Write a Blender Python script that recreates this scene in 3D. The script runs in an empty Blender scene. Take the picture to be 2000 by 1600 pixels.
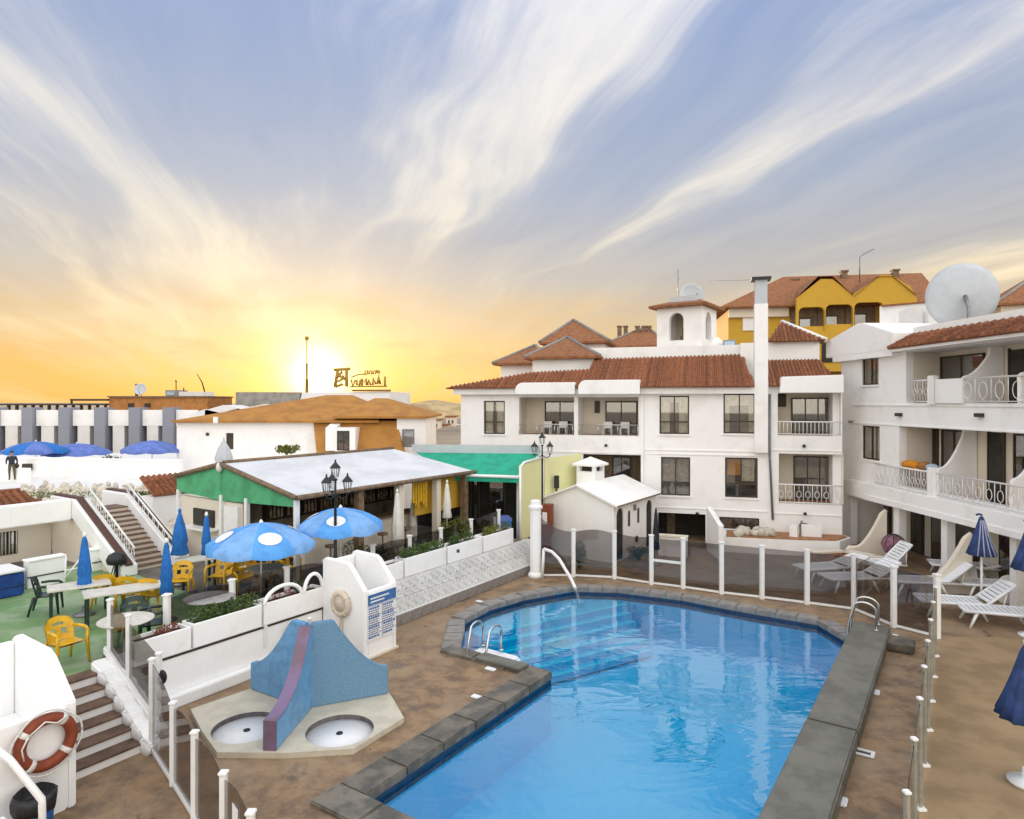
import bpy, bmesh, math, random
from math import sin, cos, tan, pi, radians, sqrt, atan2
from mathutils import Vector, Matrix
random.seed(7)
sc = bpy.context.scene
COL = sc.collection
# ------------------------------------------------------------------ camera
F, CX, HY, EYE = 1300.0, 1000.0, 785.0, 6.0
cam = bpy.data.cameras.new('camera'); camo = bpy.data.objects.new('camera', cam); COL.objects.link(camo)
camo.location = (0, 0, EYE); camo.rotation_euler = (radians(90), 0, 0)
cam.sensor_width = 36; cam.lens = 36 * F / 2000; cam.shift_y = -15 / 2000
cam.clip_start = 0.1; cam.clip_end = 5000
sc.camera = camo
# ------------------------------------------------------------------ sun + sky
SUN_AZ, SUN_EL = radians(-16.2), radians(2.1)          # azimuth from +Y towards +X
world = bpy.data.worlds.new('World'); sc.world = world; world.use_nodes = True
nt = world.node_tree; nt.nodes.clear()
class NB:
    def __init__(s, tree): s.t = tree
    def n(s, typ, **kw):
        nd = s.t.nodes.new(typ)
        for k, v in kw.items(): setattr(nd, k, v)
        return nd
    def set(s, sock, v):
        if hasattr(v, 'is_linked') or hasattr(v, 'links'): s.t.links.new(v, sock)
        elif v is not None: sock.default_value = v
    def m(s, op, a, b=None, c=None, clamp=False):
        nd = s.n('ShaderNodeMath', operation=op, use_clamp=clamp)
        s.set(nd.inputs[0], a)
        if b is not None: s.set(nd.inputs[1], b)
        if c is not None: s.set(nd.inputs[2], c)
        return nd.outputs[0]
    def v(s, op, a, b=None, out=0):
        nd = s.n('ShaderNodeVectorMath', operation=op)
        s.set(nd.inputs[0], a)
        if b is not None: s.set(nd.inputs[1], b)
        return nd.outputs['Value'] if op in ('DOT_PRODUCT', 'LENGTH') else nd.outputs[0]
    def mix(s, fac, a, b, bt='MIX', clamp=False):
        nd = s.n('ShaderNodeMix', data_type='RGBA', blend_type=bt, clamp_result=clamp)
        s.set(nd.inputs[0], fac); s.set(nd.inputs[6], a); s.set(nd.inputs[7], b)
        return nd.outputs[2]
    def noise(s, vec, scale, detail=4, rough=.55, dist=0., dim='3D'):
        nd = s.n('ShaderNodeTexNoise', noise_dimensions=dim)
        if vec is not None: s.set(nd.inputs['Vector'], vec)
        nd.inputs['Scale'].default_value = scale; nd.inputs['Detail'].default_value = detail
        nd.inputs['Roughness'].default_value = rough; nd.inputs['Distortion'].default_value = dist
        return nd.outputs[0]
    def ramp(s, fac, stops, interp='LINEAR'):
        nd = s.n('ShaderNodeValToRGB'); s.set(nd.inputs[0], fac)
        cr = nd.color_ramp; cr.interpolation = interp
        while len(cr.elements) > len(stops): cr.elements.remove(cr.elements[-1])
        while len(cr.elements) < len(stops): cr.elements.new(1.0)
        for e, (p, c) in zip(cr.elements, stops):
            e.position = p; e.color = (*c, 1) if len(c) == 3 else c
        return nd.outputs[0]
    def sstep(s, x, a, b):
        nd = s.n('ShaderNodeMapRange', interpolation_type='SMOOTHSTEP')
        s.set(nd.inputs[0], x); nd.inputs[1].default_value = a; nd.inputs[2].default_value = b
        return nd.outputs[0]
def C(r, g, b): return (r, g, b, 1)
def srgb(r, g, b):
    f = lambda c: (c / 255 / 12.92) if c / 255 <= .04045 else ((c / 255 + .055) / 1.055) ** 2.4
    return (f(r), f(g), f(b), 1)
w = NB(nt)
tc = w.n('ShaderNodeTexCoord')
dirv = w.v('NORMALIZE', tc.outputs['Generated'])
sep = w.n('ShaderNodeSeparateXYZ'); w.set(sep.inputs[0], dirv)
dz = w.m('MAXIMUM', sep.outputs[2], 0.0)
sky = w.n('ShaderNodeTexSky', sky_type='NISHITA'); sky.sun_disc = False
sky.sun_elevation = SUN_EL + radians(2); sky.sun_rotation = SUN_AZ
sky.altitude = 50; sky.air_density = 1.0; sky.dust_density = 1.6; sky.ozone_density = 2.5
nishita = w.v('SCALE', sky.outputs[0]); nishita.node.inputs['Scale'].default_value = 0.10
# angle to the sun
sdir = (sin(SUN_AZ) * cos(SUN_EL), cos(SUN_AZ) * cos(SUN_EL), sin(SUN_EL))
sd = w.v('DOT_PRODUCT', dirv, sdir)
ang = w.m('ARCCOSINE', w.m('MINIMUM', sd, 0.99999))
# clear air: high blue above a warm band of haze, warmest on the sun's side
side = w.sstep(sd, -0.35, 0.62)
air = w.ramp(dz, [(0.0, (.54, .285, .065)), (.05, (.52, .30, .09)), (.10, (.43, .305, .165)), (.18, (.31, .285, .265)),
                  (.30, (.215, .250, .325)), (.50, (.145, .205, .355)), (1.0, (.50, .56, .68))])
air_fill = w.ramp(dz, [(0.0, (1.12, .99, .80)), (.10, (1.14, 1.05, .92)), (.30, (1.10, 1.06, 1.02)), (1.0, (.82, .85, .92))])  # sky away from the sun, brightened as added fill for camera-facing walls
air = w.mix(side, air_fill, air)
air = w.mix(0.10, air, nishita)
# thin cirrus on a flat layer high above, drawn out along the wind
inv = w.m('DIVIDE', 1.0, w.m('ADD', dz, 0.10))
wx, wy = sin(radians(-17)), cos(radians(-17))
along = w.m('MULTIPLY', w.v('DOT_PRODUCT', dirv, (wx, wy, 0)), inv)
cross = w.m('MULTIPLY', w.v('DOT_PRODUCT', dirv, (wy, -wx, 0)), inv)
def cloudvec(sa, sx, off):
    cmb = w.n('ShaderNodeCombineXYZ')
    w.set(cmb.inputs[0], w.m('MULTIPLY', along, sa)); w.set(cmb.inputs[1], w.m('MULTIPLY', cross, sx)); cmb.inputs[2].default_value = off
    return cmb.outputs[0]
SEED = 47.9
warp = w.noise(cloudvec(.55, .8, 1.3 + SEED), 1.0, 3)
wv = w.n('ShaderNodeCombineXYZ'); w.set(wv.inputs[1], w.m('MULTIPLY', w.m('SUBTRACT', warp, .5), 1.5)); w.set(wv.inputs[0], w.m('MULTIPLY', w.m('SUBTRACT', warp, .5), .5))
broad = w.noise(w.v('ADD', cloudvec(.16, 1.15, SEED), wv.outputs[0]), 1.0, 3, .5, .25)
fine = w.noise(w.v('ADD', cloudvec(.50, 3.4, SEED - 5), wv.outputs[0]), 1.0, 8, .66, .4)
cl = w.m('ADD', w.m('MULTIPLY', broad, .80), w.m('MULTIPLY', fine, .34))
mask = w.sstep(cl, .56, .755)
veil = w.sstep(cl, .40, .62)
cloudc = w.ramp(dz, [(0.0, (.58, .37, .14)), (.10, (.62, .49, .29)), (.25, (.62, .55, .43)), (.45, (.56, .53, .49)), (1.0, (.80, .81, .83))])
cloudc = w.mix(side, C(1.18, 1.14, 1.08), cloudc)  # clouds away from the sun brightened too, as part of that wall fill
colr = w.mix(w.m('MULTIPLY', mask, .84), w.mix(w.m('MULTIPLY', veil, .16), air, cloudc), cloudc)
# low broken bank of cloud close to the sun
bank = w.noise(cloudvec(.9, 1.6, 3.1), 1.0, 5, .55)
lowband = w.m('MULTIPLY', w.sstep(dz, .02, .07), w.m('SUBTRACT', 1.0, w.sstep(dz, .11, .19)))
colr = w.mix(w.m('MULTIPLY', w.m('MULTIPLY', w.sstep(bank, .5, .66), lowband), .45), colr, C(.50, .34, .16))
# aureole
g1 = w.m('POWER', 2.718, w.m('MULTIPLY', w.m('POWER', w.m('DIVIDE', ang, .032), 1.5), -1.0))
g2 = w.m('POWER', 2.718, w.m('MULTIPLY', w.m('DIVIDE', ang, .06), -1.0))
colr = w.mix(1.0, colr, w.mix(1.0, w.mix(g1, C(0, 0, 0), C(1.5, 1.35, 1.0)), w.mix(g2, C(0, 0, 0), C(.50, .30, .08)), 'ADD'), 'ADD')
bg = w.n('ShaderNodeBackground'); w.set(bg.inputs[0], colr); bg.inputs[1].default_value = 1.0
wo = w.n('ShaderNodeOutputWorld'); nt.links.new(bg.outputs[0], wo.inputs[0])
sl = bpy.data.lights.new('sun', 'SUN'); sl.energy = 2.2; sl.angle = radians(0.6); sl.color = (1, .78, .5)
slo = bpy.data.objects.new('sun', sl); COL.objects.link(slo)
slo.rotation_euler = Vector((-sdir[0], -sdir[1], -sdir[2])).to_track_quat('-Z', 'Y').to_euler()
sc.view_settings.view_transform = 'Standard'; sc.view_settings.look = 'None'
sc.view_settings.exposure = 0.90; sc.view_settings.gamma = 1.0; sc.view_settings.use_curve_mapping = False
sc.cycles.use_denoising = True
sc.cycles.max_bounces = 8; sc.cycles.transparent_max_bounces = 16
sc.cycles.caustics_reflective = False; sc.cycles.caustics_refractive = False

# ------------------------------------------------------------------ helpers
def G(px, py, z=0.0):
    Y = F * (EYE - z) / (py - HY); return Vector(((px - CX) / F * Y, Y, z))
def D(px, py, Y): return Vector(((px - CX) / F * Y, Y, EYE - (py - HY) / F * Y))
TH = radians(34)
U = Vector((sin(TH), cos(TH), 0)); W = Vector((cos(TH), -sin(TH), 0))
RU = radians(56)                     # rotz that turns local +x into U (local +y is then -W)

class MB:
    """collects geometry for one mesh"""
    def __init__(s, M=None): s.v = []; s.f = []; s.M = M; s.sm = []
    def add(s, vs, fs, smooth=False):
        o = len(s.v)
        for p in vs:
            p = Vector(p); s.v.append(s.M @ p if s.M else p)
        for f in fs: s.f.append([i + o for i in f]); s.sm.append(smooth)
        return s
    def box(s, x0, x1, y0, y1, z0, z1):
        return s.add([(x0, y0, z0), (x1, y0, z0), (x1, y1, z0), (x0, y1, z0), (x0, y0, z1), (x1, y0, z1), (x1, y1, z1), (x0, y1, z1)],
                     [(0, 3, 2, 1), (4, 5, 6, 7), (0, 1, 5, 4), (1, 2, 6, 5), (2, 3, 7, 6), (3, 0, 4, 7)])
    def hexa(s, p):   # 8 points, bottom ring then top ring
        return s.add(p, [(0, 3, 2, 1), (4, 5, 6, 7), (0, 1, 5, 4), (1, 2, 6, 5), (2, 3, 7, 6), (3, 0, 4, 7)])
    def prism(s, poly, z0, z1):      # xy polygon
        n = len(poly)
        vs = [(p[0], p[1], z0) for p in poly] + [(p[0], p[1], z1) for p in poly]
        return s.add(vs, [list(range(n))[::-1], list(range(n, 2 * n))] + [(i, (i + 1) % n, n + (i + 1) % n, n + i) for i in range(n)])
    def slab(s, poly, y0, y1):       # xz polygon extruded in y
        n = len(poly)
        vs = [(p[0], y0, p[1]) for p in poly] + [(p[0], y1, p[1]) for p in poly]
        return s.add(vs, [list(range(n)), list(range(n, 2 * n))[::-1]] + [((i + 1) % n, i, n + i, n + (i + 1) % n) for i in range(n)])
    def slabx(s, poly, x0, x1):      # yz polygon extruded in x
        n = len(poly)
        vs = [(x0, p[0], p[1]) for p in poly] + [(x1, p[0], p[1]) for p in poly]
        return s.add(vs, [list(range(n))[::-1], list(range(n, 2 * n))] + [(i, (i + 1) % n, n + (i + 1) % n, n + i) for i in range(n)])
    def tube(s, pts, r, n=8, caps=True, closed=False):
        pts = [Vector(p) for p in pts]; k = len(pts)
        rs = r if isinstance(r, (list, tuple)) else [r] * k
        vs = []; up = None
        for i, p in enumerate(pts):
            if closed: t = pts[(i + 1) % k] - pts[i - 1]
            else: t = pts[min(i + 1, k - 1)] - pts[max(i - 1, 0)]
            t.normalize()
            if up is None: up = Vector((0, 0, 1)) if abs(t.z) < .9 else Vector((1, 0, 0))
            a = t.cross(up)
            if a.length < 1e-4: a = t.cross(Vector((1, 0, 0)))
            a.normalize(); b = a.cross(t).normalized(); up = b
            for j in range(n):
                q = 2 * pi * j / n; vs.append(p + a * cos(q) * rs[i] + b * sin(q) * rs[i])
        fs = []
        for i in range(k if closed else k - 1):
            for j in range(n):
                i2 = (i + 1) % k
                fs.append((i * n + j, i2 * n + j, i2 * n + (j + 1) % n, i * n + (j + 1) % n))
        s.add(vs, fs, True)
        if caps and not closed:
            o = len(s.v) - len(vs)
            s.f.append([o + j for j in range(n)][::-1]); s.sm.append(False)
            s.f.append([o + (k - 1) * n + j for j in range(n)]); s.sm.append(False)
        return s
    def lathe(s, prof, n=16, c=(0, 0, 0), smooth=True, wob=None):
        vs = []; k = len(prof)
        for i, (r, z) in enumerate(prof):
            for j in range(n):
                q = 2 * pi * j / n; rr = r * (wob(j, i) if wob else 1)
                vs.append((c[0] + cos(q) * rr, c[1] + sin(q) * rr, c[2] + z))
        fs = [(i * n + j, i * n + (j + 1) % n, (i + 1) * n + (j + 1) % n, (i + 1) * n + j) for i in range(k - 1) for j in range(n)]
        s.add(vs, fs, smooth)
        o = len(s.v) - len(vs)
        if prof[0][0] > 1e-4: s.f.append([o + j for j in range(n)][::-1]); s.sm.append(False)
        if prof[-1][0] > 1e-4: s.f.append([o + (k - 1) * n + j for j in range(n)]); s.sm.append(False)
        return s
    def ball(s, c, r, n=10, m=7):
        r = (r, r, r) if not isinstance(r, (tuple, list)) else r
        vs = []; fs = []
        for i in range(m + 1):
            a = pi * i / m
            for j in range(n):
                q = 2 * pi * j / n; vs.append((c[0] + r[0] * sin(a) * cos(q), c[1] + r[1] * sin(a) * sin(q), c[2] + r[2] * cos(a)))
        for i in range(m):
            for j in range(n): fs.append((i * n + j, (i + 1) * n + j, (i + 1) * n + (j + 1) % n, i * n + (j + 1) % n))
        return s.add(vs, fs, True)
    def leaves(s, c, r, n, size, flat=0.0, rnd=random):
        for _ in range(n):
            while True:
                d = Vector((rnd.uniform(-1, 1), rnd.uniform(-1, 1), rnd.uniform(-1, 1)))
                if .001 < d.length <= 1: break
            d = d * (.55 + .45 * rnd.random()) / max(d.length, .3) if rnd.random() < .6 else d
            p = Vector((c[0] + d.x * r[0], c[1] + d.y * r[1], c[2] + d.z * r[2]))
            a = Vector((rnd.gauss(0, 1), rnd.gauss(0, 1), rnd.gauss(0, 1) * .7)).normalized(); b = a.orthogonal().normalized()
            b = (Matrix.Rotation(rnd.uniform(0, 6.28), 3, a) @ b)
            L = size * rnd.uniform(.6, 1.3); w_ = L * .38
            cc = a.cross(b)
            s.add([p - b * L * .5, p + cc * w_ * .5 + a * L * .06, p + b * L * .5, p - cc * w_ * .5 + a * L * .06], [(0, 1, 2, 3)])
        return s
    def wall(s, x0, x1, z0, z1, y0, y1, holes):
        """wall x0..x1, z0..z1, y0 front, y1 back with rectangular holes (hx0,hx1,hz0,hz1)"""
        xs = sorted({x0, x1, *[min(max(h[i], x0), x1) for h in holes for i in (0, 1)]})
        for a, b in zip(xs, xs[1:]):
            if b - a < 1e-4: continue
            mid = (a + b) / 2
            cuts = sorted([(max(h[2], z0), min(h[3], z1)) for h in holes if h[0] < mid < h[1]])
            z = z0
            for c0, c1 in cuts:
                if c0 > z + 1e-4: s.box(a, b, y0, y1, z, c0)
                z = max(z, c1)
            if z1 > z + 1e-4: s.box(a, b, y0, y1, z, z1)
        return s
    def mesh(s, name, mat, bevel=0):
        me = bpy.data.meshes.new(name); me.from_pydata([tuple(p) for p in s.v], [], s.f); me.update()
        if any(s.sm): me.polygons.foreach_set('use_smooth', s.sm)
        if mat: me.materials.append(mat)
        bm = bmesh.new(); bm.from_mesh(me); bmesh.ops.recalc_face_normals(bm, faces=bm.faces)
        if bevel:
            es = [e for e in bm.edges if len(e.link_faces) == 2 and e.calc_face_angle(0) > .6]
            bmesh.ops.bevel(bm, geom=es, offset=bevel, segments=2, affect='EDGES', clamp_overlap=True)
        bm.to_mesh(me); bm.free()
        return me
    def build(s, name, mat, parent=None, bevel=0):
        o = bpy.data.objects.new(name, s.mesh(name, mat, bevel)); COL.objects.link(o)
        if parent: o.parent = parent
        return o
def thing(name, label, cat, loc=(0, 0, 0), rotz=0, group=None):
    o = bpy.data.objects.new(name, None); COL.objects.link(o)
    o.location = loc; o.rotation_euler = (0, 0, rotz); o.empty_display_size = .2
    return tag(o, label, cat, group)
def tag(o, label, cat, group=None):
    o['label'] = label; o['category'] = cat
    if group: o['group'] = group
    return o
def struct(o, label=None):
    o['kind'] = 'structure'
    if label: o['label'] = label
    return o
def stuff(o):
    o['kind'] = 'stuff'; return o
def inst(me, name, parent, loc=(0, 0, 0), rot=(0, 0, 0), scale=(1, 1, 1)):
    o = bpy.data.objects.new(name, me); COL.objects.link(o); o.parent = parent
    o.location = loc; o.rotation_euler = rot; o.scale = scale
    return o
def dup(root, loc, rotz, label=None, group=None, scale=None):
    r = root.copy(); COL.objects.link(r); r.location = loc; r.rotation_euler = (0, 0, rotz)
    if label: r['label'] = label
    if group: r['group'] = group
    if scale: r.scale = scale
    for ch in list(root.children):
        c = ch.copy(); COL.objects.link(c); c.parent = r
        for g in list(ch.children):
            d = g.copy(); COL.objects.link(d); d.parent = c
    return r
# ------------------------------------------------------------------ materials
def mat(name, col=(.8, .8, .8), rough=.6, var=0.0, scale=4.0, bump=0.0, bscale=30.0, spec=.4, metal=0, rnd=0.0, col2=None, lo=.4, hi=.62, detail=5, stretch=None):
    m = bpy.data.materials.new(name); m.use_nodes = True
    t = m.node_tree; b = t.nodes['Principled BSDF']; n = NB(t)
    co = n.n('ShaderNodeTexCoord').outputs['Object']
    if stretch: co = n.v('MULTIPLY', co, stretch)
    c = C(*col)
    if var or col2:
        c2 = C(*col2) if col2 else C(*[x * (1 - var) for x in col])
        c = n.mix(n.sstep(n.noise(co, scale, detail, .6), lo, hi), C(*col), c2)
    if rnd:
        oi = n.n('ShaderNodeObjectInfo').outputs['Random']
        hsv = n.n('ShaderNodeHueSaturation'); n.set(hsv.inputs['Value'], n.m('MULTIPLY_ADD', oi, 2 * rnd, 1 - rnd))
        n.set(hsv.inputs['Color'], c); c = hsv.outputs[0]
    n.set(b.inputs['Base Color'], c)
    b.inputs['Roughness'].default_value = rough; b.inputs['Metallic'].default_value = metal
    b.inputs['Specular IOR Level'].default_value = spec
    if bump:
        bp = n.n('ShaderNodeBump'); bp.inputs['Strength'].default_value = bump; bp.inputs['Distance'].default_value = .02
        n.set(bp.inputs['Height'], n.noise(co, bscale, 4, .6)); n.set(b.inputs['Normal'], bp.outputs[0])
    return m
def grimewhite(name, col, dirt, amt=.35):
    """painted render: soft cloudy tone, rain streaks and fine relief"""
    m = bpy.data.materials.new(name); m.use_nodes = True
    t = m.node_tree; b = t.nodes['Principled BSDF']; n = NB(t)
    co = n.n('ShaderNodeTexCoord').outputs['Object']
    a = n.m('MULTIPLY', n.sstep(n.noise(co, .9, 8, .68), .46, .72), .8)
    st = n.sstep(n.noise(n.v('MULTIPLY', co, (4.5, 4.5, .16)), 1.6, 6, .7), .54, .78)
    f = n.m('MULTIPLY', n.m('MAXIMUM', a, n.m('MULTIPLY', st, .55)), amt)
    n.set(b.inputs['Base Color'], n.mix(f, C(*col), C(*dirt)))
    b.inputs['Roughness'].default_value = .75; b.inputs['Specular IOR Level'].default_value = .25
    bp = n.n('ShaderNodeBump'); bp.inputs['Strength'].default_value = .25; bp.inputs['Distance'].default_value = .015
    n.set(bp.inputs['Height'], n.noise(co, 22, 4, .6)); n.set(b.inputs['Normal'], bp.outputs[0])
    return m
M = {}
M['stucco'] = grimewhite('white_render', (.90, .89, .87), (.60, .56, .50), .42)
M['stucco2'] = grimewhite('white_render_pool_side', (.90, .90, .89), (.58, .54, .47), .38)
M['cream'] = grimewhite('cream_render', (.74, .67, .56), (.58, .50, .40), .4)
M['offwhite'] = grimewhite('grey_white_render', (.74, .73, .71), (.56, .54, .50), .5)
M['yellow'] = grimewhite('yellow_render', (.55, .33, .04), (.42, .25, .035), .5)
M['limewall'] = grimewhite('pale_lime_screen', (.72, .70, .38), (.62, .55, .22), .6)
M['greypill'] = grimewhite('blue_grey_render', (.27, .28, .33), (.22, .22, .26), .4)
M['white'] = mat('white_paint', (.84, .84, .82), .35, .06, 6, .08, 40)
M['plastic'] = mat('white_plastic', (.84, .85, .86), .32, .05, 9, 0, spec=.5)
M['tile'] = mat('terracotta_tile', (.30, .115, .05), .75, 0, 9, .3, 30, col2=(.18, .065, .032), rnd=.28)
M['tileflat'] = mat('terracotta_roof_far', (.30, .12, .042), .8, 0, 5, .3, 20, col2=(.20, .08, .032))
M['sunflare_roof'] = mat('brown_roof_with_sun_flare', (.43, .20, .04), .8, 0, 1.2, .3, 14, col2=(.34, .155, .035))  # orange glow of the sun flare is put into the brown roof colour
M['browntrim'] = mat('dark_brown_trim', (.10, .045, .03), .6, .25, 8)
M['framebrown'] = mat('brown_window_frame', (.05, .035, .022), .45, .2, 8)
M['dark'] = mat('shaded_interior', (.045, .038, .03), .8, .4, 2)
M['room'] = mat('room_plaster', (.30, .26, .20), .85, .5, 1.4)
M['curtain'] = mat('curtain_cloth', (.80, .72, .56), .9, .25, 5)
M['curtain2'] = mat('grey_curtain_cloth', (.45, .43, .38), .9, .3, 5)
M['black'] = mat('black_iron', (.02, .02, .022), .45, .3, 12, .1, 40)
M['steel'] = mat('polished_steel', (.62, .62, .60), .22, .1, 8, metal=1)
M['blue'] = mat('blue_canvas', (.02, .17, .55), .75, .25, 5, .2, 60)
M['skyblue'] = mat('light_blue_canvas', (.10, .36, .82), .7, .2, 3, .15, 50)
M['navy'] = mat('navy_canvas', (.035, .07, .20), .8, .35, 4, .2, 60)
M['violetblue'] = mat('faded_blue_canvas', (.13, .20, .55), .8, .25, 3, .2, 60)
M['whitecanvas'] = mat('cream_canvas', (.78, .74, .68), .8, .12, 6, .2, 50)
M['yellowplastic'] = mat('yellow_plastic', (.72, .42, .012), .35, .2, 7, spec=.5, rnd=.08)
M['greenplastic'] = mat('dark_green_plastic', (.02, .045, .035), .35, .2, 8, spec=.5)
M['tabletop'] = mat('table_top', (.66, .63, .55), .4, .15, 5)
M['tablegrey'] = mat('grey_table_top', (.34, .33, .31), .4, .2, 5)
M['greenfab'] = mat('green_awning_cloth', (.015, .36, .22), .75, .2, 2.5, .15, 40)
M['greenside'] = mat('green_gable_cloth', (.09, .42, .20), .75, .25, 2.0, .15, 40)
M['marquee'] = mat('white_marquee_roof', (.68, .69, .71), .55, .14, .9, .2, 5)
M['fascia'] = mat('weathered_brown_fascia', (.22, .15, .09), .7, .35, 6)
M['bluecover'] = mat('blue_tarpaulin', (.012, .06, .26), .45, .35, 3, .3, 8)
M['leaf'] = mat('leaf_green', (.055, .115, .022), .6, 0, 3, col2=(.10, .15, .03), rnd=.2)
M['leafy'] = mat('leaf_yellow_green', (.16, .17, .02), .6, 0, 3, col2=(.10, .13, .025))
M['leafd'] = mat('leaf_dark_green', (.035, .075, .02), .6, 0, 3, col2=(.06, .09, .03))
M['soil'] = mat('planter_soil', (.07, .045, .03), .95, .4, 12, .5, 30)
M['ring'] = mat('faded_orange_foam', (.24, .05, .018), .65, .25, 6, .15, 20)
M['ringpale'] = mat('sun_bleached_foam', (.66, .56, .45), .7, .15, 6, .1, 20)
M['rope'] = mat('white_rope', (.74, .72, .66), .8, .2, 20)
M['slideblue'] = mat('speckled_blue_mosaic', (.155, .29, .42), .5, 0, 40, .3, 60, col2=(.11, .235, .36), lo=.45, hi=.6)
M['slidelight'] = mat('smooth_blue_paint', (.14, .33, .56), .4, .2, 5)
M['mauve'] = mat('mauve_paint', (.20, .14, .25), .55, 0, 2.2, col2=(.17, .11, .15))
M['platform'] = mat('pale_stone_platform', (.58, .53, .42), .7, .15, 2.5, .2, 40)
M['pitwall'] = mat('dark_basin_rim', (.16, .14, .14), .5, .3, 8)
M['coping'] = mat('dark_stone_coping', (.095, .088, .072), .45, 0, 2.2, .5, 18, col2=(.19, .165, .125), rnd=.12)
M['copinglight'] = mat('grey_stone_coping', (.27, .25, .23), .55, .25, 4, .3, 25, rnd=.07)
M['copingraised'] = mat('cast_grey_coping', (.17, .165, .135), .5, .3, 1.8, .3, 30)
M['walltile'] = mat('glazed_wall_tile', (.60, .60, .58), .35, 0, 9, .15, 20, col2=(.42, .42, .42), rnd=.10, lo=.48, hi=.6)
M['stepstone'] = mat('brown_step_tile', (.17, .10, .065), .6, .35, 5, .2, 25, rnd=.12)
M['rock'] = mat('pale_rockery_stone', (.66, .60, .50), .85, .3, 4, .5, 14, rnd=.12)
M['concrete'] = mat('grey_concrete', (.33, .31, .28), .85, .3, 1.5, .3, 20)
M['brick'] = mat('orange_render', (.42, .18, .05), .8, .25, 3, .2, 20)
M['dish'] = mat('grey_satellite_dish', (.52, .55, .58), .5, .06, 3)
M['metalgrey'] = mat('grey_metal', (.25, .26, .27), .4, .2, 8, metal=.6)
M['skin'] = mat('skin', (.45, .25, .17), .6)
M['cloth_dark'] = mat('dark_clothing', (.03, .035, .05), .85, .3, 12)
M['cloth_olive'] = mat('olive_trousers', (.09, .08, .035), .85, .3, 12)
M['orange'] = mat('orange_towel', (.72, .28, .02), .9, .2, 6, .4, 30)  # towel cloth, also colours the sheet imitating a window's warm glow
M['towelblue'] = mat('pale_blue_towel', (.40, .55, .62), .9, .2, 6, .4, 30)
M['pink'] = mat('dusky_pink_fabric', (.30, .13, .17), .7, 0, 5, .3, 12, col2=(.14, .07, .10))
M['redwood'] = mat('red_brown_wood', (.25, .06, .03), .6, .3, 5)
M['signblue'] = mat('sign_blue', (.06, .17, .40), .5, .2, 6)
M['signwhite'] = mat('sign_white', (.80, .80, .80), .5, .04, 6)
M['signink'] = mat('sign_ink', (.10, .14, .28), .6)
M['letters'] = mat('weathered_gilt_letters', (.42, .27, .04), .6, .3, 6)
M['terracotta'] = mat('terracotta_floor', (.42, .20, .09), .7, .3, 3, .2, 20)
M['poolpale'] = mat('pale_pool_step', (.10, .46, .78), .5, .15, 4)
def schlick(n, f0, normal=None, gain=1.0):
    ge = n.n('ShaderNodeNewGeometry')
    c = n.m('ABSOLUTE', n.v('DOT_PRODUCT', normal or ge.outputs['Normal'], ge.outputs['Incoming']))
    p = n.m('POWER', n.m('SUBTRACT', 1.0, c, clamp=True), 4.0 if normal else 5.0)
    return n.m('MULTIPLY', n.m('MULTIPLY_ADD', p, 1 - f0, f0), gain, clamp=True)
def glassmat(name, tint, gloss=.1, rough=.02):
    m = bpy.data.materials.new(name); m.use_nodes = True
    t = m.node_tree; t.nodes.clear(); n = NB(t)
    tr = n.n('ShaderNodeBsdfTransparent'); tr.inputs[0].default_value = C(*tint)
    gl = n.n('ShaderNodeBsdfGlossy'); gl.inputs['Roughness'].default_value = rough; gl.inputs[0].default_value = C(.9, .9, .9)
    mx = n.n('ShaderNodeMixShader'); n.set(mx.inputs[0], schlick(n, gloss))
    t.links.new(tr.outputs[0], mx.inputs[1]); t.links.new(gl.outputs[0], mx.inputs[2])
    o = n.n('ShaderNodeOutputMaterial'); t.links.new(mx.outputs[0], o.inputs[0])
    return m
M['smoke'] = glassmat('smoked_glass', (.60, .58, .57), .05)
M['glass'] = glassmat('window_glass', (.90, .90, .89), .16)
M['clear'] = glassmat('clear_glass', (.95, .96, .96), .06)
class Fac:
    """vertical plane through origin with direction rot: pixel -> (t along, z)"""
    def __init__(s, origin, rot): s.o = Vector(origin); s.r = rot; s.dx, s.dy = cos(rot), sin(rot)
    def t(s, px, off=0.0):
        k = (px - CX) / F; ox = s.o.x - s.dy * off; oy = s.o.y + s.dx * off
        return (k * oy - ox) / (s.dx - k * s.dy)
    def z(s, px, py, off=0.0):
        Y = s.o.y + s.dx * off + s.t(px, off) * s.dy; return EYE - (py - HY) / F * Y
    def rect(s, px0, px1, py0, py1, off=0.0):
        pm = (px0 + px1) / 2
        return (s.t(px0, off), s.t(px1, off), s.z(pm, py1, off), s.z(pm, py0, off))
# ================================================================== ground, deck, pool
def loc_xy(P): return (P.x, P.y)
A_ = G(710, 1560); B_ = A_ + U * (G(1080, 1318) - A_).dot(U)
K_ = G(1662, 1252)
L_ = K_ - U * 13.2
N_ = A_ + W * ((L_ - A_).dot(W))
L_ = K_ + U * ((N_ - K_).dot(U))
C_ = B_ - W * 2.55
pool = [A_, B_, C_, G(907, 1212), G(955, 1187), G(1022, 1167), G(1120, 1150), G(1205, 1152), G(1330, 1167), G(1475, 1194), G(1597, 1214), K_, N_]
pool = [Vector((p.x, p.y, 0)) for p in pool]          # A B C ... K N (clockwise seen from above)
from mathutils.geometry import tessellate_polygon
def sheet(outer, holes, z, name, m):
    loops = [[Vector((p[0], p[1], 0)) for p in outer]] + [[Vector((p[0], p[1], 0)) for p in h] for h in holes]
    tris = tessellate_polygon(loops); vs = [v for l in loops for v in l]
    mb = MB(); mb.add([(v.x, v.y, z) for v in vs], [tuple(t) for t in tris])
    o = mb.build(name, m)
    for p in o.data.polygons:
        if p.normal.z < 0: p.flip()
    return o
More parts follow.
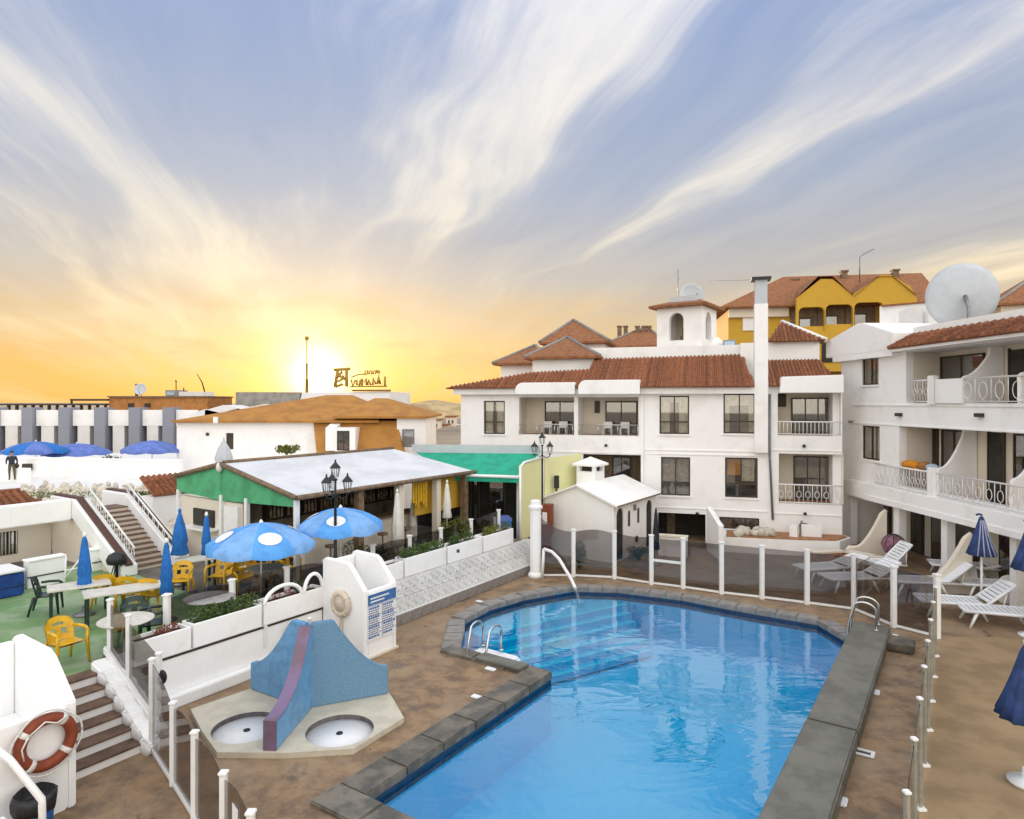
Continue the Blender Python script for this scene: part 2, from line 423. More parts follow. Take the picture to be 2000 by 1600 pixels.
def deckmat():
    m = bpy.data.materials.new('stained_sandstone_paving'); m.use_nodes = True
    t = m.node_tree; b = t.nodes['Principled BSDF']; n = NB(t)
    co = n.n('ShaderNodeTexCoord').outputs['Object']
    big = n.noise(co, .55, 6, .65, .4); mid = n.noise(co, 2.0, 10, .70, .15); fine = n.noise(co, 60, 4, .75)
    c = n.mix(n.sstep(mid, .38, .64), C(.315, .20, .105), C(.155, .098, .056))
    c = n.mix(n.m('MULTIPLY', n.sstep(big, .42, .66), .65), c, C(.345, .25, .155))
    wet = n.sstep(n.noise(n.v('ADD', co, (13, 4, 0)), 1.0, 8, .66, .6), .555, .64)
    c = n.mix(n.m('MULTIPLY', wet, .55), c, C(.095, .062, .040))
    c = n.mix(n.m('MULTIPLY', n.sstep(fine, .5, .72), .45), c, C(.11, .085, .06))
    spot = n.sstep(n.noise(co, 5.5, 3, .5), .70, .76)
    c = n.mix(n.m('MULTIPLY', spot, .6), c, C(.07, .05, .035))
    n.set(b.inputs['Base Color'], c)
    n.set(b.inputs['Roughness'], n.m('SUBTRACT', .62, n.m('MULTIPLY', wet, .36)))
    bp = n.n('ShaderNodeBump'); bp.inputs['Strength'].default_value = .35; bp.inputs['Distance'].default_value = .015
    n.set(bp.inputs['Height'], n.m('ADD', mid, n.m('MULTIPLY', fine, .4))); n.set(b.inputs['Normal'], bp.outputs[0])
    return m
M['deck'] = deckmat()
M['sundeck'] = mat('smooth_tan_paving', (.34, .235, .125), .55, 0, 1.1, .25, 40, col2=(.25, .17, .09), detail=9)
M['ground'] = mat('dry_ground', (.30, .24, .17), .9, .3, .05, .2, 3)
DK = [(-16, -6), (24, -6), (24, 36), (-16, 36)]
struct(sheet([(-3000, -300), (3000, -300), (3000, 4000), (-3000, 4000)], [DK[::-1]], -.004, 'ground', M['ground']))
struct(sheet(DK, [[loc_xy(p) for p in pool]], 0.0, 'pool_deck', M['deck']))
# pool basin
def poolmat():
    m = bpy.data.materials.new('blue_pool_mosaic'); m.use_nodes = True
    t = m.node_tree; b = t.nodes['Principled BSDF']; n = NB(t)
    co = n.n('ShaderNodeTexCoord').outputs['Object']
    ge = n.n('ShaderNodeNewGeometry'); sx_ = n.n('ShaderNodeSeparateXYZ'); n.set(sx_.inputs[0], co); sn_ = n.n('ShaderNodeSeparateXYZ'); n.set(sn_.inputs[0], ge.outputs['Normal'])
    cv = n.n('ShaderNodeCombineXYZ'); n.set(cv.inputs[0], n.m('ADD', n.m('MULTIPLY', sx_.outputs[0], .6), n.m('MULTIPLY', sx_.outputs[1], .8))); n.set(cv.inputs[1], sx_.outputs[2])
    vm = n.n('ShaderNodeMix', data_type='VECTOR'); n.set(vm.inputs[0], n.m('GREATER_THAN', n.m('ABSOLUTE', sn_.outputs[2]), .5)); n.set(vm.inputs[4], cv.outputs[0]); n.set(vm.inputs[5], co)
    br = n.n('ShaderNodeTexBrick'); n.set(br.inputs['Vector'], vm.outputs[1]); br.offset = 0
    br.inputs['Scale'].default_value = 6; br.inputs['Mortar Size'].default_value = .012
    br.inputs['Brick Width'].default_value = .5; br.inputs['Row Height'].default_value = .5
    br.inputs['Color1'].default_value = C(.0, .45, .74); br.inputs['Color2'].default_value = C(.0, .39, .67); br.inputs['Mortar'].default_value = C(.01, .54, .80)
    n.set(b.inputs['Base Color'], n.mix(n.m('MULTIPLY', n.noise(co, .7, 3), .4), br.outputs[0], C(.002, .55, .84)))
    b.inputs['Roughness'].default_value = .4
    return m
M['poolblue'] = poolmat()
mb = MB(); nP = len(pool); ZB = -1.35
for i in range(nP):
    a, b = pool[i], pool[(i + 1) % nP]
    mb.add([(a.x, a.y, -.006), (b.x, b.y, -.006), (b.x, b.y, ZB), (a.x, a.y, ZB)], [(0, 1, 2, 3)])
tris = tessellate_polygon([[Vector((p.x, p.y, 0)) for p in pool]])
mb.add([(p.x, p.y, ZB) for p in pool], [tuple(t) for t in tris])
basin = struct(mb.build('pool_basin', M['poolblue']))
M['nosing'] = mat('pale_step_edge', (.16, .62, .84), .4, .15, 5)
# entry steps under water, across the far corner
s0, s1 = G(915, 1216), G(1215, 1156)
sdv = (s1 - s0); sdv.z = 0; sl_ = sdv.length; sdv.normalize(); srot = atan2(sdv.y, sdv.x)
for i in range(6):
    st = MB(); d0 = .05 - 1.4; d1 = .30 + i * .32
    st.box(.15 + .12 * i, sl_ - .05 - .10 * i, -d1, 1.3 - .0 * i, ZB + .01 * i, -.32 - .165 * i)
    o = st.build('pool_step', M['poolblue'], basin); o.location = (s0.x, s0.y, 0); o.rotation_euler = (0, 0, srot)
    sn = MB(); sn.box(.16 + .12 * i, sl_ - .06 - .10 * i, -d1 - .004, -d1 + .13, -.318 - .165 * i, -.305 - .165 * i); o2 = sn.build('step_nosing', M['nosing'], o)
    for q in (.22, .74):
        sn = MB(); xq = sl_ * q; sn.box(xq, xq + .16, -d1 - .012, -d1 + .30, -.304 - .165 * i, -.296 - .165 * i); sn.build('step_marker', M['nosing'], o)
def watermat():
    m = bpy.data.materials.new('pool_water'); m.use_nodes = True
    t = m.node_tree; t.nodes.clear(); n = NB(t)
    co = n.n('ShaderNodeTexCoord').outputs['Object']
    tr = n.n('ShaderNodeBsdfTransparent'); tr.inputs[0].default_value = C(.16, .90, .98)
    gl = n.n('ShaderNodeBsdfGlossy'); gl.inputs['Roughness'].default_value = .015; gl.inputs[0].default_value = C(.95, .97, 1)
    w1 = n.noise(n.v('MULTIPLY', co, (1.0, 1.7, 1)), .75, 3, .5, .9); w2 = n.noise(n.v('MULTIPLY', co, (1, 1.5, 1)), 3.0, 3, .5, .6)
    calm = n.sstep(n.noise(co, .28, 2), .35, .6)
    bp = n.n('ShaderNodeBump'); bp.inputs['Strength'].default_value = 1.0; bp.inputs['Distance'].default_value = .014
    n.set(bp.inputs['Height'], n.m('ADD', w1, n.m('MULTIPLY', n.m('MULTIPLY', w2, .16), n.m('ADD', calm, .25))))
    n.set(gl.inputs['Normal'], bp.outputs[0])
    mx = n.n('ShaderNodeMixShader'); n.set(mx.inputs[0], schlick(n, .13, bp.outputs[0], 1.0))
    t.links.new(tr.outputs[0], mx.inputs[1]); t.links.new(gl.outputs[0], mx.inputs[2])
    o = n.n('ShaderNodeOutputMaterial'); t.links.new(mx.outputs[0], o.inputs[0])
    return m
M['water'] = watermat()
struct(sheet([loc_xy(p) for p in pool], [], -.15, 'pool_water', M['water']))
# coping: separate stones round the edge
cop = bpy.data.objects.new('pool_coping', None); COL.objects.link(cop); struct(cop)
def stones(a, b, wd, z0, z1, m, L, name='coping_stone', over=.03, e0=0, e1=0, gap=.012, bev=.02):
    d = (b - a); n_ = max(1, round((d.length + e0 + e1) / L)); d.normalize(); out = Vector((-d.y, d.x, 0))
    a2 = a - d * e0; tot = (b + d * e1 - a2).length
    for i in range(n_):
        t0 = tot * i / n_ + gap / 2; t1 = tot * (i + 1) / n_ - gap / 2
        mb = MB(); j = random.uniform(-.012, .012)
        mb.prism([(t0, -over + j), (t1, -over + j), (t1, wd + j), (t0, wd + j)], z0, z1 + random.uniform(-.004, .004))
        o = mb.build(name, m, cop, bevel=bev); o.location = a2; o.rotation_euler = (0, 0, atan2(d.y, d.x))
stones(A_, B_, .55, -.10, .07, M['coping'], .95, e1=.0)
stones(N_, A_, .55, -.10, .07, M['coping'], .95, e1=.55)
stones(B_, C_, .42, -.10, .065, M['coping'], .9, e0=-.03, e1=.30)
for i in range(2, 6): stones(pool[i], pool[i + 1], .45, -.10, .05, M['copinglight'], .6, e0=.0, e1=.02)
for i in range(6, 11): stones(pool[i], pool[i + 1], .40, -.10, .05, M['copinglight'], .55, e0=.0, e1=.02)
# raised coping beam along the far side
rk = K_ + U * .75
stones(rk, N_ - U * .6, .82, -.05, .30, M['copingraised'], 7.0, name='raised_coping_slab', over=.02, bev=.03)
mb = MB(); mb.box(-.35, .35, -.15, 1.25, .02, .20)
o = mb.build('coping_cross_slab', M['coping'], cop, bevel=.02); o.location = K_ + U * .1 + W * .12; o.rotation_euler = (0, 0, RU + pi)
# pale water-line tiles: thin band below the coping
mb = MB()
for i in range(nP):
    a, b = pool[i], pool[(i + 1) % nP]; d = (b - a).normalized(); inn = Vector((d.y, -d.x, 0)) * .004
    mb.add([(a.x + inn.x, a.y + inn.y, -.10), (b.x + inn.x, b.y + inn.y, -.10), (b.x + inn.x, b.y + inn.y, -.32), (a.x + inn.x, a.y + inn.y, -.32)], [(0, 1, 2, 3)])
M['waterline'] = mat('navy_waterline_tile', (.012, .045, .12), .3, .4, 8)
mb.build('waterline_band', M['waterline'], basin)
# smooth sun deck right of the right-hand fence
FR0, FR1 = G(1800, 1548), G(1826, 1345)
fr_dir = U.copy()
FRc = FR0 + U * ((G(1834, 1248) - FR0).dot(U))
struct(sheet([loc_xy(p) for p in (FR0 - U * 14, FR0 - U * 14 + W * 16, FRc + W * 5 + U * 3, FRc + U * .2)], [], .004, 'sun_deck', M['sundeck']))

# ================================================================== terrace on the left
P0 = G(400, 1352); FW = Fac(P0, RU)
def LW(x, y, z=0.0): return P0 + U * x - W * y + Vector((0, 0, z))     # wall frame -> world
ZT = 1.0
M['paving'] = mat('dark_terrace_paving', (.17, .145, .115), .75, 0, 1.6, .3, 24, col2=(.10, .09, .075))
def turfmat():
    m = mat('green_painted_floor', (.15, .27, .10), .55, 0, 1.5, .5, 26, col2=(.27, .35, .20))
    return m
M['turf'] = turfmat()
mb = MB(); mb.prism([loc_xy(LW(*p)) for p in [(-1.62, .04), (12.4, .04), (12.4, 24), (-14, 24), (-14, .5), (-1.62, .5)]], -.02, ZT)
struct(mb.build('terrace', M['paving']))
struct(sheet([loc_xy(LW(*p)) for p in [(-13.9, .52), (-1.9, .52), (-1.2, 1.4), (1.7, 1.6), (2.2, 9.5), (-13.9, 9.5)]], [], ZT + .006, 'terrace_turf', M['turf']))
# retaining wall with plinth, capped by planters
rw = thing('retaining_wall', 'white rendered terrace wall with low plinth behind the blue water slide', 'wall', P0, RU)
mb = MB(); mb.box(-1.0, 3.0, -.06, .03, 0, ZT + .01); mb.build('wall_face', M['stucco2'], rw)
mb = MB(); mb.box(-1.02, 3.0, -.24, -.062, 0, .24); mb.build('plinth', M['stucco2'], rw, bevel=.02)
mb = MB(); mb.box(-1.0, 3.0, -.075, -.061, ZT - .05, ZT - .005); mb.build('shadow_joint', M['framebrown'], rw)
mb = MB(); mb.box(1.35, 1.42, -.12, -.062, .55, 1.0); mb.build('drain_pipe', M['white'], rw)
# tiled wall: sloping face of separate tiles
tw = thing('tiled_wall', 'long pale tiled bench wall along the pool deck under white planters', 'wall', P0, RU)
TX0, TX1 = 4.08, 12.4
mb = MB(); mb.slabx([(-.46, 0), (-.46, .30), (-.40, .305), (-.05, 1.06), (.03, 1.06), (.03, 0)], TX0, TX1); mb.build('wall_core', M['offwhite'], tw)
ntx, nty = 26, 3; tdx = (TX1 - TX0) / ntx
sl0, sl1 = Vector((0, -.40, .31)), Vector((0, -.05, 1.06)); sv = (sl1 - sl0); slen = sv.length; sang = atan2(sv.z, sv.y)
tm = MB().box(.006, tdx - .006, .006, slen / nty - .006, 0, .016).mesh('tile', M['walltile'])
for i in range(ntx):
    for j in range(nty):
        p = sl0 + sv * (j / nty); inst(tm, 'tile', tw, (TX0 + i * tdx, p.y, p.z), (sang, 0, 0))
cm = MB().box(.008, .41, -.03, 0, .01, .285).mesh('course_stone', M['copinglight'])
for i in range(20): inst(cm, 'course_stone', tw, (TX0 + i * .416, -.462, 0))
# the painted scroll pattern on the tiles: raised glaze lines
M['glaze'] = mat('grey_glaze_line', (.22, .23, .25), .35, .3, 9)
for i in range(4, ntx - 1, 1):
    q = sl0 + sv * .62 - Vector((0, .012, -.006)); cx = TX0 + (i + .5) * tdx; pts = []
    for k in range(15):
        a = k / 14 * 2.2 * pi; rr = .03 + .05 * k / 14
        e = Vector((cos(a) * rr, 0, 0)) + sv.normalized() * (sin(a) * rr)
        pts.append((cx + e.x, q.y + e.y, q.z + e.z))
    mb = MB(); mb.tube(pts, .007, 4); mb.tube([(cx - tdx * .45, q.y - .002 + sv.normalized().y * -.15, q.z + sv.normalized().z * -.15), (cx + tdx * .45, q.y - .002 + sv.normalized().y * -.15, q.z + sv.normalized().z * -.15)], .006, 4)
    mb.build('glaze_scroll', M['glaze'], tw)
# planters
def planter(px0, px1, z0, z1, label, leaf=None, y0=-.10, y1=.34, arch=False, fac=FW, flower=None, endcap=0):
    x0, x1 = fac.t(px0, y0), fac.t(px1, y0)
    base = LW(x0, y0, z0); L = x1 - x0; h = z1 - z0; dp = y1 - y0
    t = thing('planter', label, 'planter', base, RU, 'white planter boxes along the terrace edge')
    mb = MB(); tk = .05
    mb.box(0, L, 0, tk, 0, h); mb.box(0, L, dp - tk, dp, 0, h); mb.box(0, tk, tk, dp - tk, 0, h); mb.box(L - tk, L, tk, dp - tk, 0, h); mb.box(tk, L - tk, tk, dp - tk, 0, .08)
    mb.build('trough', M['stucco2'], t, bevel=.012)
    mb = MB(); mb.box(tk + .002, L - tk - .002, tk + .002, dp - tk - .002, .081, h - .07); mb.build('soil', M['soil'], t)
    if leaf:
        mb = MB()
        for k in range(leaf[1]):
            cx = .12 + (L - .24) * (k + random.random()) / leaf[1]; mb.leaves((cx, dp / 2, h + .06), (.22, dp * .42, .20), 190, .085)
        mb.build('foliage', M[leaf[0]], t)
    if flower:
        mb = MB()
        for k in range(flower): mb.leaves((random.uniform(.15, L - .15), dp / 2, h + .02), (.13, .12, .09), 60, .07)
        mb.build('dry_plants', M['redwood'], t)
    if arch:
        for (a0, a1, hh) in arch:
            ps = []
            for k in range(13):
                q = pi * k / 12; ps.append((L * (a0 + a1) / 2 - cos(q) * L * (a1 - a0) / 2, .04, h - .05 + sin(q) * hh))
            mb = MB(); mb.tube(ps, .045, 8); mb.build('arched_rim', M['stucco2'], t)
    return t
planter(262, 374, ZT + .012, 1.47, 'white planter box nearest the stone steps, brown plant inside', flower=3)
planter(378, 512, ZT + .012, 1.50, 'long white planter box with green seedlings, second from the steps', leaf=('leaf', 7))
planter(516, 634, ZT + .012, 1.50, 'white planter with two arched rims beside the pale life ring', leaf=('leafd', 1), flower=2, arch=[(.02, .62, .34), (.66, .98, .42)])
planter(738, 788, 1.075, 1.55, 'plain short white planter just behind the notice board wall', y0=-.04, y1=.36)
planter(791, 872, 1.075, 1.60, 'white planter with green leafy plants above the tiled wall', leaf=('leaf', 7), y0=-.04, y1=.36)
planter(875, 942, 1.075, 1.60, 'white planter with a small dark emblem on its face', y0=-.04, y1=.36, leaf=('leaf', 3))
planter(945, 1003, 1.075, 1.60, 'farthest white planter, at the pillar end of the tiled wall', y0=-.04, y1=.36, leaf=('leafy', 4))
em = bpy.data.objects[[o.name for o in bpy.data.objects if o.get('label', '').startswith('white planter with a small')][0]]
mb = MB(); mb.box(.42, .50, -.012, -.002, .26, .36); mb.box(.52, .55, -.012, -.002, .24, .34); mb.build('emblem', M['framebrown'], em)
# ------------------------------------------------------------------ cheek boxes (white block with sloping sides)
def cheek_box(x0, x1, yf, label, zf=1.56, zb=2.22, recess=True):
    t = thing('cheek_wall_box', label, 'wall', LW(x0, yf), RU)
    dp = -yf - .065; L = x1 - x0
    prof = [(0, 0), (dp, 0), (dp, zb - .06), (dp * .93, zb), (dp * .42, zb - .02), (dp * .33, zb - .09), (0, zf + .05)]
    for a in (0, L - .13):
        mb = MB(); mb.slabx(prof, a, a + .13); mb.build('cheek', M['stucco2'], t, bevel=.025)
    mb = MB(); mb.box(.132, L - .132, .01, .15, 0, zf); mb.build('front_face', M['stucco2'], t, bevel=.012)
    mb = MB(); mb.box(.132, L - .132, dp - .14, dp - .005, 0, zb - .10); mb.build('back_face', M['stucco2'], t, bevel=.02)
    mb = MB(); mb.slabx([(.152, 0), (dp - .145, 0), (dp - .145, .95), (.152, .75)], .132, L - .132); mb.build('trough_floor', M['stucco2'], t)
    return t
cbx = cheek_box(3.0, 4.06, -1.52, 'white wall box carrying the pale life ring and pool notice')
mb = MB(); mb.box(.0, 1.08, -.04, -.002, 0, .05); mb.build('kick_strip', M['cream'], cbx)
cb2 = cheek_box(-6.4, -3.27, -2.06, 'white wall box carrying the orange life ring beside the steps', zf=1.52, zb=2.2)
# notice board on the pool-side face
sg = thing('notice_board', 'blue and white pool rules notice on the white wall box', 'sign', LW(3.0 + .06, -1.52, 0), RU)
mb = MB(); mb.box(.02, .96, -.02, -.002, .40, 1.50); mb.build('board', M['signwhite'], sg)
mb = MB(); mb.box(.03, .95, -.026, -.0205, 1.24, 1.49); mb.build('header', M['signblue'], sg)
for k in range(2):
    mb = MB(); mb.box(.10, .10 + (.6, .45)[k], -.032, -.0265, 1.38 - k * .08, 1.415 - k * .08); mb.build('header_text', M['signwhite'], sg)
z = 1.19; k = 0
while z > .45:
    h = .022 if k % 4 else .045
    for (a, b) in ((.05, .46), (.52, .93)):
        e = b - random.uniform(0, .12); mb = MB(); x = a
        while x < e - .03:
            ww = random.uniform(.03, .08); mb.box(x, min(x + ww, e), -.026, -.0205, z - h, z); x += ww + .018
        mb.build('text_line', M['signblue'] if k % 4 == 0 else M['signink'], sg)
    z -= h + .028; k += 1
for zz in (1.215, .98, .76, .56):
    mb = MB(); mb.box(.03, .95, -.0255, -.0205, zz, zz + .008); mb.build('rule', M['signink'], sg)
mb = MB(); mb.box(.484, .494, -.0255, -.0205, .41, 1.22); mb.build('rule', M['signink'], sg)
# life rings
def life_ring(loc, rotz, label, m, R=.30, r=.075, strap=False, tilt=0):
    t = thing('life_ring', label, 'life ring', loc, rotz)
    mb = MB(); mb.tube([(R * cos(2 * pi * k / 32), 0, R * sin(2 * pi * k / 32)) for k in range(32)], r, 12, closed=True); mb.build('ring', m, t)
    for q in (.9, 2.5, 4.05, 5.6):
        mb = MB(); ps = [(R * cos(q + d), 0, R * sin(q + d)) for d in (-.11, 0, .11)]
        mb.tube(ps, r + .006, 12); mb.build('band', M['rope'] if not strap else m, t)
    if strap:
        mb = MB(); mb.box(-.03, .03, -.02, .02, -.95, -R - r * .6); mb.build('strap', m, t)
        mb = MB(); mb.lathe([(0, -.01), (.2, -.01), (.2, .01), (0, .01)], 24); o = mb.build('backing_disc', m, t); o.rotation_euler = (pi / 2, 0, 0); o.location = (0, .03, 0)
    else:
        ps = []
        for k in range(49):
            q = 2 * pi * k / 48; rr = R + r + .02 + .03 * abs(sin(2 * (q - .9))); ps.append((rr * cos(q), -.03, rr * sin(q)))
        mb = MB(); mb.tube(ps, .014, 6); mb.build('grab_rope', M['rope'], t)
        mb = MB(); mb.tube([(-.24, -.085, .20), (-.05, -.1, .33), (.10, -.1, .26), (.22, -.09, .30)], .012, 6); mb.tube([(-.3, -.08, -.12), (-.33, -.09, .05), (-.25, -.09, .2)], .012, 6); mb.build('loose_rope', M['rope'], t)
    return t
life_ring(LW(3.0 - .06, -.78, 1.22), RU + pi / 2, 'pale sun-bleached life ring on the white box by the notice', M['ringpale'], .25, .07, True)
# orange ring on the face towards the pool (normal -y)
pr = G(85, 1452, 0)
fx_ = Fac(LW(0, -2.06), RU); rx = fx_.t(85); rz = fx_.z(85, 1446)
life_ring(LW(rx, -2.06 - .09, rz), RU, 'orange life ring with white bands hanging beside the brown steps', M['ring'], .325, .08)
# ------------------------------------------------------------------ steps from the deck
stp = thing('deck_stair', 'brown tiled steps with white risers beside the orange life ring', 'stair', LW(0, 0), RU)
nS = 6; run = .31; rise = ZT / nS
for i in range(nS):
    y0 = -1.34 + i * run
    mb = MB(); mb.box(-3.25, -1.96, y0 + .02, y0 + run + .02 if i < nS - 1 else .52, 0 + .0, rise * (i + 1) - .035); mb.build('riser', M['stucco2'], stp)
    mb = MB(); mb.box(-3.25, -1.96, y0 - .015, y0 + run + .018, rise * (i + 1) - .034, rise * (i + 1) + (0 if i < nS - 1 else .008)); mb.build('tread', M['stepstone'], stp, bevel=.008)
sw = thing('stepped_side_wall', 'white rough stepped wall between the brown steps and the glass fence', 'wall', LW(0, 0), RU)
prof = [(-1.55, 0), (-1.55, .16)]
for i in range(6):
    prof += [(-1.50 + i * .31, .20 + i * .17), (-1.28 + i * .31, .24 + i * .17)]
prof += [(.52, 1.16), (.52, 0)]
mb = MB(); mb.slabx(prof, -1.955, -1.50); mb.build('wall_core', M['stucco2'], sw, bevel=.03)
for i in range(6):
    mb = MB(); mb.ball((-1.95, -1.40 + i * .30, .09 + i * .165), (.045, .21, .115), 12, 8); mb.v = [v + Vector((0, random.uniform(-.025, .025), random.uniform(-.02, .02))) for v in mb.v]; mb.build('rock_facing', M['offwhite'], sw)
mb = MB(); mb.slabx([(-1.56, .20), (-1.56, .26), (.56, 1.36), (.56, 1.22)], -1.72, -1.56); mb.build('sloping_cap', M['white'], sw, bevel=.02)
# white handrail bottom left
hr = thing('handrail', 'white tubular handrail sloping down in front of the orange life ring', 'handrail', (0, 0, 0))
a = D(-30, 1445, 8.6); b = D(20, 1485, 8.6); c = D(82, 1562, 8.6); d = D(84, 1660, 8.6)
mb = MB(); mb.tube([a, b, b.lerp(c, .5), c, c.lerp(d, .12), d], .045, 10); mb.build('rail', M['white'], hr)
mb = MB(); mb.tube([D(0, 1600, 8.6), D(50, 1640, 8.6)], .045, 10); mb.build('lower_rail', M['white'], hr)
dd = Vector((d.x, d.y, 0)); mb = MB(); mb.tube([d, dd], .045, 10); mb.build('leg', M['white'], hr)
bn = thing('waste_bin', 'blue bin with black liner standing below the orange life ring', 'bin', LW(-3.95, -2.42, 0), RU)
mb = MB(); mb.lathe([(.20, 0), (.235, .52), (.25, .55), (.24, .56), (.20, .1)], 14); mb.build('bin_body', M['blue'], bn)
mb = MB(); mb.lathe([(.255, .42), (.27, .50), (.275, .60), (.23, .66), (.16, .50)], 14, wob=lambda j, i: 1 + .06 * sin(j * 2.7 + i)); mb.build('bin_liner', M['black'], bn)
# ------------------------------------------------------------------ blue water slide on pale platform
ctr = G(600, 1391); ctr.z = .10
pf = thing('splash_platform', 'pale stone platform with two round white basins', 'platform', (0, 0, 0))
outl = [G(*p) for p in [(372, 1395), (497, 1352), (560, 1372), (757, 1358), (768, 1375), (789, 1412), (690, 1474), (560, 1482), (424, 1481), (395, 1440)]]
pits = [G(482, 1420, .1), G(664, 1426, .1)]; pr_ = .60
hol = [[(p.x + pr_ * cos(2 * pi * k / 32), p.y + pr_ * sin(2 * pi * k / 32)) for k in range(32)] for p in pits]
loops = [[Vector((p.x, p.y, 0)) for p in outl]] + [[Vector((x, y, 0)) for x, y in h] for h in hol]
tris = tessellate_polygon(loops); vs = [v for l in loops for v in l]
mb = MB(); mb.add([(v.x, v.y, .10) for v in vs], [tuple(t) for t in tris])
nO = len(outl); mb.add([(p.x, p.y, .10) for p in outl] + [(p.x, p.y, .001) for p in outl], [(i, (i + 1) % nO, nO + (i + 1) % nO, nO + i) for i in range(nO)])
mb.build('platform_slab', M['platform'], pf)
for h, p in zip(hol, pits):
    mb = MB(); mb.add([(x, y, .10) for x, y in h] + [(x, y, -.0) for x, y in h], [(i, (i + 1) % 32, 32 + (i + 1) % 32, 32 + i) for i in range(32)]); mb.build('basin_wall', M['pitwall'], pf)
    mb = MB(); mb.lathe([(0, .004), (pr_ - .002, .004), (pr_ - .002, .012), (0, .012)], 32, (p.x, p.y, 0)); mb.build('basin_floor', M['signwhite'], pf)
    mb = MB(); mb.lathe([(0, .013), (.06, .013), (.06, .028), (0, .03)], 12, (p.x - .02, p.y + .05, 0)); mb.build('drain', M['black'], pf)
sld = thing('water_slide_fountain', 'blue three-winged splash fountain with mauve striped fin', 'fountain', ctr)
def wing(endp, hend, thick, m, top=1.62, flat=.34, name='wing', edge=None, ex=1.9):
    d = Vector((endp.x - ctr.x, endp.y - ctr.y, 0)); Lw = d.length; rz = atan2(d.y, d.x)
    prof = [(0.0, 0), (Lw, 0), (Lw, hend)]
    for k in range(1, 13):
        s = k / 12; x = Lw + (flat - Lw) * s
        zz = hend + (top - hend) * (s ** ex * .86 + .14 * s * s * (3 - 2 * s))
        prof.append((x, zz))
    prof.append((0, top))
    mb = MB(); mb.slab(prof, -thick / 2, thick / 2); o = mb.build(name, m, sld, bevel=.02); o.rotation_euler = (0, 0, rz)
    if edge:
        ps = prof[2:]
        mb = MB()
        for (p, q) in zip(ps, ps[1:]):
            mb.add([(p[0] + .006, -thick / 2 - .002, p[1] + .008), (p[0] + .006, thick / 2 + .002, p[1] + .008), (q[0] + .006, thick / 2 + .002, q[1] + .008), (q[0] + .006, -thick / 2 - .002, q[1] + .008)], [(0, 1, 2, 3)])
        mb.add([(Lw + .006, -thick / 2 - .002, 0), (Lw + .006, thick / 2 + .002, 0), (Lw + .006, thick / 2 + .002, hend + .008), (Lw + .006, -thick / 2 - .002, hend + .008)], [(0, 1, 2, 3)])
        o2 = mb.build('mauve_edge', edge, sld); o2.rotation_euler = (0, 0, rz)
    return o
wing(G(757, 1362), .56, .16, M['slideblue'], flat=.50)
wing(G(495, 1353), .55, .16, M['slidelight'], flat=.40)
wing(G(527, 1478),   .50, .23, M['slidelight'], flat=.12, name='fin', edge=M['mauve'], top=1.58, ex=3.2)
mb = MB(); mb.lathe([(.03, 1.55), (.03, 1.70), (.05, 1.72), (0, 1.74)], 10, (.05, 0, 0)); mb.build('water_nozzle', M['white'], sld)
gb = thing('green_pot', 'green leafy clump on the white wall behind the blue fountain', 'plant', LW(2.05, -.2, .0), RU)
mb = MB(); mb.leaves((0, -.05, .72), (.17, .12, .22), 260, .08); mb.build('foliage', M['leaf'], gb)
mb = MB(); mb.tube([(0, .1, 0), (0, .02, .4), (0, -.04, .72)], [.02, .016, .01], 6); mb.build('stem', M['soil'], gb)
# ================================================================== glass fences
def fence(label, posts, hgt, name='glass_fence', arcs=None, skip=(), pw=.10, rail=True, mid=(), z0=0.0, gl=None, tops=None, pm=None, capm=None):
    """posts: list of ground points; arcs[i]=bulge of the panel's top edge"""
    t = thing(name, label, 'fence', (0, 0, 0))
    for i, p in enumerate(posts):
        h = tops[i] if tops else hgt
        mb = MB(Matrix.Translation(p)); mb.box(-pw / 2, pw / 2, -pw / 2, pw / 2, .0, h); po = mb.build('post', pm or M['white'], t, bevel=.012)
        mb = MB(Matrix.Translation(p)); mb.box(-pw * .66, pw * .66, -pw * .66, pw * .66, h + .001, h + .04); mb.build('post_cap', M['white'], po, bevel=.01)
        if capm:
            mb = MB(Matrix.Translation(p)); mb.box(-.07, .07, -.07, .07, .002, .05); mb.build('foot_plate', M['white'], po, bevel=.01)
    for i in range(len(posts) - 1):
        if i in skip: continue
        a, b = Vector(posts[i]), Vector(posts[i + 1]); d = (b - a); L = d.length; rz = atan2(d.y, d.x)
        sl = d.z; e = pw / 2 + .015
        h0 = (tops[i] if tops else hgt) - .05; h1 = (tops[i + 1] if tops else hgt) - .05
        bulge = arcs.get(i, .05) if arcs else .05
        N = 10; poly = [(e, .10 + sl * e / L), (L - e, .10 + sl * (L - e) / L)]
        for k in range(N + 1):
            s = 1 - k / N; x = e + (L - 2 * e) * s
            poly.append((x, sl * x / L + h0 + (h1 - h0) * s + bulge * sin(pi * s)))
        mb = MB(Matrix.Translation(a) @ Matrix.Rotation(rz, 4, 'Z')); mb.slab(poly, -.006, .006); mb.build('glass_panel', gl or M['smoke'], t)
        if rail:
            mb = MB(Matrix.Translation(a) @ Matrix.Rotation(rz, 4, 'Z'))
            mb.hexa([(e - .01, -.03, .04 + sl * e / L), (L - e + .01, -.03, .04 + sl * (L - e) / L), (L - e + .01, .03, .04 + sl * (L - e) / L), (e - .01, .03, .04 + sl * e / L),
                     (e - .01, -.03, .10 + sl * e / L), (L - e + .01, -.03, .10 + sl * (L - e) / L), (L - e + .01, .03, .10 + sl * (L - e) / L), (e - .01, .03, .10 + sl * e / L)])
            mb.build('bottom_rail', M['white'], t)
        if i in mid:
            mb = MB(Matrix.Translation(a) @ Matrix.Rotation(rz, 4, 'Z')); mb.box(e - .01, L - e + .01, -.03, .03, .78, .86); mb.build('middle_rail', M['white'], t)
    return t
FH = 1.60
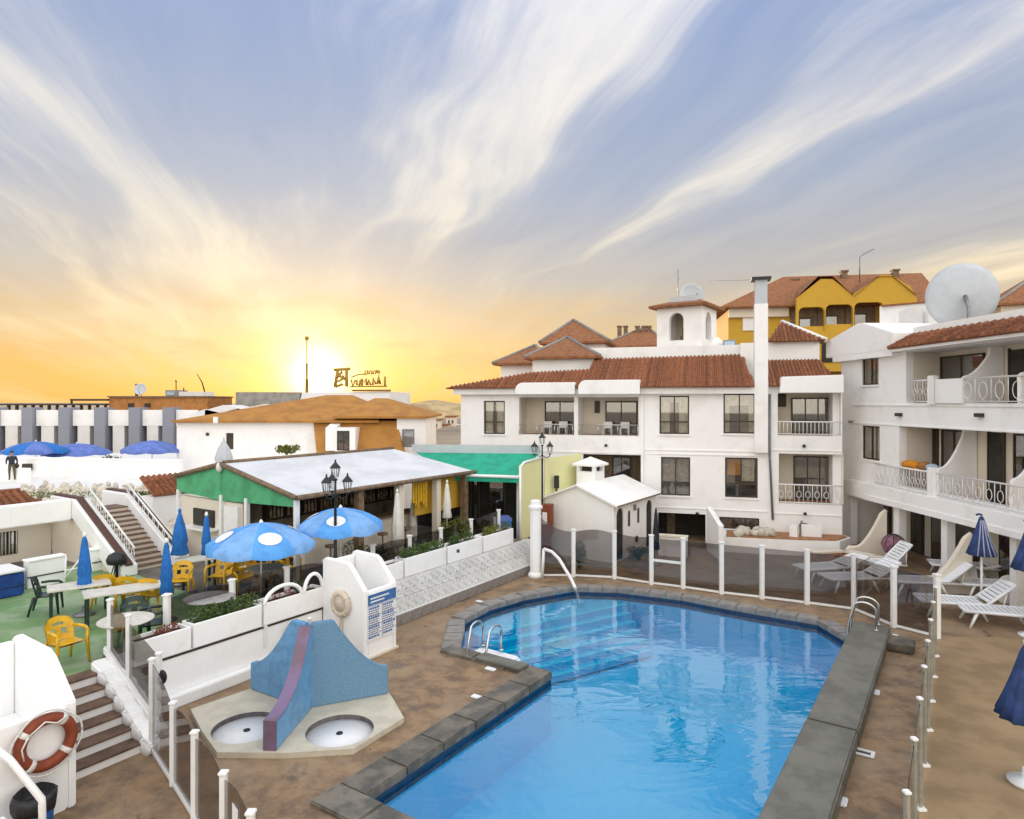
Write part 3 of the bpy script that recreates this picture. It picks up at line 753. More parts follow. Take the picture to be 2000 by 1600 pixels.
M['railgrey'] = mat('grey_olive_fence_post', (.34, .32, .26), .5, .2, 8)
farposts = [G(*p) for p in [(1120, 1127), (1200, 1131), (1272, 1142), (1334, 1150), (1409, 1161), (1488, 1170), (1576, 1181), (1668, 1193), (1746, 1226)]] + [FRc]
pil = G(1046, 1127)
fence('long smoked glass fence with white posts round the far pool end', [pil + Vector((.12, 0, 0))] + farposts, FH, arcs={0: -.10, 1: .10, 2: -.04, 3: -.02, 4: 0, 5: 0, 6: 0, 7: 0, 8: 0, 9: 0}, mid=(3,), tops=[2.05] + [FH] * 10, pw=.13)
pl = thing('gate_pillar', 'tall round white pillar at the corner of the glass fence', 'pillar', pil)
mb = MB(); mb.lathe([(.19, 0), (.19, 2.35), (.24, 2.36), (.24, 2.44), (.19, 2.46), (.17, 2.62), (0, 2.66)], 28, smooth=False); mb.build('shaft', M['stucco2'], pl)
mb = MB(); mb.lathe([(.26, 0), (.26, .10), (.20, .18)], 20); mb.build('base', M['stucco2'], pl)
fence('smoked glass fence running towards the camera along the sun deck', [FRc - U * .02 - U * (1.42 * k) for k in range(1, 9)], 1.62, pw=.06, arcs={k: .02 for k in range(9)}, pm=M['railgrey'], capm=True, rail=False)
# post feet plates along that fence
# near fence on the left, from the steps out across the deck
nf = [G(297, 1470), G(338, 1535), G(380, 1603)]
nf += [Vector((-3.68, 8.49, 0)), Vector((-3.03, 7.72, 0))]
fn = fence('curved smoked glass fence in the near corner by the steps', nf, 1.30, arcs={0: .05, 1: .10, 2: .10, 3: .08}, tops=[1.58, 1.28, 1.25, 1.25, 1.22], pw=.085)
mb = MB(); mb.ball((0, 0, 0), (.09, .04, .13), 10, 7); o = mb.build('lock', M['black'], fn); o.location = LW(-1.62, -1.36, 1.18)
mb = MB(); mb.box(-.10, .10, -.004, .004, -.16, .16); o = mb.build('warning_plate', M['signwhite'], fn); o.location = (nf[3] + nf[4]) / 2 + Vector((-.012, -.012, .92)); o.rotation_euler = (0, 0, atan2(nf[4].y - nf[3].y, nf[4].x - nf[3].x))
# fence up the side of the steps
fence('smoked glass panels climbing beside the brown steps', [LW(-1.64, -1.30, .32), LW(-1.64, -.25, .9), LW(-1.64, .45, 1.12)], 1.25, name='stair_glass_fence', rail=False, tops=[1.25, 1.15, 1.1], pw=.085, arcs={0: .0, 1: .0})
# terrace fence behind the planters
tp = []
for px, top in [(326, 1157), (453, 1130), (560, 1104), (636, 1085)]:
    x = FW.t(px, .62); tp.append(LW(x, .62, ZT))
fence('low smoked glass screen behind the near planters on the terrace', tp, .98, name='terrace_glass_screen', rail=False, pw=.12, tops=[1.0, .98, .98, .9])
tp = [LW(FW.t(px, .62), .62, ZT) for px in (728, 800, 861, 920, 974)]
fence('low smoked glass screen behind the planters over the tiled wall', tp, 1.0, name='terrace_glass_screen', rail=False, pw=.12, tops=[1.0, 1.0, 1.0, 1.05, 1.15])
# ================================================================== pool fittings
def ladder(loc, rotz, label):
    t = thing('pool_ladder', label, 'ladder', loc, rotz)
    for x in (-.27, .27):
        ps = [(x, .42, 0), (x, .42, .45)] + [(x, .42 - .28 * (1 - cos(q)), .45 + .20 * sin(q)) for q in [pi * k / 12 for k in range(1, 10)]] + [(x, -.20, .1), (x, -.22, -.25), (x, -.20, -1.0)]
        mb = MB(); mb.tube(ps, .028, 8); mb.build('handrail', M['steel'], t)
        mb = MB(); mb.lathe([(.06, 0), (.06, .02), (.03, .03)], 12, (x, .42, 0)); mb.build('foot_plate', M['steel'], t)
    for z in (-.25, -.5, -.75):
        mb = MB(); mb.box(-.245, .245, -.24, -.16, z - .015, z + .015); mb.build('rung', M['steel'], t)
    return t
lmid = (B_ + C_) / 2 - W * .62
ladder(lmid + Vector((0, 0, .066)), RU - pi / 2, 'steel pool ladder at the inner corner beside the white sky reflection slab')
ladder(K_ + U * .50 + W * .12 + Vector((0, 0, .302)), RU - pi, 'steel pool ladder at the end of the raised coping')
mb = MB(); mb.prism([(-.62, -.20), (.62, -.20), (.62, .20), (-.62, .20)], 0, .05)
o = mb.build('stone_step_slab', M['copingraised'], None, bevel=.015); o.location = lmid + W * .72 - U * .22 + Vector((0, 0, .072)); o.rotation_euler = (0, 0, RU - pi / 2)
tag(o, 'grey stone slab lying at the foot of the inner pool ladder', 'slab')
fl = thing('sky_reflection_slab', 'white slab added as a bright sky reflection on the water behind the inner ladder', 'sky reflection', G(968, 1287, -.10) , RU - pi / 2)
mb = MB(); mb.prism([(-.62, -.20), (-.5, -.26), (.5, -.26), (.60, -.2), (.60, .2), (.45, .26), (-.5, .26), (-.62, .2)], -.07, .10); mb.build('reflection_slab', M['plastic'], fl, bevel=.05)  # added white slab stands for bright sky reflected on the water
# curved spout
spt = thing('water_spout', 'white curved pipe arching from the fence over the pool', 'pipe', (0, 0, 0))
pp = [D(1062, 1072, 22.6), D(1078, 1078, 22.5), D(1092, 1092, 22.3), D(1104, 1112, 22.0), D(1116, 1132, 21.6), D(1124, 1150, 21.0)]
mb = MB(); mb.tube(pp, .055, 10); mb.build('pipe', M['white'], spt)
mb = MB(); mb.tube([pp[0], Vector((pp[0].x - .05, pp[0].y, 0))], .05, 8); mb.build('stand_pipe', M['white'], spt)
mb = MB(); mb.tube([pp[-1], pp[-1] + Vector((.05, -.25, -.12)), pp[-1] + Vector((.09, -.55, -.5)), pp[-1] + Vector((.10, -.7, -.2 - pp[-1].z + .1))], [.05, .06, .07, .09], 8); mb.build('falling_water', M['clear'], spt)
# deck light boxes and lids
for px, py, lab in [(1748, 1244, 'white deck fitting beside the farther fence bend'), (1711, 1354, 'small white deck fitting halfway along the raised coping'), (1645, 1568, 'square white deck lid at the near end of the raised coping'),
                    (932, 1363, 'white deck fitting beside the dark coping below the platform corner'), (958, 1308, 'white deck fitting behind the stone slab'), (937, 1176, 'white deck fitting near the far rounded pool edge')]:
    p = G(px, py); o = MB().box(-.13, .13, -.07, .07, 0, .035).build('deck_light', M['plastic'], None, bevel=.015); o.location = p; o.rotation_euler = (0, 0, RU if px > 1500 else RU - pi / 2)
    tag(o, lab, 'deck light', 'white fittings set in the pool deck')
sk = thing('skimmer_box', 'white rectangular skimmer frame with dark openings beside the raised coping', 'skimmer', G(1684, 1472), RU - pi / 2)
mb = MB(); mb.box(-.19, .19, -.11, -.06, .005, .04); mb.box(-.19, .19, .06, .11, .005, .04); mb.box(-.19, -.13, -.06, .06, .005, .04); mb.box(.13, .19, -.06, .06, .005, .04); mb.build('frame', M['plastic'], sk, bevel=.01)
mb = MB(); mb.box(-.128, .128, -.058, .058, .004, .015); mb.build('opening', M['framebrown'], sk)
# ================================================================== furniture builders
def mono_chair(m, label, loc, rotz, group='plastic chairs on the terrace', name='plastic_armchair', proto=None):
    if proto: return dup(proto, loc, rotz, label, group)
    t = thing(name, label, 'chair', loc, rotz, group)
    # seat faces -y; back at +y
    mb = MB(); N = 6
    vs = []; fs = []
    for i in range(N + 1):
        for j in range(N + 1):
            x = -.23 + .46 * i / N; y = -.24 + .46 * j / N
            zz = .43 - .025 * sin(pi * i / N) * (j / N + .3) + (.015 if j == 0 else 0); vs.append((x, y, zz))
    for i in range(N):
        for j in range(N): a = i * (N + 1) + j; fs.append((a, a + N + 1, a + N + 2, a + 1))
    mb.add(vs, fs, True); mb.add([(v[0], v[1], v[2] - .03) for v in vs], [f[::-1] for f in fs], True); mb.build('seat', m, t)
    mb = MB(); vs = []; fs = []; nI, nJ = 10, 8
    for i in range(nI + 1):
        for j in range(nJ + 1):
            s = -1 + 2 * i / nI; h = j / nJ; wdt = .235 + .03 * h - .06 * max(0, h - .75) * 4 * abs(s)
            vs.append((s * wdt, .21 + .10 * h - .07 * s * s, .42 + .44 * h - .05 * s * s * h))
    for i in range(nI):
        for j in range(nJ):
            if j in (2, 3) and i in (2, 3, 6, 7): continue      # slots
            if j == 5 and i in (3, 4, 5, 6): continue
            a = i * (nJ + 1) + j; fs.append((a, a + nJ + 1, a + nJ + 2, a + 1))
    mb.add(vs, fs, True); mb.add([(v[0], v[1] + .018, v[2]) for v in vs], [f[::-1] for f in fs], True); mb.build('backrest', m, t)
    for sx in (-1, 1):
        mb = MB(); mb.tube([(sx * .24, .16, .66), (sx * .275, 0, .665), (sx * .28, -.18, .655), (sx * .275, -.25, .62)], [.03, .032, .032, .028], 6); mb.build('armrest', m, t)
        mb = MB(); mb.tube([(sx * .29, -.27, 0), (sx * .265, -.235, .43), (sx * .275, -.245, .63)], [.022, .035, .026], 6); mb.build('leg', m, t)
        mb = MB(); mb.tube([(sx * .27, .33, 0), (sx * .225, .22, .43)], [.022, .036], 6); mb.build('leg', m, t)
    return t
def table(label, loc, rotz, L, Wd, m, mleg, round_=False, h=.73, proto=None):
    t = thing('terrace_table', label, 'table', loc, rotz)
    mb = MB()
    if round_: mb.lathe([(0, h - .035), (L / 2 - .02, h - .035), (L / 2, h - .02), (L / 2, h - .005), (L / 2 - .02, h), (0, h)], 28)
    else: mb.box(-L / 2, L / 2, -Wd / 2, Wd / 2, h - .035, h)
    mb.build('table_top', m, t, bevel=0 if round_ else .012)
    if round_:
        mb = MB(); mb.tube([(0, 0, .04), (0, 0, h - .037)], .04, 8); mb.build('pedestal', mleg, t)
        for k in range(4):
            q = k * pi / 2 + .4; mb = MB(); mb.tube([(0, 0, .10), (cos(q) * L * .36, sin(q) * L * .36, .02)], .025, 6); mb.build('foot', mleg, t)
    else:
        for sx in (-1, 1):
            for sy in (-1, 1):
                mb = MB(); x, y = sx * (L / 2 - .08), sy * (Wd / 2 - .08); mb.box(x - .03, x + .03, y - .03, y + .03, 0, h - .036); mb.build('leg', mleg, t)
    return t
def closed_umbrella(label, loc, m, top, zlow, rmax=.13, tip=M['white'], name='folded_umbrella', group=None, n=24, tie=True):
    t = thing(name, label, 'umbrella', loc, 0, group)
    prof = [(.02, top - .02), (.05, top - .12), (rmax * .62, top - .35 * (top - zlow)), (rmax * .95, zlow + .30 * (top - zlow)), (rmax * .80, zlow + .22 * (top - zlow)), (rmax * 1.05, zlow + .02), (rmax * .9, zlow), (.025, zlow + .05)]
    mb = MB(); mb.lathe(prof, n, wob=lambda j, i: 1 + (.16 if j % 3 == 0 else -.10) * (0 if i in (0, 7) else 1)); mb.build('canopy', m, t)
    mb = MB(); mb.tube([(0, 0, 0.02), (0, 0, top - .02)], .022, 8); mb.build('pole', M['white'], t)
    mb = MB(); mb.lathe([(.035, top - .05), (.045, top), (.02, top + .06), (0, top + .07)], 10); mb.build('finial', tip, t)
    mb = MB(); mb.lathe([(.22, 0), (.23, .04), (.07, .08), (.05, .22), (0, .22)], 16); mb.build('base', M['metalgrey'], t)
    return t
def open_umbrella(label, loc, apex, R, drop, mats, patches, name='open_umbrella', scallop=.04, n=8, rot=.2):
    t = thing(name, label, 'umbrella', loc, rot)
    for k in range(n):
        a0, a1 = 2 * pi * k / n, 2 * pi * (k + 1) / n
        mb = MB(); vs = []; fs = []; NR, NA = 6, 4
        for i in range(NR + 1):
            r = R * i / NR
            for j in range(NA + 1):
                q = a0 + (a1 - a0) * j / NA; sag = sin(pi * j / NA)
                rr = r * (1 - .045 * sag * i / NR)
                vs.append((rr * cos(q), rr * sin(q), apex - drop * (.30 * i / NR + .70 * (i / NR) ** 2.4) - .03 * sag * i / NR))
        for i in range(NR):
            for j in range(NA): a = i * (NA + 1) + j; fs.append((a, a + 1, a + NA + 2, a + NA + 1))
        # valance
        o = len(vs)
        for j in range(NA + 1):
            v = vs[NR * (NA + 1) + j]; vs.append((v[0] * 1.005, v[1] * 1.005, v[2] - .13 - scallop * sin(pi * j / NA)))
        for j in range(NA): fs.append((NR * (NA + 1) + j, NR * (NA + 1) + j + 1, o + j + 1, o + j))
        mb.add(vs, fs, True); pn = mb.build('canopy_panel', mats[k % len(mats)], t)
        if k in patches:
            mb = MB(); qm = (a0 + a1) / 2; fs = []
            def cpt(s_, q):
                sag = cos((q - qm) / (a1 - a0) * pi); rr = R * s_ * (1 - .045 * sag * s_)
                return (rr * cos(q), rr * sin(q), apex - drop * (.30 * s_ + .70 * s_ ** 2.4) - .03 * sag * s_ + .014)
            ps = [cpt(.68, qm)]
            for ring in (.5, 1):
                for j in range(16):
                    e = 2 * pi * j / 16; ps.append(cpt(.68 + .17 * ring * cos(e), qm + (a1 - a0) * .40 * ring * sin(e)))
            for j in range(16):
                j2 = (j + 1) % 16; fs += [(0, 1 + j, 1 + j2), (1 + j, 17 + j, 17 + j2, 1 + j2)]
            mb.add(ps, fs, True); mb.build('printed_patch', M['signwhite'], pn)
    mb = MB(); mb.tube([(0, 0, .02), (0, 0, apex + .02)], .022, 8); mb.build('pole', M['white'], t)
    mb = MB(); mb.lathe([(.05, apex - .01), (.05, apex + .03), (0, apex + .09)], 10); mb.build('finial', M['white'], t)
    mb = MB()
    for k in range(n):
        q = 2 * pi * k / n; mb = MB(); mb.tube([(0, 0, apex - .06)] + [(R * s * cos(q), R * s * sin(q), apex - drop * (.30 * s + .70 * s ** 2.4) - .025) for s in (.33, .66, .97)], .008, 5); mb.build('rib', M['white'], t)
    mb = MB(); mb.lathe([(.24, 0), (.25, .05), (.07, .09), (.05, .24), (0, .24)], 16); mb.build('base', M['metalgrey'], t)
    return t
M['skyblue2'] = mat('paler_blue_canvas', (.20, .42, .78), .7, .2, 3, .15, 50)
# ------------------------------------------------------------------ terrace furniture
def T(px, py, z): p = G(px, py, z); return Vector((p.x, p.y, ZT + .008))
yc0 = mono_chair(M['yellowplastic'], 'yellow plastic armchair standing alone on the green floor', T(128, 1298, ZT), radians(62))
YC = [((208, 1116, 1.86), 200, 'yellow armchair pushed behind the long white table, near its left end'), ((256, 1120, 1.86), 185, 'yellow armchair at the middle of the long white table'),
      ((300, 1128, 1.80), 178, 'yellow armchair behind the right end of the long white table'),
      ((352, 1101, 1.86), 10, 'yellow armchair beside the small white table under folded umbrellas'), ((430, 1092, 1.86), -8, 'yellow armchair facing the folded umbrella, left of the open one'),
      ((463, 1082, 1.86), 150, 'yellow armchair half hidden under the nearer open umbrella'), ((508, 1074, 1.86), 100, 'yellow armchair under the right rim of the nearer open umbrella'), ((480, 1106, 1.80), 40, 'yellow armchair with blue cushion below the nearer open umbrella'),
      ((560, 1078, 1.86), 60, 'yellow armchair between the two open umbrellas')]
for (pz, r, lab) in YC: mono_chair(None, lab, T(*pz), radians(r), proto=yc0)
mono_chair(M['greenplastic'], 'dark green plastic armchair on the green floor by a table', T(92, 1196, ZT), radians(115), name='plastic_armchair')
gc = [o for o in bpy.data.objects if o.get('label', '').startswith('dark green plastic')][0]
for pz, r, lab in [((262, 1172, 1.86), 30, 'dark green armchair between the long table and the round table'), ((300, 1180, 1.80), -60, 'dark green armchair right of the white round table')]: mono_chair(None, lab, T(*pz), radians(r), proto=gc)
table('small rectangular table next to the dark green armchair', T(155, 1142, ZT + .73), RU - .35, 1.25, .7, M['tabletop'], M['greenplastic'])
table('long white table with yellow chairs behind it', T(250, 1149, ZT + .73), RU - .35, 1.75, .72, M['tabletop'], M['greenplastic'])
table('white round table beside the nearest white planter', T(246, 1210, ZT + .73), 0, 1.0, 1.0, M['tabletop'], M['greenplastic'], True)
table('grey round table behind the long planter', T(408, 1167, ZT + .73), 0, 1.05, 1.0, M['tablegrey'], M['greenplastic'], True)
table('small white table under the two folded blue umbrellas', T(384, 1091, ZT + .73), RU - .3, .95, .7, M['tabletop'], M['greenplastic'])
table('round table in the shade of the nearer open umbrella', T(520, 1108, ZT + .73), 0, .9, .9, M['tablegrey'], M['greenplastic'], True)
def at_depth(px, Y, z): p = D(px, 785, Y); return Vector((p.x, p.y, z))
closed_umbrella('folded blue umbrella over the small rectangular table', at_depth(165, 15.6, ZT + .008), M['blue'], 1.88, .62, .14, group='folded blue terrace umbrellas')
closed_umbrella('folded blue umbrella at the right end of the long table', at_depth(325, 15.2, ZT + .008), M['blue'], 1.82, .62, .13, group='folded blue terrace umbrellas')
closed_umbrella('tallest folded blue umbrella in front of the parapet stair', at_depth(351, 18.2, ZT + .008), M['blue'], 2.02, .82, .20, group='folded blue terrace umbrellas', tip=M['blue'])
closed_umbrella('folded blue umbrella in front of the green-gabled pavilion hatch', at_depth(403, 17.6, ZT + .008), M['blue'], 2.02, .95, .12, group='folded blue terrace umbrellas')
open_umbrella('nearer open light blue umbrella with white patches', at_depth(510, 16.6, ZT + .008), 1.98, 1.30, .50, [M['skyblue'], M['skyblue2']], (0, 3, 4, 6))
open_umbrella('farther open light blue umbrella behind the lamp post', at_depth(665, 18.2, ZT + .008), 2.10, 1.17, .45, [M['skyblue2'], M['skyblue']], (0, 3, 5), rot=.5)
closed_umbrella('folded cream umbrella in front of the marquee', at_depth(776, 20.5, ZT + .008), M['whitecanvas'], 2.25, .55, .17, tip=M['whitecanvas'], name='folded_umbrella')
closed_umbrella('folded cream umbrella by the yellow blind', at_depth(873, 22.6, ZT + .008), M['whitecanvas'], 2.28, 1.05, .14, tip=M['whitecanvas'], name='folded_umbrella')
closed_umbrella('short folded cream umbrella between two taller ones', at_depth(806, 23.4, ZT + .008), M['whitecanvas'], 1.55, .6, .12, tip=M['whitecanvas'], name='folded_umbrella')
# lamp posts
def lamp(label, loc, h, arms, s=1.0):
    t = thing('lamp_post', label, 'street lamp', loc)
    mb = MB(); mb.lathe([(.11, 0), (.11, .1), (.07, .2), (.055, .9), (.075, .95), (.045, 1.0), (.035, h - .5), (.05, h - .48), (.03, h - .44), (.03, h - .05)], 12); mb.build('post', M['black'], t)
    def lantern(x, y, z):
        mb = MB(); mb.lathe([(.05 * s, 0), (.07 * s, .04 * s), (.11 * s, .26 * s)], 6, (x, y, z), smooth=False); g = mb.build('lantern_glass', M['clear'], t)
        mb = MB(); mb.lathe([(.14 * s, .262 * s), (.12 * s, .30 * s), (.05 * s, .38 * s), (.02 * s, .42 * s), (.025 * s, .45 * s), (0, .49 * s)], 6, (x, y, z), smooth=False); mb.build('lantern_cap', M['black'], t)
        mb = MB()
        for k in range(6):
            q = k * pi / 3; mb.tube([(x + .071 * s * cos(q), y + .071 * s * sin(q), z + .04 * s), (x + .112 * s * cos(q), y + .112 * s * sin(q), z + .262 * s)], .008, 4)
        mb.lathe([(.015, -.05 * s), (.055 * s, -.02 * s), (.055 * s, 0)], 6, (x, y, z)); mb.build('lantern_cage', M['black'], t)
    for q in arms:
        r = .30 * s; mb = MB(); mb.tube([(0, 0, h - .46), (r * .5 * cos(q), r * .5 * sin(q), h - .56), (r * .95 * cos(q), r * .95 * sin(q), h - .52), (r * cos(q), r * sin(q), h - .40)], .018, 6); mb.build('scroll_arm', M['black'], t)
        lantern(r * cos(q), r * sin(q), h - .40)
    lantern(0, 0, h - .05)
    return t
lamp('black three-lantern lamp post rising in front of the open umbrella', at_depth(655, 17.3, ZT), 3.05, (0, 2.1, 4.2), 1.05)
lamp('slim black lamp post beside the white hut and lime screen', at_depth(1059, 26.3, .0), 4.35, (.2, 2.9), 1.05)
# hedges and plants on the terrace
def bush(label, loc, r, n, size, m, cat='bush', name='bush', stem=True):
    t = thing(name, label, cat, loc)
    mb = MB()
    for k in range(9):
        c = (random.uniform(-.6, .6) * r[0], random.uniform(-.6, .6) * r[1], r[2] + random.uniform(-.45, .45) * r[2])
        mb.leaves(c, (r[0] * .5, r[1] * .5, r[2] * .55), n // 9, size)
    mb.build('foliage', M[m], t)
    mb = MB()
    for k in range(5): q = k * 1.3; mb.tube([(0, 0, 0), (cos(q) * r[0] * .3, sin(q) * r[1] * .3, r[2] * .8), (cos(q) * r[0] * .5, sin(q) * r[1] * .5, r[2] * 1.4)], [.03, .02, .008], 5)
    mb.build('stems', M['soil'], t)
    return t
bush('bright green clipped hedge in front of the dark awning bay', at_depth(888, 22.3, ZT), (.75, .6, .60), 3600, .07, 'leafy')
bush('dark olive bush under the farther open umbrella', at_depth(712, 19.2, ZT), (.75, .55, .50), 2600, .07, 'leafd')
bush('low green shrub behind the farthest planter', at_depth(955, 24.0, ZT), (.40, .35, .34), 900, .07, 'leaf')
bush('small green shrub beside the white door of the awning bay', at_depth(985, 25.0, ZT), (.35, .3, .35), 700, .07, 'leafy')
bush('potted green shrub behind the first fence panel', at_depth(1131, 23.9, .0), (.28, .24, .55), 1100, .07, 'leaf')
bush('dark shrub at the foot of the hut arches', at_depth(1247, 25.2, .0), (.45, .3, .30), 900, .07, 'leafd')
# blue covered box and low walls at the left
bb = thing('covered_bin_store', 'large box under a dark blue tarpaulin at the terrace edge', 'box', G(48, 1162, ZT), RU)
mb = MB(); mb.box(-3.0, 0, 0, 1.0, 0, .62); mb.build('tarpaulin', M['bluecover'], bb, bevel=.04)
mb = MB(); mb.box(-3.0, .03, -.03, 1.03, .62, .68); mb.build('lid', M['signwhite'], bb, bevel=.02)
mb = MB(); mb.box(-3.0, .012, -.012, 1.0, .26, .275); mb.build('strap', M['black'], bb)
def lowwall(px0, px1, py, h, Yoff, label):
    o = G(px0, py, ZT); f = Fac(o, RU); L = f.t(px1)
    t = thing('low_wall', label, 'wall', o, RU)
    mb = MB(); mb.box(0, L, 0, .28, 0, h); mb.build('wall_core', M['stucco2'], t, bevel=.02)
    mb = MB(); mb.box(-.01, L + .01, -.02, -.001, h * .42, h * .46); mb.build('shadow_groove', M['black'], t)
    mb = MB(); mb.box(-.02, L + .02, -.03, .31, h + .001, h + .05); mb.build('cap', M['stucco2'], t, bevel=.01)
    return t
lowwall(54, 128, 1152, .72, 0, 'low white wall right of the blue covered box')
lowwall(180, 238, 1118, .62, 0, 'low white wall at the foot of the parapet stair')
ch = thing('stone_ornament', 'black rounded grill cover behind the yellow chairs', 'grill', G(228, 1128, ZT), .3)
mb = MB(); mb.lathe([(.05, 0), (.05, .5), (.30, .55), (.34, .72), (.27, .90), (.12, .99), (0, 1.0)], 16); mb.build('cover', M['black'], ch)
for q in (0, 2.1, 4.2):
    mb = MB(); mb.tube([(cos(q) * .1, sin(q) * .1, .55), (cos(q) * .32, sin(q) * .32, 0)], .02, 6); mb.build('leg', M['black'], ch)
ch.name = 'covered_grill'; ch.scale = (.8, .8, .72)
ep = thing('white_frame_easel', 'white folded frame standing by the low wall', 'frame', G(146, 1140, ZT), RU)
for x in (-.25, .25):
    mb = MB(); mb.tube([(x, 0, 0), (x * .7, .1, .78)], .022, 6); mb.build('leg', M['white'], ep)
mb = MB(); mb.tube([(-.2, .05, .40), (.2, .05, .40)], .02, 6); mb.tube([(-.22, .03, .2), (.2, .09, .68)], .02, 6); mb.build('brace', M['white'], ep)
ep.name = 'folded_stand'
# ================================================================== roof tiles, windows, railings
def tile_roof(parent, poly, n, m=None, base=None, r=None, slabname='roof_slab', thick=.06, seg=.42, ribs=True):
    """poly: 3-D points, first edge = eave; ribs run straight up the slope, each rib one piece"""
    poly = [Vector(p) for p in poly]; e0, e1 = poly[0], poly[1]
    ex = (e1 - e0).normalized(); nn = ex.cross(poly[2] - e0).normalized()
    if nn.z < 0: nn = -nn
    up = nn.cross(ex).normalized()
    if up.z < 0: up = -up
    pts = [((p - e0).dot(ex), (p - e0).dot(up)) for p in poly]
    mb = MB(); k = len(poly)
    mb.add([p - nn * .002 for p in poly] + [p - nn * thick for p in poly], [list(range(k)), list(range(k, 2 * k))[::-1]] + [(i, (i + 1) % k, k + (i + 1) % k, k + i) for i in range(k)])
    mb.build(slabname, base or m or M['tile'], parent)
    if not ribs: return
    a0, a1 = min(p[0] for p in pts), max(p[0] for p in pts); st = (a1 - a0) / n; r = r or st * .36
    for i in range(n):
        a = a0 + (i + .5) * st; bs = []
        for (p, q) in zip(pts, pts[1:] + pts[:1]):
            if (p[0] - a) * (q[0] - a) < 0: bs.append(p[1] + (q[1] - p[1]) * (a - p[0]) / (q[0] - p[0]))
        if len(bs) < 2 or max(bs) - min(bs) < .08: continue
        b0, b1 = min(bs) - .05, max(bs); ns = max(1, int((b1 - b0) / seg + .5))
        mb = MB(); vs = []; fs = []
        for s in range(ns):
            for e, rr in ((0, r * 1.12), (1, r * .86)):
                b = b0 + (b1 - b0) * (s + e) / ns
                for j in range(6):
                    q = pi * j / 5; vs.append(e0 + ex * (a + cos(q) * rr) + up * b + nn * (sin(q) * rr + .002))
        for s in range(2 * ns - 1):
            for j in range(5): fs.append((s * 6 + j, s * 6 + j + 1, s * 6 + j + 7, s * 6 + j + 6))
        fs.append(tuple(range(6)))
        mb.add(vs, fs, True); mb.build('roof_tile', m or M['tile'], parent)
def window(parent, x0, x1, z0, z1, y, panes=(2, 1), split=None, fr=.06, curtain='curtain', m=None, depth=.10, room=True, cov=.5):
    """framed window set into a wall opening; local x right, y into the building"""
    m = m or M['framebrown']; L, Hh = x1 - x0, z1 - z0
    mb = MB(); yf = y + .06
    mb.box(x0, x1, yf, yf + .06, z0, z0 + fr); mb.box(x0, x1, yf, yf + .06, z1 - fr, z1)
    mb.box(x0, x0 + fr, yf, yf + .06, z0 + fr, z1 - fr); mb.box(x1 - fr, x1, yf, yf + .06, z0 + fr, z1 - fr)
    xs = [x0 + fr + (L - 2 * fr) * i / panes[0] for i in range(panes[0] + 1)]
    zs = [z0 + fr, z1 - fr] if panes[1] == 1 else [z0 + fr, z0 + Hh * (split or .5), z1 - fr]
    for xx in xs[1:-1]: mb.box(xx - fr * .4, xx + fr * .4, yf + .003, yf + .057, z0 + fr, z1 - fr)
    for zz in zs[1:-1]: mb.box(x0 + fr, x1 - fr, yf + .001, yf + .059, zz - fr * .45, zz + fr * .45)
    w_ = mb.build('window', m, parent)
    for i in range(len(xs) - 1):
        for j in range(len(zs) - 1):
            mb = MB(); mb.box(xs[i], xs[i + 1], yf + .025, yf + .031, zs[j], zs[j + 1]); mb.build('pane', M['glass'], w_)
    if curtain:
        for sd in (0, 1):
            cw = L * cov * random.uniform(.6, 1.0); mb = MB(); vs = []; fs = []; N = 18
            for i in range(N + 1):
                xx = (x0 + .03 + cw * i / N) if sd == 0 else (x1 - .03 - cw * i / N)
                yy = yf + .16 + .025 * sin(i * 2.1); vs += [(xx, yy, z0 + .02), (xx, yy, z1 - .02)]
            for i in range(N): fs.append((2 * i, 2 * i + 2, 2 * i + 3, 2 * i + 1))
            mb.add(vs, fs, True); mb.build('curtain', M[curtain], w_)
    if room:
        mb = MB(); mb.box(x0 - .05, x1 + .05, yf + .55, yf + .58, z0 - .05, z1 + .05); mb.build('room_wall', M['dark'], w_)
    return w_
def balusters(parent, p0, p1, h, n, m=None, scroll=True, z0=.06, name='railing'):
    """railing from p0 to p1 (local points, base) with separate bars"""
    m = m or M['white']; p0, p1 = Vector(p0), Vector(p1); d = p1 - p0; L = d.length; d.normalize()
    upv = Vector((0, 0, 1))
    mb = MB(); mb.tube([p0 + upv * h, p1 + upv * h], .03, 8); rl = mb.build(name, m, parent); mb = MB(); mb.tube([p0 + upv * z0, p1 + upv * z0], .02, 6); mb.build('bottom_bar', m, rl)
    for i in range(n):
        q = p0 + d * (L * (i + .5) / n); mb = MB()
        if scroll and i % 2 == 0:
            R = min(L / n * .52, h * .22); zc = h * .5
            mb.tube([q + d * (R * cos(a)) + upv * (zc + R * 1.5 * sin(a)) for a in [2 * pi * k / 12 for k in range(12)]], .012, 5, closed=True)
            mb.tube([q + upv * z0, q + upv * (zc - R * 1.5)], .010, 5); mb.tube([q + upv * (zc + R * 1.5), q + upv * h], .010, 5)
        else: mb.tube([q + upv * z0, q + upv * h], .014, 5)
        mb.build('baluster', m, rl)
    return rl
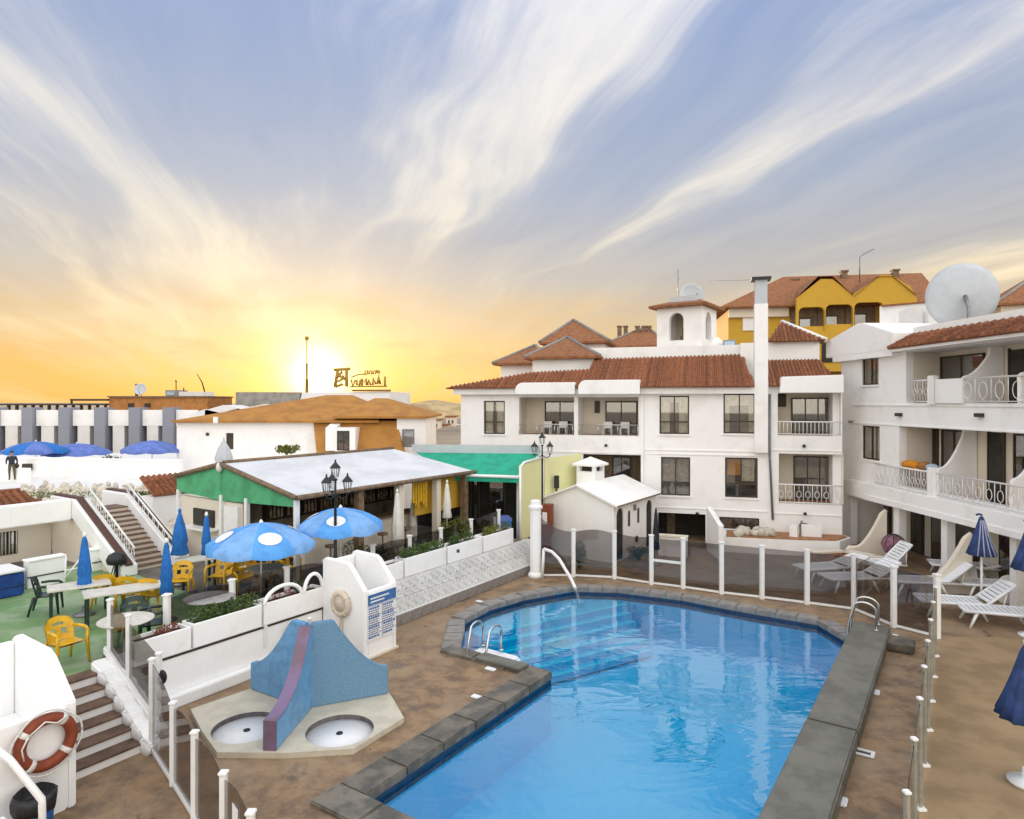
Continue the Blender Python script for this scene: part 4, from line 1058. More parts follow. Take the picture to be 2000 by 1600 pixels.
# ================================================================== little house and parapet stair (left)
HO = G(100, 1086, ZT); fh = Fac(HO, RU)
hs = thing('pool_hut', 'small cream hut with barred window and terracotta roof at the left edge', 'hut', HO, RU)
xl = -5.5; hz = fh.z(60, 1010) - ZT
wx0, wx1, wz0, wz1 = fh.t(-14), fh.t(35), fh.z(20, 1086) - ZT, fh.z(20, 1040) - ZT
wx0, wx1, wz0, wz1 = fh.t(0), fh.t(35), .25, .98
mb = MB(); mb.wall(xl, 0, 0, hz, 0, .2, [(wx0, wx1, wz0, wz1)]); mb.box(-.2, 0, .2, 2.2, 0, hz); mb.build('wall', M['cream'], hs)
wn = window(hs, wx0, wx1, wz0, wz1, .02, (2, 1), curtain=None)
for k in range(5):
    x = wx0 + (wx1 - wx0) * (k + .5) / 5; mb = MB(); mb.tube([(x, -.02, wz0), (x, -.02, wz1)], .012, 5); mb.build('bar', M['white'], wn)
mb = MB(); mb.box(xl, .42, -.30, 2.4, hz + .002, hz + .10); mb.build('eave_board', M['white'], hs)
ex1 = fh.t(90); zr = .62
tile_roof(hs, [(xl, -.34, hz + .10), (.16, -.34, hz + .10), (-.42, 1.25, hz + .10 + zr), (xl, 1.25, hz + .10 + zr)], 26)
mb = MB(); mb.tube([(xl, 1.27, hz + .12 + zr), (-.42, 1.27, hz + .12 + zr)], .08, 8); mb.build('ridge_cap', M['tile'], hs)
mb = MB(); mb.box(.002, 1.75, .9, 1.0, 0, 1.55); mb.build('shaded_passage_wall', M['cream'], hs)
# stair
SO = Vector((-10.9, 20.0, ZT)); stz = thing('parapet_stair', 'outdoor stair with dark treads climbing between white parapets', 'stair', SO, RU)
nS2, rr_, dd_ = 13, .122, .20
for i in range(nS2):
    mb = MB(); mb.box(-.55, .55, i * dd_ + .02, (i + 1) * dd_ + (.6 if i == nS2 - 1 else .02), 0, rr_ * (i + 1) - .03); mb.build('riser', M['cream'], stz)
    mb = MB(); mb.box(-.55, .55, i * dd_ - .01, (i + 1) * dd_ + (.6 if i == nS2 - 1 else .018), rr_ * (i + 1) - .029, rr_ * (i + 1)); mb.build('tread', M['stepstone'], stz)
tot, ht = nS2 * dd_, nS2 * rr_
for sx in (-1, 1):
    xa, xb = sorted((sx * .56, sx * 1.0))
    mb = MB(); mb.slabx([(-.45, 0), (-.45, .30), (tot, ht + .38), (tot + 1.6, ht + .38), (tot + 1.6, ht - .22), (tot, ht - .22), (.25, 0)], xa, xb); mb.build('parapet', M['stucco2'], stz, bevel=.02)
    mb = MB(); mb.slabx([(.26, 0), (tot, ht - .222), (tot + 1.6, ht - .222), (tot + 1.6, 0)], xa + .07, xb - .07); mb.build('under_stair_wall', M['cream'], stz)
    mb = MB(); mb.slabx([(-.47, .305), (-.47, .36), (tot, ht + .44), (tot + 1.6, ht + .44), (tot + 1.6, ht + .385), (tot, ht + .385)], sx * .80 - .10, sx * .80 + .10); mb.build('brown_coping', M['browntrim'], stz)
p0 = Vector((-.62, -.40, .34)); p1 = Vector((-.62, tot, ht + .42))
balusters(stz, p0, p1, .42, 14); balusters(stz, Vector((.62, -.40, .34)), Vector((.62, tot, ht + .42)), .30, 10)
mb = MB(); mb.box(-5.2, -1.002, tot + .05, tot + .35, ht - .25, ht + .40); mb.build('landing_wall', M['stucco2'], stz, bevel=.03)
rt = thing('tiled_lean_to', 'small terracotta lean-to roof between the stair and the green gable', 'roof', D(300, 785, 24.5) - Vector((0, 0, 6)), RU)
zr0 = EYE - (968 - HY) / F * 24.5
tile_roof(rt, [(0, 0, zr0), (2.3, 0, zr0), (2.3, 1.0, zr0 + .62), (0, 1.0, zr0 + .62)], 11)
mb = MB(); mb.box(0, 2.3, .05, .9, ZT, zr0 - .08); mb.build('wall', M['stucco2'], rt)
# ------------------------------------------------------------------ upper terrace, rockery
mb = MB(); mb.prism([(-60, 27), (-9.5, 27), (-7.5, 33), (-7, 52), (-60, 52)], -.02, 2.0); struct(mb.build('upper_terrace', M['offwhite']))
mb = MB(); mb.add([(-32, 23.2, .9), (-8.5, 23.2, .9), (-8.5, 27.2, 2.3), (-32, 27.2, 2.3), (-32, 29.2, 2.0), (-8.5, 29.2, 2.0)], [(0, 1, 2, 3), (3, 2, 5, 4)]); struct(mb.build('rockery_bank', M['rock']))
rk_me = []
for k in range(5):
    mb = MB(); rs = random.Random(k); n_, m_ = 8, 5; vs = []
    mb.ball((0, 0, 0), (.5, .4, .3), n_, m_); mb.v = [v * rs.uniform(.8, 1.2) for v in mb.v]; rk_me.append(mb.mesh('rock', M['rock']))
rkg = thing('rockery', 'pale stone rockery with low plants above the parapet stair', 'rockery', (0, 0, 0))
for k in range(150):
    px, py = random.uniform(40, 345), random.uniform(908, 962); Yv = 30 - (py - 908) / 54 * 6
    p = D(px, py, Yv); s = random.uniform(.28, .60)
    zb = .9 + (p.y - 23.2) * .35 if p.y < 27.2 else 2.2
    inst(random.choice(rk_me), 'rock', rkg, (p.x, p.y, zb + .05), (random.uniform(0, 6), random.uniform(0, 6), random.uniform(0, 6)), (s, s, s * .7))
mb = MB()
for k in range(16):
    px, py = random.uniform(70, 330), random.uniform(912, 950); p = D(px, py, 27); mb.leaves((p.x, 26.6, 2.25), (.4, .3, .2), 90, .10)
mb.build('low_plants', M['leafy'], rkg)
# parapet of the upper terrace
pz = thing('upper_parapet', 'long white parapet of the upper terrace below the blue parasols', 'wall', (0, 0, 0))
a, b = D(-30, 893, 36), D(352, 893, 34)
def vwall(mb, a, b, z0, z1, th=.25):
    d = (b - a); d.z = 0; L = d.length; rz = atan2(d.y, d.x); sub = MB(Matrix.Translation((a.x, a.y, 0)) @ Matrix.Rotation(rz, 4, 'Z')); sub.box(0, L, 0, th, z0, z1)
    mb.add(sub.v, sub.f); return mb
mb = MB(); vwall(mb, a, b, 1.9, 2.95); mb.build('wall_core', M['stucco'], pz)
mb = MB(); vwall(mb, a + Vector((0, -.05, 0)), b + Vector((0, -.05, 0)), 2.955, 3.03, .35); mb.build('coping', M['stucco'], pz)
lp = MB(); p = D(54, 912, 35.4); lp.box(p.x - .22, p.x + .22, p.y - .12, p.y + .05, p.z - .17, p.z + .17); lp.build('wall_lamp', M['framebrown'], pz)
mb = MB(); vwall(mb, D(-20, 905, 33.4), D(52, 912, 33), 1.9, 2.7, .25); mb.build('front_wall', M['stucco'], pz)
# blue parasols behind the parapet
for px, Yv, rw_, ap, lab in [(70, 38, 58, 862, 'wide faded blue parasol at the far left of the upper terrace'), (150, 40, 60, 866, 'flat blue parasol, middle one on the upper terrace'), (297, 37, 55, 860, 'faded violet blue parasol nearest the brown-roofed house')]:
    p = D(px, ap, Yv); open_umbrella(lab, (p.x, p.y, 2.0), p.z - 2.0, rw_ / F * Yv, .50, [M['violetblue'], M['blue']] if px == 70 else [M['violetblue']], (), name='beach_parasol', rot=.3)
closed_umbrella('folded grey blue parasol against the white wall', at_depth(437, 33, 2.0), M['dish'], 2.20, .75, .42, tip=M['dish'], name='folded_umbrella')
bush('round shrub on the upper terrace between parasols', at_depth(222, 38.5, 2.0), (.6, .5, .55), 700, .12, 'leafd')
bush('low shrub on the upper terrace next to the parasol', at_depth(240, 38.0, 2.0), (.5, .4, .4), 500, .12, 'leafy')
# ------------------------------------------------------------------ person on the upper terrace
pe = D(23, 938, 33.0); phh = 57 / F * 33.0
pr_t = thing('person', 'person in dark jacket and olive trousers standing by the upper parapet', 'person', (pe.x, pe.y, pe.z), .5)
def person_body():
    s = phh / 1.75
    J = {'pel': (0, 0, .95), 'ch': (0, -.02, 1.25), 'nk': (0, 0, 1.48), 'hd': (0, -.03, 1.60), 'ht': (0, -.02, 1.72),
         'lh': (-.10, 0, .90), 'lk': (-.11, -.05, .50), 'la': (-.11, .02, .09), 'lt': (-.12, -.14, .04), 'rh': (.10, 0, .90), 'rk': (.13, -.02, .50), 'ra': (.14, .06, .09), 'rt': (.15, -.09, .04),
         'ls': (-.19, 0, 1.42), 'le': (-.26, -.06, 1.15), 'lw': (-.22, -.28, 1.02), 'lf': (-.20, -.36, 1.0), 'rs': (.19, 0, 1.42), 're': (.26, .03, 1.14), 'rw': (.27, -.10, .90), 'rf': (.27, -.14, .82)}
    R = {'pel': .15, 'ch': .165, 'nk': .06, 'hd': .10, 'ht': .085, 'lh': .10, 'lk': .065, 'la': .045, 'lt': .035, 'rh': .10, 'rk': .065, 'ra': .045, 'rt': .035, 'ls': .075, 'le': .05, 'lw': .036, 'lf': .03, 'rs': .075, 're': .05, 'rw': .036, 'rf': .03}
    E = [('pel', 'ch'), ('ch', 'nk'), ('nk', 'hd'), ('hd', 'ht'), ('pel', 'lh'), ('lh', 'lk'), ('lk', 'la'), ('la', 'lt'), ('pel', 'rh'), ('rh', 'rk'), ('rk', 'ra'), ('ra', 'rt'), ('ch', 'ls'), ('ls', 'le'), ('le', 'lw'), ('lw', 'lf'), ('ch', 'rs'), ('rs', 're'), ('re', 'rw'), ('rw', 'rf')]
    ks = list(J); me = bpy.data.meshes.new('body'); me.from_pydata([[c * s for c in J[k]] for k in ks], [(ks.index(a), ks.index(b)) for a, b in E], []); me.update()
    o = bpy.data.objects.new('body', me); COL.objects.link(o); o.parent = pr_t
    md = o.modifiers.new('skin', 'SKIN'); sv = me.skin_vertices[0].data
    for i, k in enumerate(ks): sv[i].radius = (R[k] * s, R[k] * s)
    sv[0].use_root = True
    o.modifiers.new('sub', 'SUBSURF').levels = 1; o.modifiers['sub'].render_levels = 2
    m = bpy.data.materials.new('figure_clothes'); m.use_nodes = True; t = m.node_tree; n = NB(t); b = t.nodes['Principled BSDF']
    sp = n.n('ShaderNodeSeparateXYZ'); n.set(sp.inputs[0], n.n('ShaderNodeTexCoord').outputs['Object'])
    z = n.m('DIVIDE', sp.outputs[2], s)
    c = n.mix(n.m('GREATER_THAN', z, .96), C(.09, .08, .035), C(.02, .025, .04)); c = n.mix(n.m('GREATER_THAN', z, 1.47), c, C(.42, .24, .16)); c = n.mix(n.m('LESS_THAN', z, .10), c, C(.06, .05, .04))
    n.set(b.inputs['Base Color'], c); b.inputs['Roughness'].default_value = .85; me.materials.append(m)
    mb = MB(); mb.ball((0, .0, 1.66 * s), (.108 * s, .112 * s, .10 * s), 12, 8); mb.build('hair', M['cloth_dark'], pr_t)
    mb = MB(); mb.tube([(.22 * s, .10 * s, 1.02 * s), (.25 * s, .12 * s, .85 * s), (.22 * s, .1 * s, .70 * s)], [.05 * s, .12 * s, .06 * s], 8); sb = mb.build('shoulder_bag', M['black'], pr_t)
person_body()
# ================================================================== far apartment block (left)
YA = 58.0
ab = thing('apartment_block', 'low white apartment block with blue grey fins on the far left skyline', 'building', D(-60, 785, YA) - Vector((0, 0, 6)), radians(2))
def ax(px): return (px + 60) / F * YA
def az(py): return EYE - (py - HY) / F * YA
Lb = ax(380)
mb = MB(); mb.box(0, Lb, .9, 9, 0, az(806)); mb.build('wall', M['offwhite'], ab)
fins = [-10, 58, 128, 196, 262, 327]
for i, px in enumerate(fins):
    mb = MB(); mb.box(ax(px - 10.5), ax(px + 10.5), -.55, .88, 0, az(796)); mb.build('fin', M['greypill'], ab)
for i in range(len(fins)):
    a = ax(fins[i] + 11.5) + .004; b = ax((fins[i + 1] - 11.5)) - .004 if i + 1 < len(fins) else Lb
    mb = MB(); mb.box(a, b, -.15, .12, az(826), az(801)); mb.build('balcony_front', M['stucco'], ab)
    mb = MB(); mb.box(a, b, -.15, .9, az(832), az(826) - .002); mb.build('balcony_slab', M['stucco'], ab)
    w0 = a + (b - a) * .20; w1 = a + (b - a) * .72
    mb = MB(); mb.box(w0, w1, -.12, .89, 0, az(832) - .004); mb.build('bay', M['offwhite'], ab)
    for (q0, q1, pb, pt, mm) in ((a, w0 - .004, 858, 834, 'dark'), (w1 + .004, b, 862, 836, 'fascia'), (a, w0 - .004, 888, 864, 'fascia'), (w1 + .004, b, 890, 868, 'dark')):
        mb = MB(); mb.box(q0 + .06, q1 - .06, .82, .895, az(pb), az(pt)); wn = mb.build('window', M[mm], ab)
        mb = MB(); mb.box(q0 + .14, q1 - .14, .80, .815, az(pb) + .1, az(pt) - .12); mb.build('pane', M['glass'], wn)
mb = MB(); mb.box(ax(180), ax(378), 2.2, 8, az(806) + .002, az(776)); mb.build('orange_storey', M['brick'], ab)
mb = MB(); mb.box(ax(178), ax(380), 2.0, 8.2, az(776) + .003, az(773)); mb.build('orange_storey_roof', M['fascia'], ab)
for px in (225, 258): 
    mb = MB(); mb.box(ax(px - 6), ax(px + 5), 2.1, 2.199, az(796), az(788)); mb.build('window', M['dark'], ab)
# open pergola at the left end
for px in list(range(-20, 180, 16)):
    mb = MB(); mb.box(ax(px), ax(px + 3), 2.0, 2.3, az(806) + .002, az(792)); mb.build('pergola_post', M['framebrown'], ab)
mb = MB(); mb.box(ax(-30), ax(179), 1.7, 5, az(792) + .002, az(788.5)); mb.build('pergola_roof', M['framebrown'], ab)
mb = MB(); mb.box(ax(106), ax(179), 1.9, 5, az(783), az(779)); mb.build('flat_canopy', M['framebrown'], ab)
mb = MB(); mb.box(ax(107), ax(109), 1.9, 2.1, az(788.3), az(783) - .002); mb.build('canopy_post', M['framebrown'], ab)
mb = MB(); mb.box(ax(211), ax(215), 4, 4.25, az(773) + .003, az(747)); mb.build('chimney_pipe', M['framebrown'], ab)
def dish(label, c, R, facing, parent=None, m='dish', name='satellite_dish', foot=None):
    """c centre, facing = direction the bowl looks"""
    t = thing(name, label, 'satellite dish', c)
    f = Vector(facing).normalized(); q = f.to_track_quat('Z', 'Y').to_matrix().to_4x4()
    mb = MB(q); mb.lathe([(0, 0), (R * .5, .06 * R), (R * .85, .19 * R), (R, .27 * R), (R * .985, .30 * R), (R * .83, .215 * R), (R * .5, .09 * R), (0, .03 * R)], 40); mb.build('bowl', M[m], t)
    mb = MB(q); mb.tube([(R * .0, -R * .9, .25 * R), (0, 0, .85 * R)], .02 * R + .008, 6); mb.lathe([(.0, .82 * R), (.06 * R, .84 * R), (.06 * R, .95 * R), (0, .96 * R)], 10); mb.build('feed_arm', M['metalgrey'], t)
    if foot is not None:
        mb = MB(); mb.tube([(0, 0, 0), (-f.x * R * .3, -f.y * R * .3, -R * .4), (-f.x * R * .3, -f.y * R * .3, foot - c.z)], .05 * R + .01, 8); mb.build('mast', M['metalgrey'], t)
    return t
dish('small grey satellite dish on the orange roof storey', D(275, 761, 62), .56, (.1, -1, .25), foot=az(776))
# plant room with antennas, cable wall
pr2 = thing('roof_plant_room', 'cluttered rooftop tank room with antennas and a leaning pole', 'building', D(318, 785, 67) - Vector((0, 0, 6)), 0)
s56 = 67 / F
mb = MB(); mb.box(5 * s56, 30 * s56, 0, 2, 0, 6 + 23 * s56); mb.build('tank_room', M['concrete'], pr2)
mb = MB(); mb.box(7 * s56, 22 * s56, -.05, -.002, 6 + 13 * s56, 6 + 20 * s56); mb.build('blue_tank', M['towelblue'], pr2)
mb = MB(); mb.box(31 * s56, 79 * s56, 0, 2.5, 0, 6 + 20 * s56); mb.build('white_room', M['offwhite'], pr2)
mb = MB(); mb.box(60 * s56, 80 * s56, -.08, -.002, 6 - 20 * s56, 6 + 2 * s56); mb.build('rendered_panel', M['concrete'], pr2)
mb = MB(); mb.tube([(21 * s56, .5, 6 + 22 * s56), (21 * s56, .5, 6 + 40 * s56)], .05, 6); mb.ball((21 * s56, .5, 6 + 41 * s56), .10, 8, 6); mb.build('antenna', M['framebrown'], pr2)
mb = MB(); mb.tube([(79 * s56, .3, 6 + 20 * s56), (74 * s56, .3, 6 + 38 * s56), (64 * s56, .3, 6 + 55 * s56)], [.07, .06, .03], 6); mb.build('leaning_pole', M['framebrown'], pr2)
mb = MB(); mb.tube([(38 * s56, .3, 6 + 19 * s56), (38 * s56, .3, 6 + 28 * s56)], .06, 6); mb.build('vent_pipe', M['framebrown'], pr2)
# ================================================================== brown roofed house
YB = 37.0; k37 = YB / F
bh = thing('brown_roof_house', 'white house with broad brown mansard roof and dormer window below the sunset', 'house', D(345, 785, YB) - Vector((0, 0, 6)), 0)
def bx(px): return (px - 345) * k37
def bz(py): return 6 - (py - HY) * k37
mb = MB(); mb.wall(bx(345), bx(634), 0, bz(826), 0, .25, [(bx(441), bx(456), bz(878), bz(846))]); mb.box(bx(345), bx(346) + .2, .25, 8, 0, bz(826)); mb.build('wall', M['stucco'], bh)
mb = MB(); mb.box(bx(441), bx(456), .12, .2, bz(878), bz(846)); mb.build('door', M['framebrown'], bh)
mb = MB(); mb.lathe([(0, 0), (.09, 0), (.09, .05), (0, .05)], 12); o = mb.build('wall_lamp', M['framebrown'], bh); o.location = (bx(406), -.03, bz(848)); o.rotation_euler = (pi / 2, 0, 0)
# mansard slope
mz0, mz1 = bz(886), bz(822)
mb = MB(); mb.hexa([(bx(634), -1.0, 0), (bx(795), -1.0, 0), (bx(795), 6, 0), (bx(634), 6, 0), (bx(634), -.95, mz0), (bx(795), -.95, mz0), (bx(795), 6, mz0), (bx(634), 6, mz0)]); mb.build('lower_wall', M['stucco'], bh)
mb = MB(); mb.hexa([(bx(630), -1.1, mz0 + .002), (bx(794), -1.1, mz0 + .002), (bx(790), 5, mz0 + .002), (bx(634), 5, mz0 + .002), (bx(612), -.02, mz1), (bx(776), -.02, mz1), (bx(776), 5, mz1), (bx(612), 5, mz1)]); mb.build('mansard', M['sunflare_roof'], bh)
# dormer
dz0, dz1 = bz(879), bz(834)
mb = MB(); mb.wall(bx(667), bx(705), dz0, dz1, -1.32, -1.2, [(bx(670), bx(694), dz0 + .06, dz1 - .16)]); mb.slabx([(-1.2, dz0), (-1.2, dz1), (.2, dz1), (-.4, dz0)], bx(667), bx(668.5)); mb.slabx([(-1.2, dz0), (-1.2, dz1), (.2, dz1), (-.4, dz0)], bx(703), bx(705)); mb.slabx([(-1.2, dz1 - .1), (-1.2, dz1), (.2, dz1), (.2, dz1 - .1)], bx(669), bx(703)); mb.build('dormer', M['stucco'], bh)
mb = MB(); mb.slabx([(-1.25, dz0 + .05), (-1.25, dz1 - .02), (.0, dz1 + .25), (-.9, dz0)], bx(648), bx(666.8)); mb.build('dormer_cheek', M['stucco'], bh)
window(bh, bx(670), bx(694), dz0 + .06, dz1 - .16, -1.32, (2, 1), curtain=None)
# right end block
rz_ = bz(816)
mb = MB(); mb.wall(bx(777), bx(833), 0, rz_, -.3, 0, [(bx(787), bx(811), bz(873), bz(838))]); mb.box(bx(778), bx(832), .002, 5, 0, rz_); mb.build('end_wall', M['stucco'], bh)
window(bh, bx(787), bx(811), bz(873), bz(838), -.3, (1, 1), curtain=None, m=M['metalgrey'])
# roof: one hipped body with a second hip in front
def hip(parent, x0, x1, y0, y1, z0, z1, rx0, rx1, ry, m, name='roof', th=.12):
    mb = MB(); e = [(x0, y0, z0), (x1, y0, z0), (x1, y1, z0), (x0, y1, z0)]; r = [(rx0, ry, z1), (rx1, ry, z1)]
    mb.add(e + r + [(p[0], p[1], z0 - th) for p in e], [(0, 1, 5, 4), (1, 2, 5), (2, 3, 4, 5), (3, 0, 4), (0, 1, 7, 6), (1, 2, 8, 7), (2, 3, 9, 8), (3, 0, 6, 9), (6, 7, 8, 9)])
    return mb.build(name, m, parent)
hip(bh, bx(342), bx(742), -.35, 9, bz(822) + .02, 6.42, bx(600), bx(655), 4.0, M['sunflare_roof'])
hip(bh, bx(655), bx(838), -.55, 7, bz(817) + .12, 6.22, bx(712), bx(738), 2.8, M['sunflare_roof'], 'hip_roof')
mb = MB(); mb.box(bx(424), bx(432), -.5, -.351, bz(826), bz(814)); mb.build('gutter_outlet', M['white'], bh)
# hotel block with roof letters behind
YH = 60.0; k60 = YH / F
ht_ = thing('hotel_block', 'low hotel block with lettering on its roof in front of the setting sun', 'building', D(460, 785, YH) - Vector((0, 0, 6)), 0)
def hx(px): return (px - 460) * k60
def hz_(py): return 6 - (py - HY) * k60
mb = MB(); mb.box(hx(460), hx(585), 0, 6, 0, hz_(766)); mb.build('side_block', M['concrete'], ht_)
mb = MB(); mb.hexa([(hx(560), -1, 0), (hx(775), -1, 0), (hx(775), 8, 0), (hx(560), 8, 0), (hx(590), 0, hz_(767)), (hx(760), 0, hz_(765)), (hx(775), 8, hz_(765)), (hx(590), 8, hz_(767))]); mb.build('main_block', M['offwhite'], ht_)
mb = MB(); mb.box(hx(688), hx(762), -.15, .4, hz_(765) + .02, hz_(761)); mb.build('sign_base', M['fascia'], ht_)
mb = MB(); mb.lathe([(.16, 0), (.14, 1.2), (.22, 1.22), (.11, 1.3), (.10, 2.6), (.16, 2.62), (.06, 2.7), (.05, 4.6)], 8, (hx(596), .5, hz_(768))); mb.ball((hx(596), .5, hz_(768) + 5.0), .2, 10, 6); mb.tube([(hx(596), .5, hz_(768) + 4.5), (hx(596), .5, hz_(768) + 5)], .05, 6); mb.build('mast', M['letters'], ht_)
# rooftop lettering: framed emblem, then a small upper row and a larger lower row
sgn = thing('rooftop_sign', 'gilt rooftop lettering standing against the sun glow', 'sign', D(650, 762, YH), 0)
def sx(px): return (px - 650) * k60
def szz(py): return (762 - py) * k60 + .30
def stroke(pts, r=.10, nm='letter'):
    mb = MB(); mb.tube([(sx(a), 0, szz(b)) for a, b in pts], r, 6); return mb
emb = MB()
for ps in ([(654, 763), (660, 727)], [(677, 762), (677, 728)], [(652, 729), (684, 727)], [(657, 745), (668, 733), (672, 745), (660, 752), (670, 757), (655, 762)], [(662, 740), (676, 748)]): emb.tube([(sx(a), 0, szz(b)) for a, b in ps], .15, 6)
emb.build('emblem', M['letters'], sgn)
for ps in ([(686, 748), (689, 761), (694, 749)], [(697, 748), (697, 758), (702, 760), (704, 748)], [(707, 760), (707, 746), (711, 754), (715, 746), (716, 759)], [(718, 759), (720, 748), (724, 759)], [(728, 759), (729, 745), (734, 757)], [(737, 757), (740, 738), (743, 757), (739, 750)]):
    stroke(ps).build('letter', M['letters'], sgn)
for px in (713, 721, 729): stroke([(px, 732), (px, 737), (px + 5, 737), (px + 5, 731), (px + 1, 731)], .07).build('letter', M['letters'], sgn)
stroke([(736, 735), (737, 730), (741, 731), (740, 736)], .1).build('letter', M['letters'], sgn)
stroke([(686, 744), (700, 738), (716, 738)], .06).build('frame_bar', M['letters'], sgn); stroke([(684, 762), (756, 761)], .07).build('frame_bar', M['letters'], sgn); stroke([(752, 762), (752, 742)], .1).build('sign_post', M['letters'], sgn)
# white rounded roof shapes behind the brown house, far hillside town
for px, py, w_, h_, lab in [(470, 790, 70, 22, 'white rounded roof parapet behind the brown-roofed house'), (430, 798, 60, 14, 'low white roof edge above the left end of the brown roof')]:
    t = thing('roof_parapet', lab, 'building', D(px, 785, 45) - Vector((0, 0, 6))); k45 = 45 / F; zt_ = 6 - (py - 785) * k45
    mb = MB(); poly = [(-w_ * k45, 0), (w_ * k45, 0), (w_ * k45, zt_ - .35), (w_ * .6 * k45, zt_), (0, zt_ - .3), (-.5 * w_ * k45, zt_ - .05), (-w_ * k45, zt_ - .4)]; mb.slab(poly, 0, 3); mb.build('wall', M['offwhite'], t)
M['hill'] = mat('hazy_hillside', (.52, .38, .20), .9, .35, .2, .3, 2)
mb = MB(); N = 30; vs = []; fs = []
for i in range(N + 1):
    x = -60 + 90 * i / N; hh = 5.2 + 1.5 * sin(i * .9) * .5 + (3.0 if i > 14 else 0) * max(0, 1 - abs(i - 19) / 8)
    vs += [(x, 240, -1), (x, 250, hh), (x, 290, hh + 1), (x, 330, -1)]
for i in range(N):
    for j in range(3): fs.append((i * 4 + j, i * 4 + 4 + j, i * 4 + 5 + j, i * 4 + j + 1))
mb.add(vs, fs, True); struct(mb.build('hills', M['hill']))
for k, (px, py, w_, h_) in enumerate([(848, 822, 10, 14), (862, 832, 12, 16), (880, 815, 9, 22), (872, 845, 14, 14), (890, 838, 8, 20)]):
    p = D(px, py, 150 + k * 6); sc_ = p.y / F
    t = thing('far_house', ['pale far house nearest the brown roof edge', 'low pale far house in the hazy gap', 'tall pale far house in the hazy gap', 'broad pale far house above the green awning', 'far house touching the white facade edge'][k], 'house', (p.x, p.y, 0))
    mb = MB(); mb.box(-w_ * sc_, w_ * sc_, 0, 6, 0, p.z); mb.build('wall', M['cream'], t)
    mb = MB(); mb.box(-w_ * sc_ - .2, w_ * sc_ + .2, -.3, 6.2, p.z + .01, p.z + .35); mb.build('roof', M['tileflat'], t)
    for q in (-.5, .3):
        mb = MB(); mb.box(w_ * sc_ * q, w_ * sc_ * (q + .3), -.12, -.01, p.z - 1.5, p.z - .7); mb.build('window', M['framebrown'], t)
# ================================================================== marquee / pavilion
E0 = Vector((-5.98, 18.5, 0)); RUm = radians(56.5)
pv = thing('pavilion', 'restaurant pavilion with white sloping roof and green gable cloth', 'pavilion', E0 + Vector((0, 0, ZT)), RUm)
zE, zR, zB2 = 2.40, 3.12, 2.62; wR, wB, Lp = 3.45, 5.9, 7.75
def qslab(poly, th, name, m, parent):
    poly = [Vector(p) for p in poly]; nn = (poly[1] - poly[0]).cross(poly[2] - poly[0]).normalized()
    if nn.z < 0: nn = -nn
    k = len(poly); mb = MB(); mb.add([p for p in poly] + [p - nn * th for p in poly], [list(range(k)), list(range(k, 2 * k))[::-1]] + [(i, (i + 1) % k, k + (i + 1) % k, k + i) for i in range(k)]); return mb.build(name, m, parent)
qslab([(-.15, -.2, zE), (Lp + .2, -.2, zE), (Lp - .3, wR, zR), (0, wR, zR)], .05, 'roof_sheet', M['marquee'], pv)
qslab([(-.05, wR + .01, zR), (Lp - .3, wR + .01, zR), (Lp - .3, wB, zB2), (-.05, wB, zB2)], .05, 'roof_sheet', M['marquee'], pv)
for (a, b) in (((-.2, -.24, zE - .03), (Lp + .25, -.24, zE - .03)), ((-.22, -.24, zE - .03), (-.10, wR, zR - .02)), ((-.10, wR, zR - .02), (-.12, wB, zB2 - .03))):
    mb = MB(); mb.tube([a, b], .075, 6); mb.build('fascia_beam', M['fascia'], pv)
mb = MB(); mb.tube([(.0, wR, zR + .03), (Lp - .3, wR, zR + .03)], .06, 6); mb.build('ridge_beam', M['fascia'], pv)
for (poly, nm) in (([(-.06, -.1, zE - .10), (-.06, wR, zR - .10), (-.06, wR, zE - .42), (-.06, -.1, zE - .32)], 'gable_cloth'), ([(-.06, wR + .02, zR - .10), (-.06, wB, zB2 - .10), (-.06, wB, zE - .30), (-.06, wR + .02, zE - .42)], 'gable_cloth')):
    mb = MB(); mb.add(poly + [(p[0] + .03, p[1], p[2]) for p in poly], [(0, 1, 2, 3), (7, 6, 5, 4), (0, 4, 5, 1), (1, 5, 6, 2), (2, 6, 7, 3), (3, 7, 4, 0)]); mb.build(nm, M['greenside'], pv)
mb = MB(); mb.ball((-.12, wR, zR - .12), (.10, .12, .16), 8, 6); mb.build('ridge_knob', M['offwhite'], pv)
for (x, y, m_) in ((-.05, -.05, 'white'), (2.3, -.02, 'fascia'), (4.1, 0, 'cream'), (6.0, 0, 'cream'), (7.6, 0, 'fascia'), (-.04, 2.2, 'white'), (-.04, wR, 'white'), (-.04, wB - .1, 'white')):
    mb = MB(); rr = .06 if m_ == 'white' else .11; mb.box(x - rr, x + rr, y - rr, y + rr, 0, zE - .06 if y < .5 else zE - .25); mb.build('post', M[m_], pv)
mb = MB(); mb.box(.4, Lp, 3.2, 3.35, 0, zE); mb.build('back_wall', M['room'], pv)
mb = MB(); mb.box(.3, Lp, .05, 3.2, zE - .12, zE - .09); mb.build('ceiling', M['fascia'], pv)
mb = MB(); mb.box(1.0, 6.0, .9, 1.3, 0, 1.05); mb.build('bar_counter', M['cream'], pv)
mb = MB(); mb.box(.95, 6.05, .8, 1.4, 1.052, 1.12); mb.build('bar_top', M['fascia'], pv)
mb = MB(); mb.box(.02, .14, 2.5, 5.7, 0, 1.95); mb.build('kiosk_wall', M['cream'], pv)
mb = MB(); mb.box(-.04, .018, 3.9, 5.0, 1.1, 1.62); mb.build('kiosk_hatch', M['dark'], pv)
mb = MB(); mb.box(-.08, .016, 2.6, 3.3, .02, 1.85); mb.build('kiosk_door', M['white'], pv)
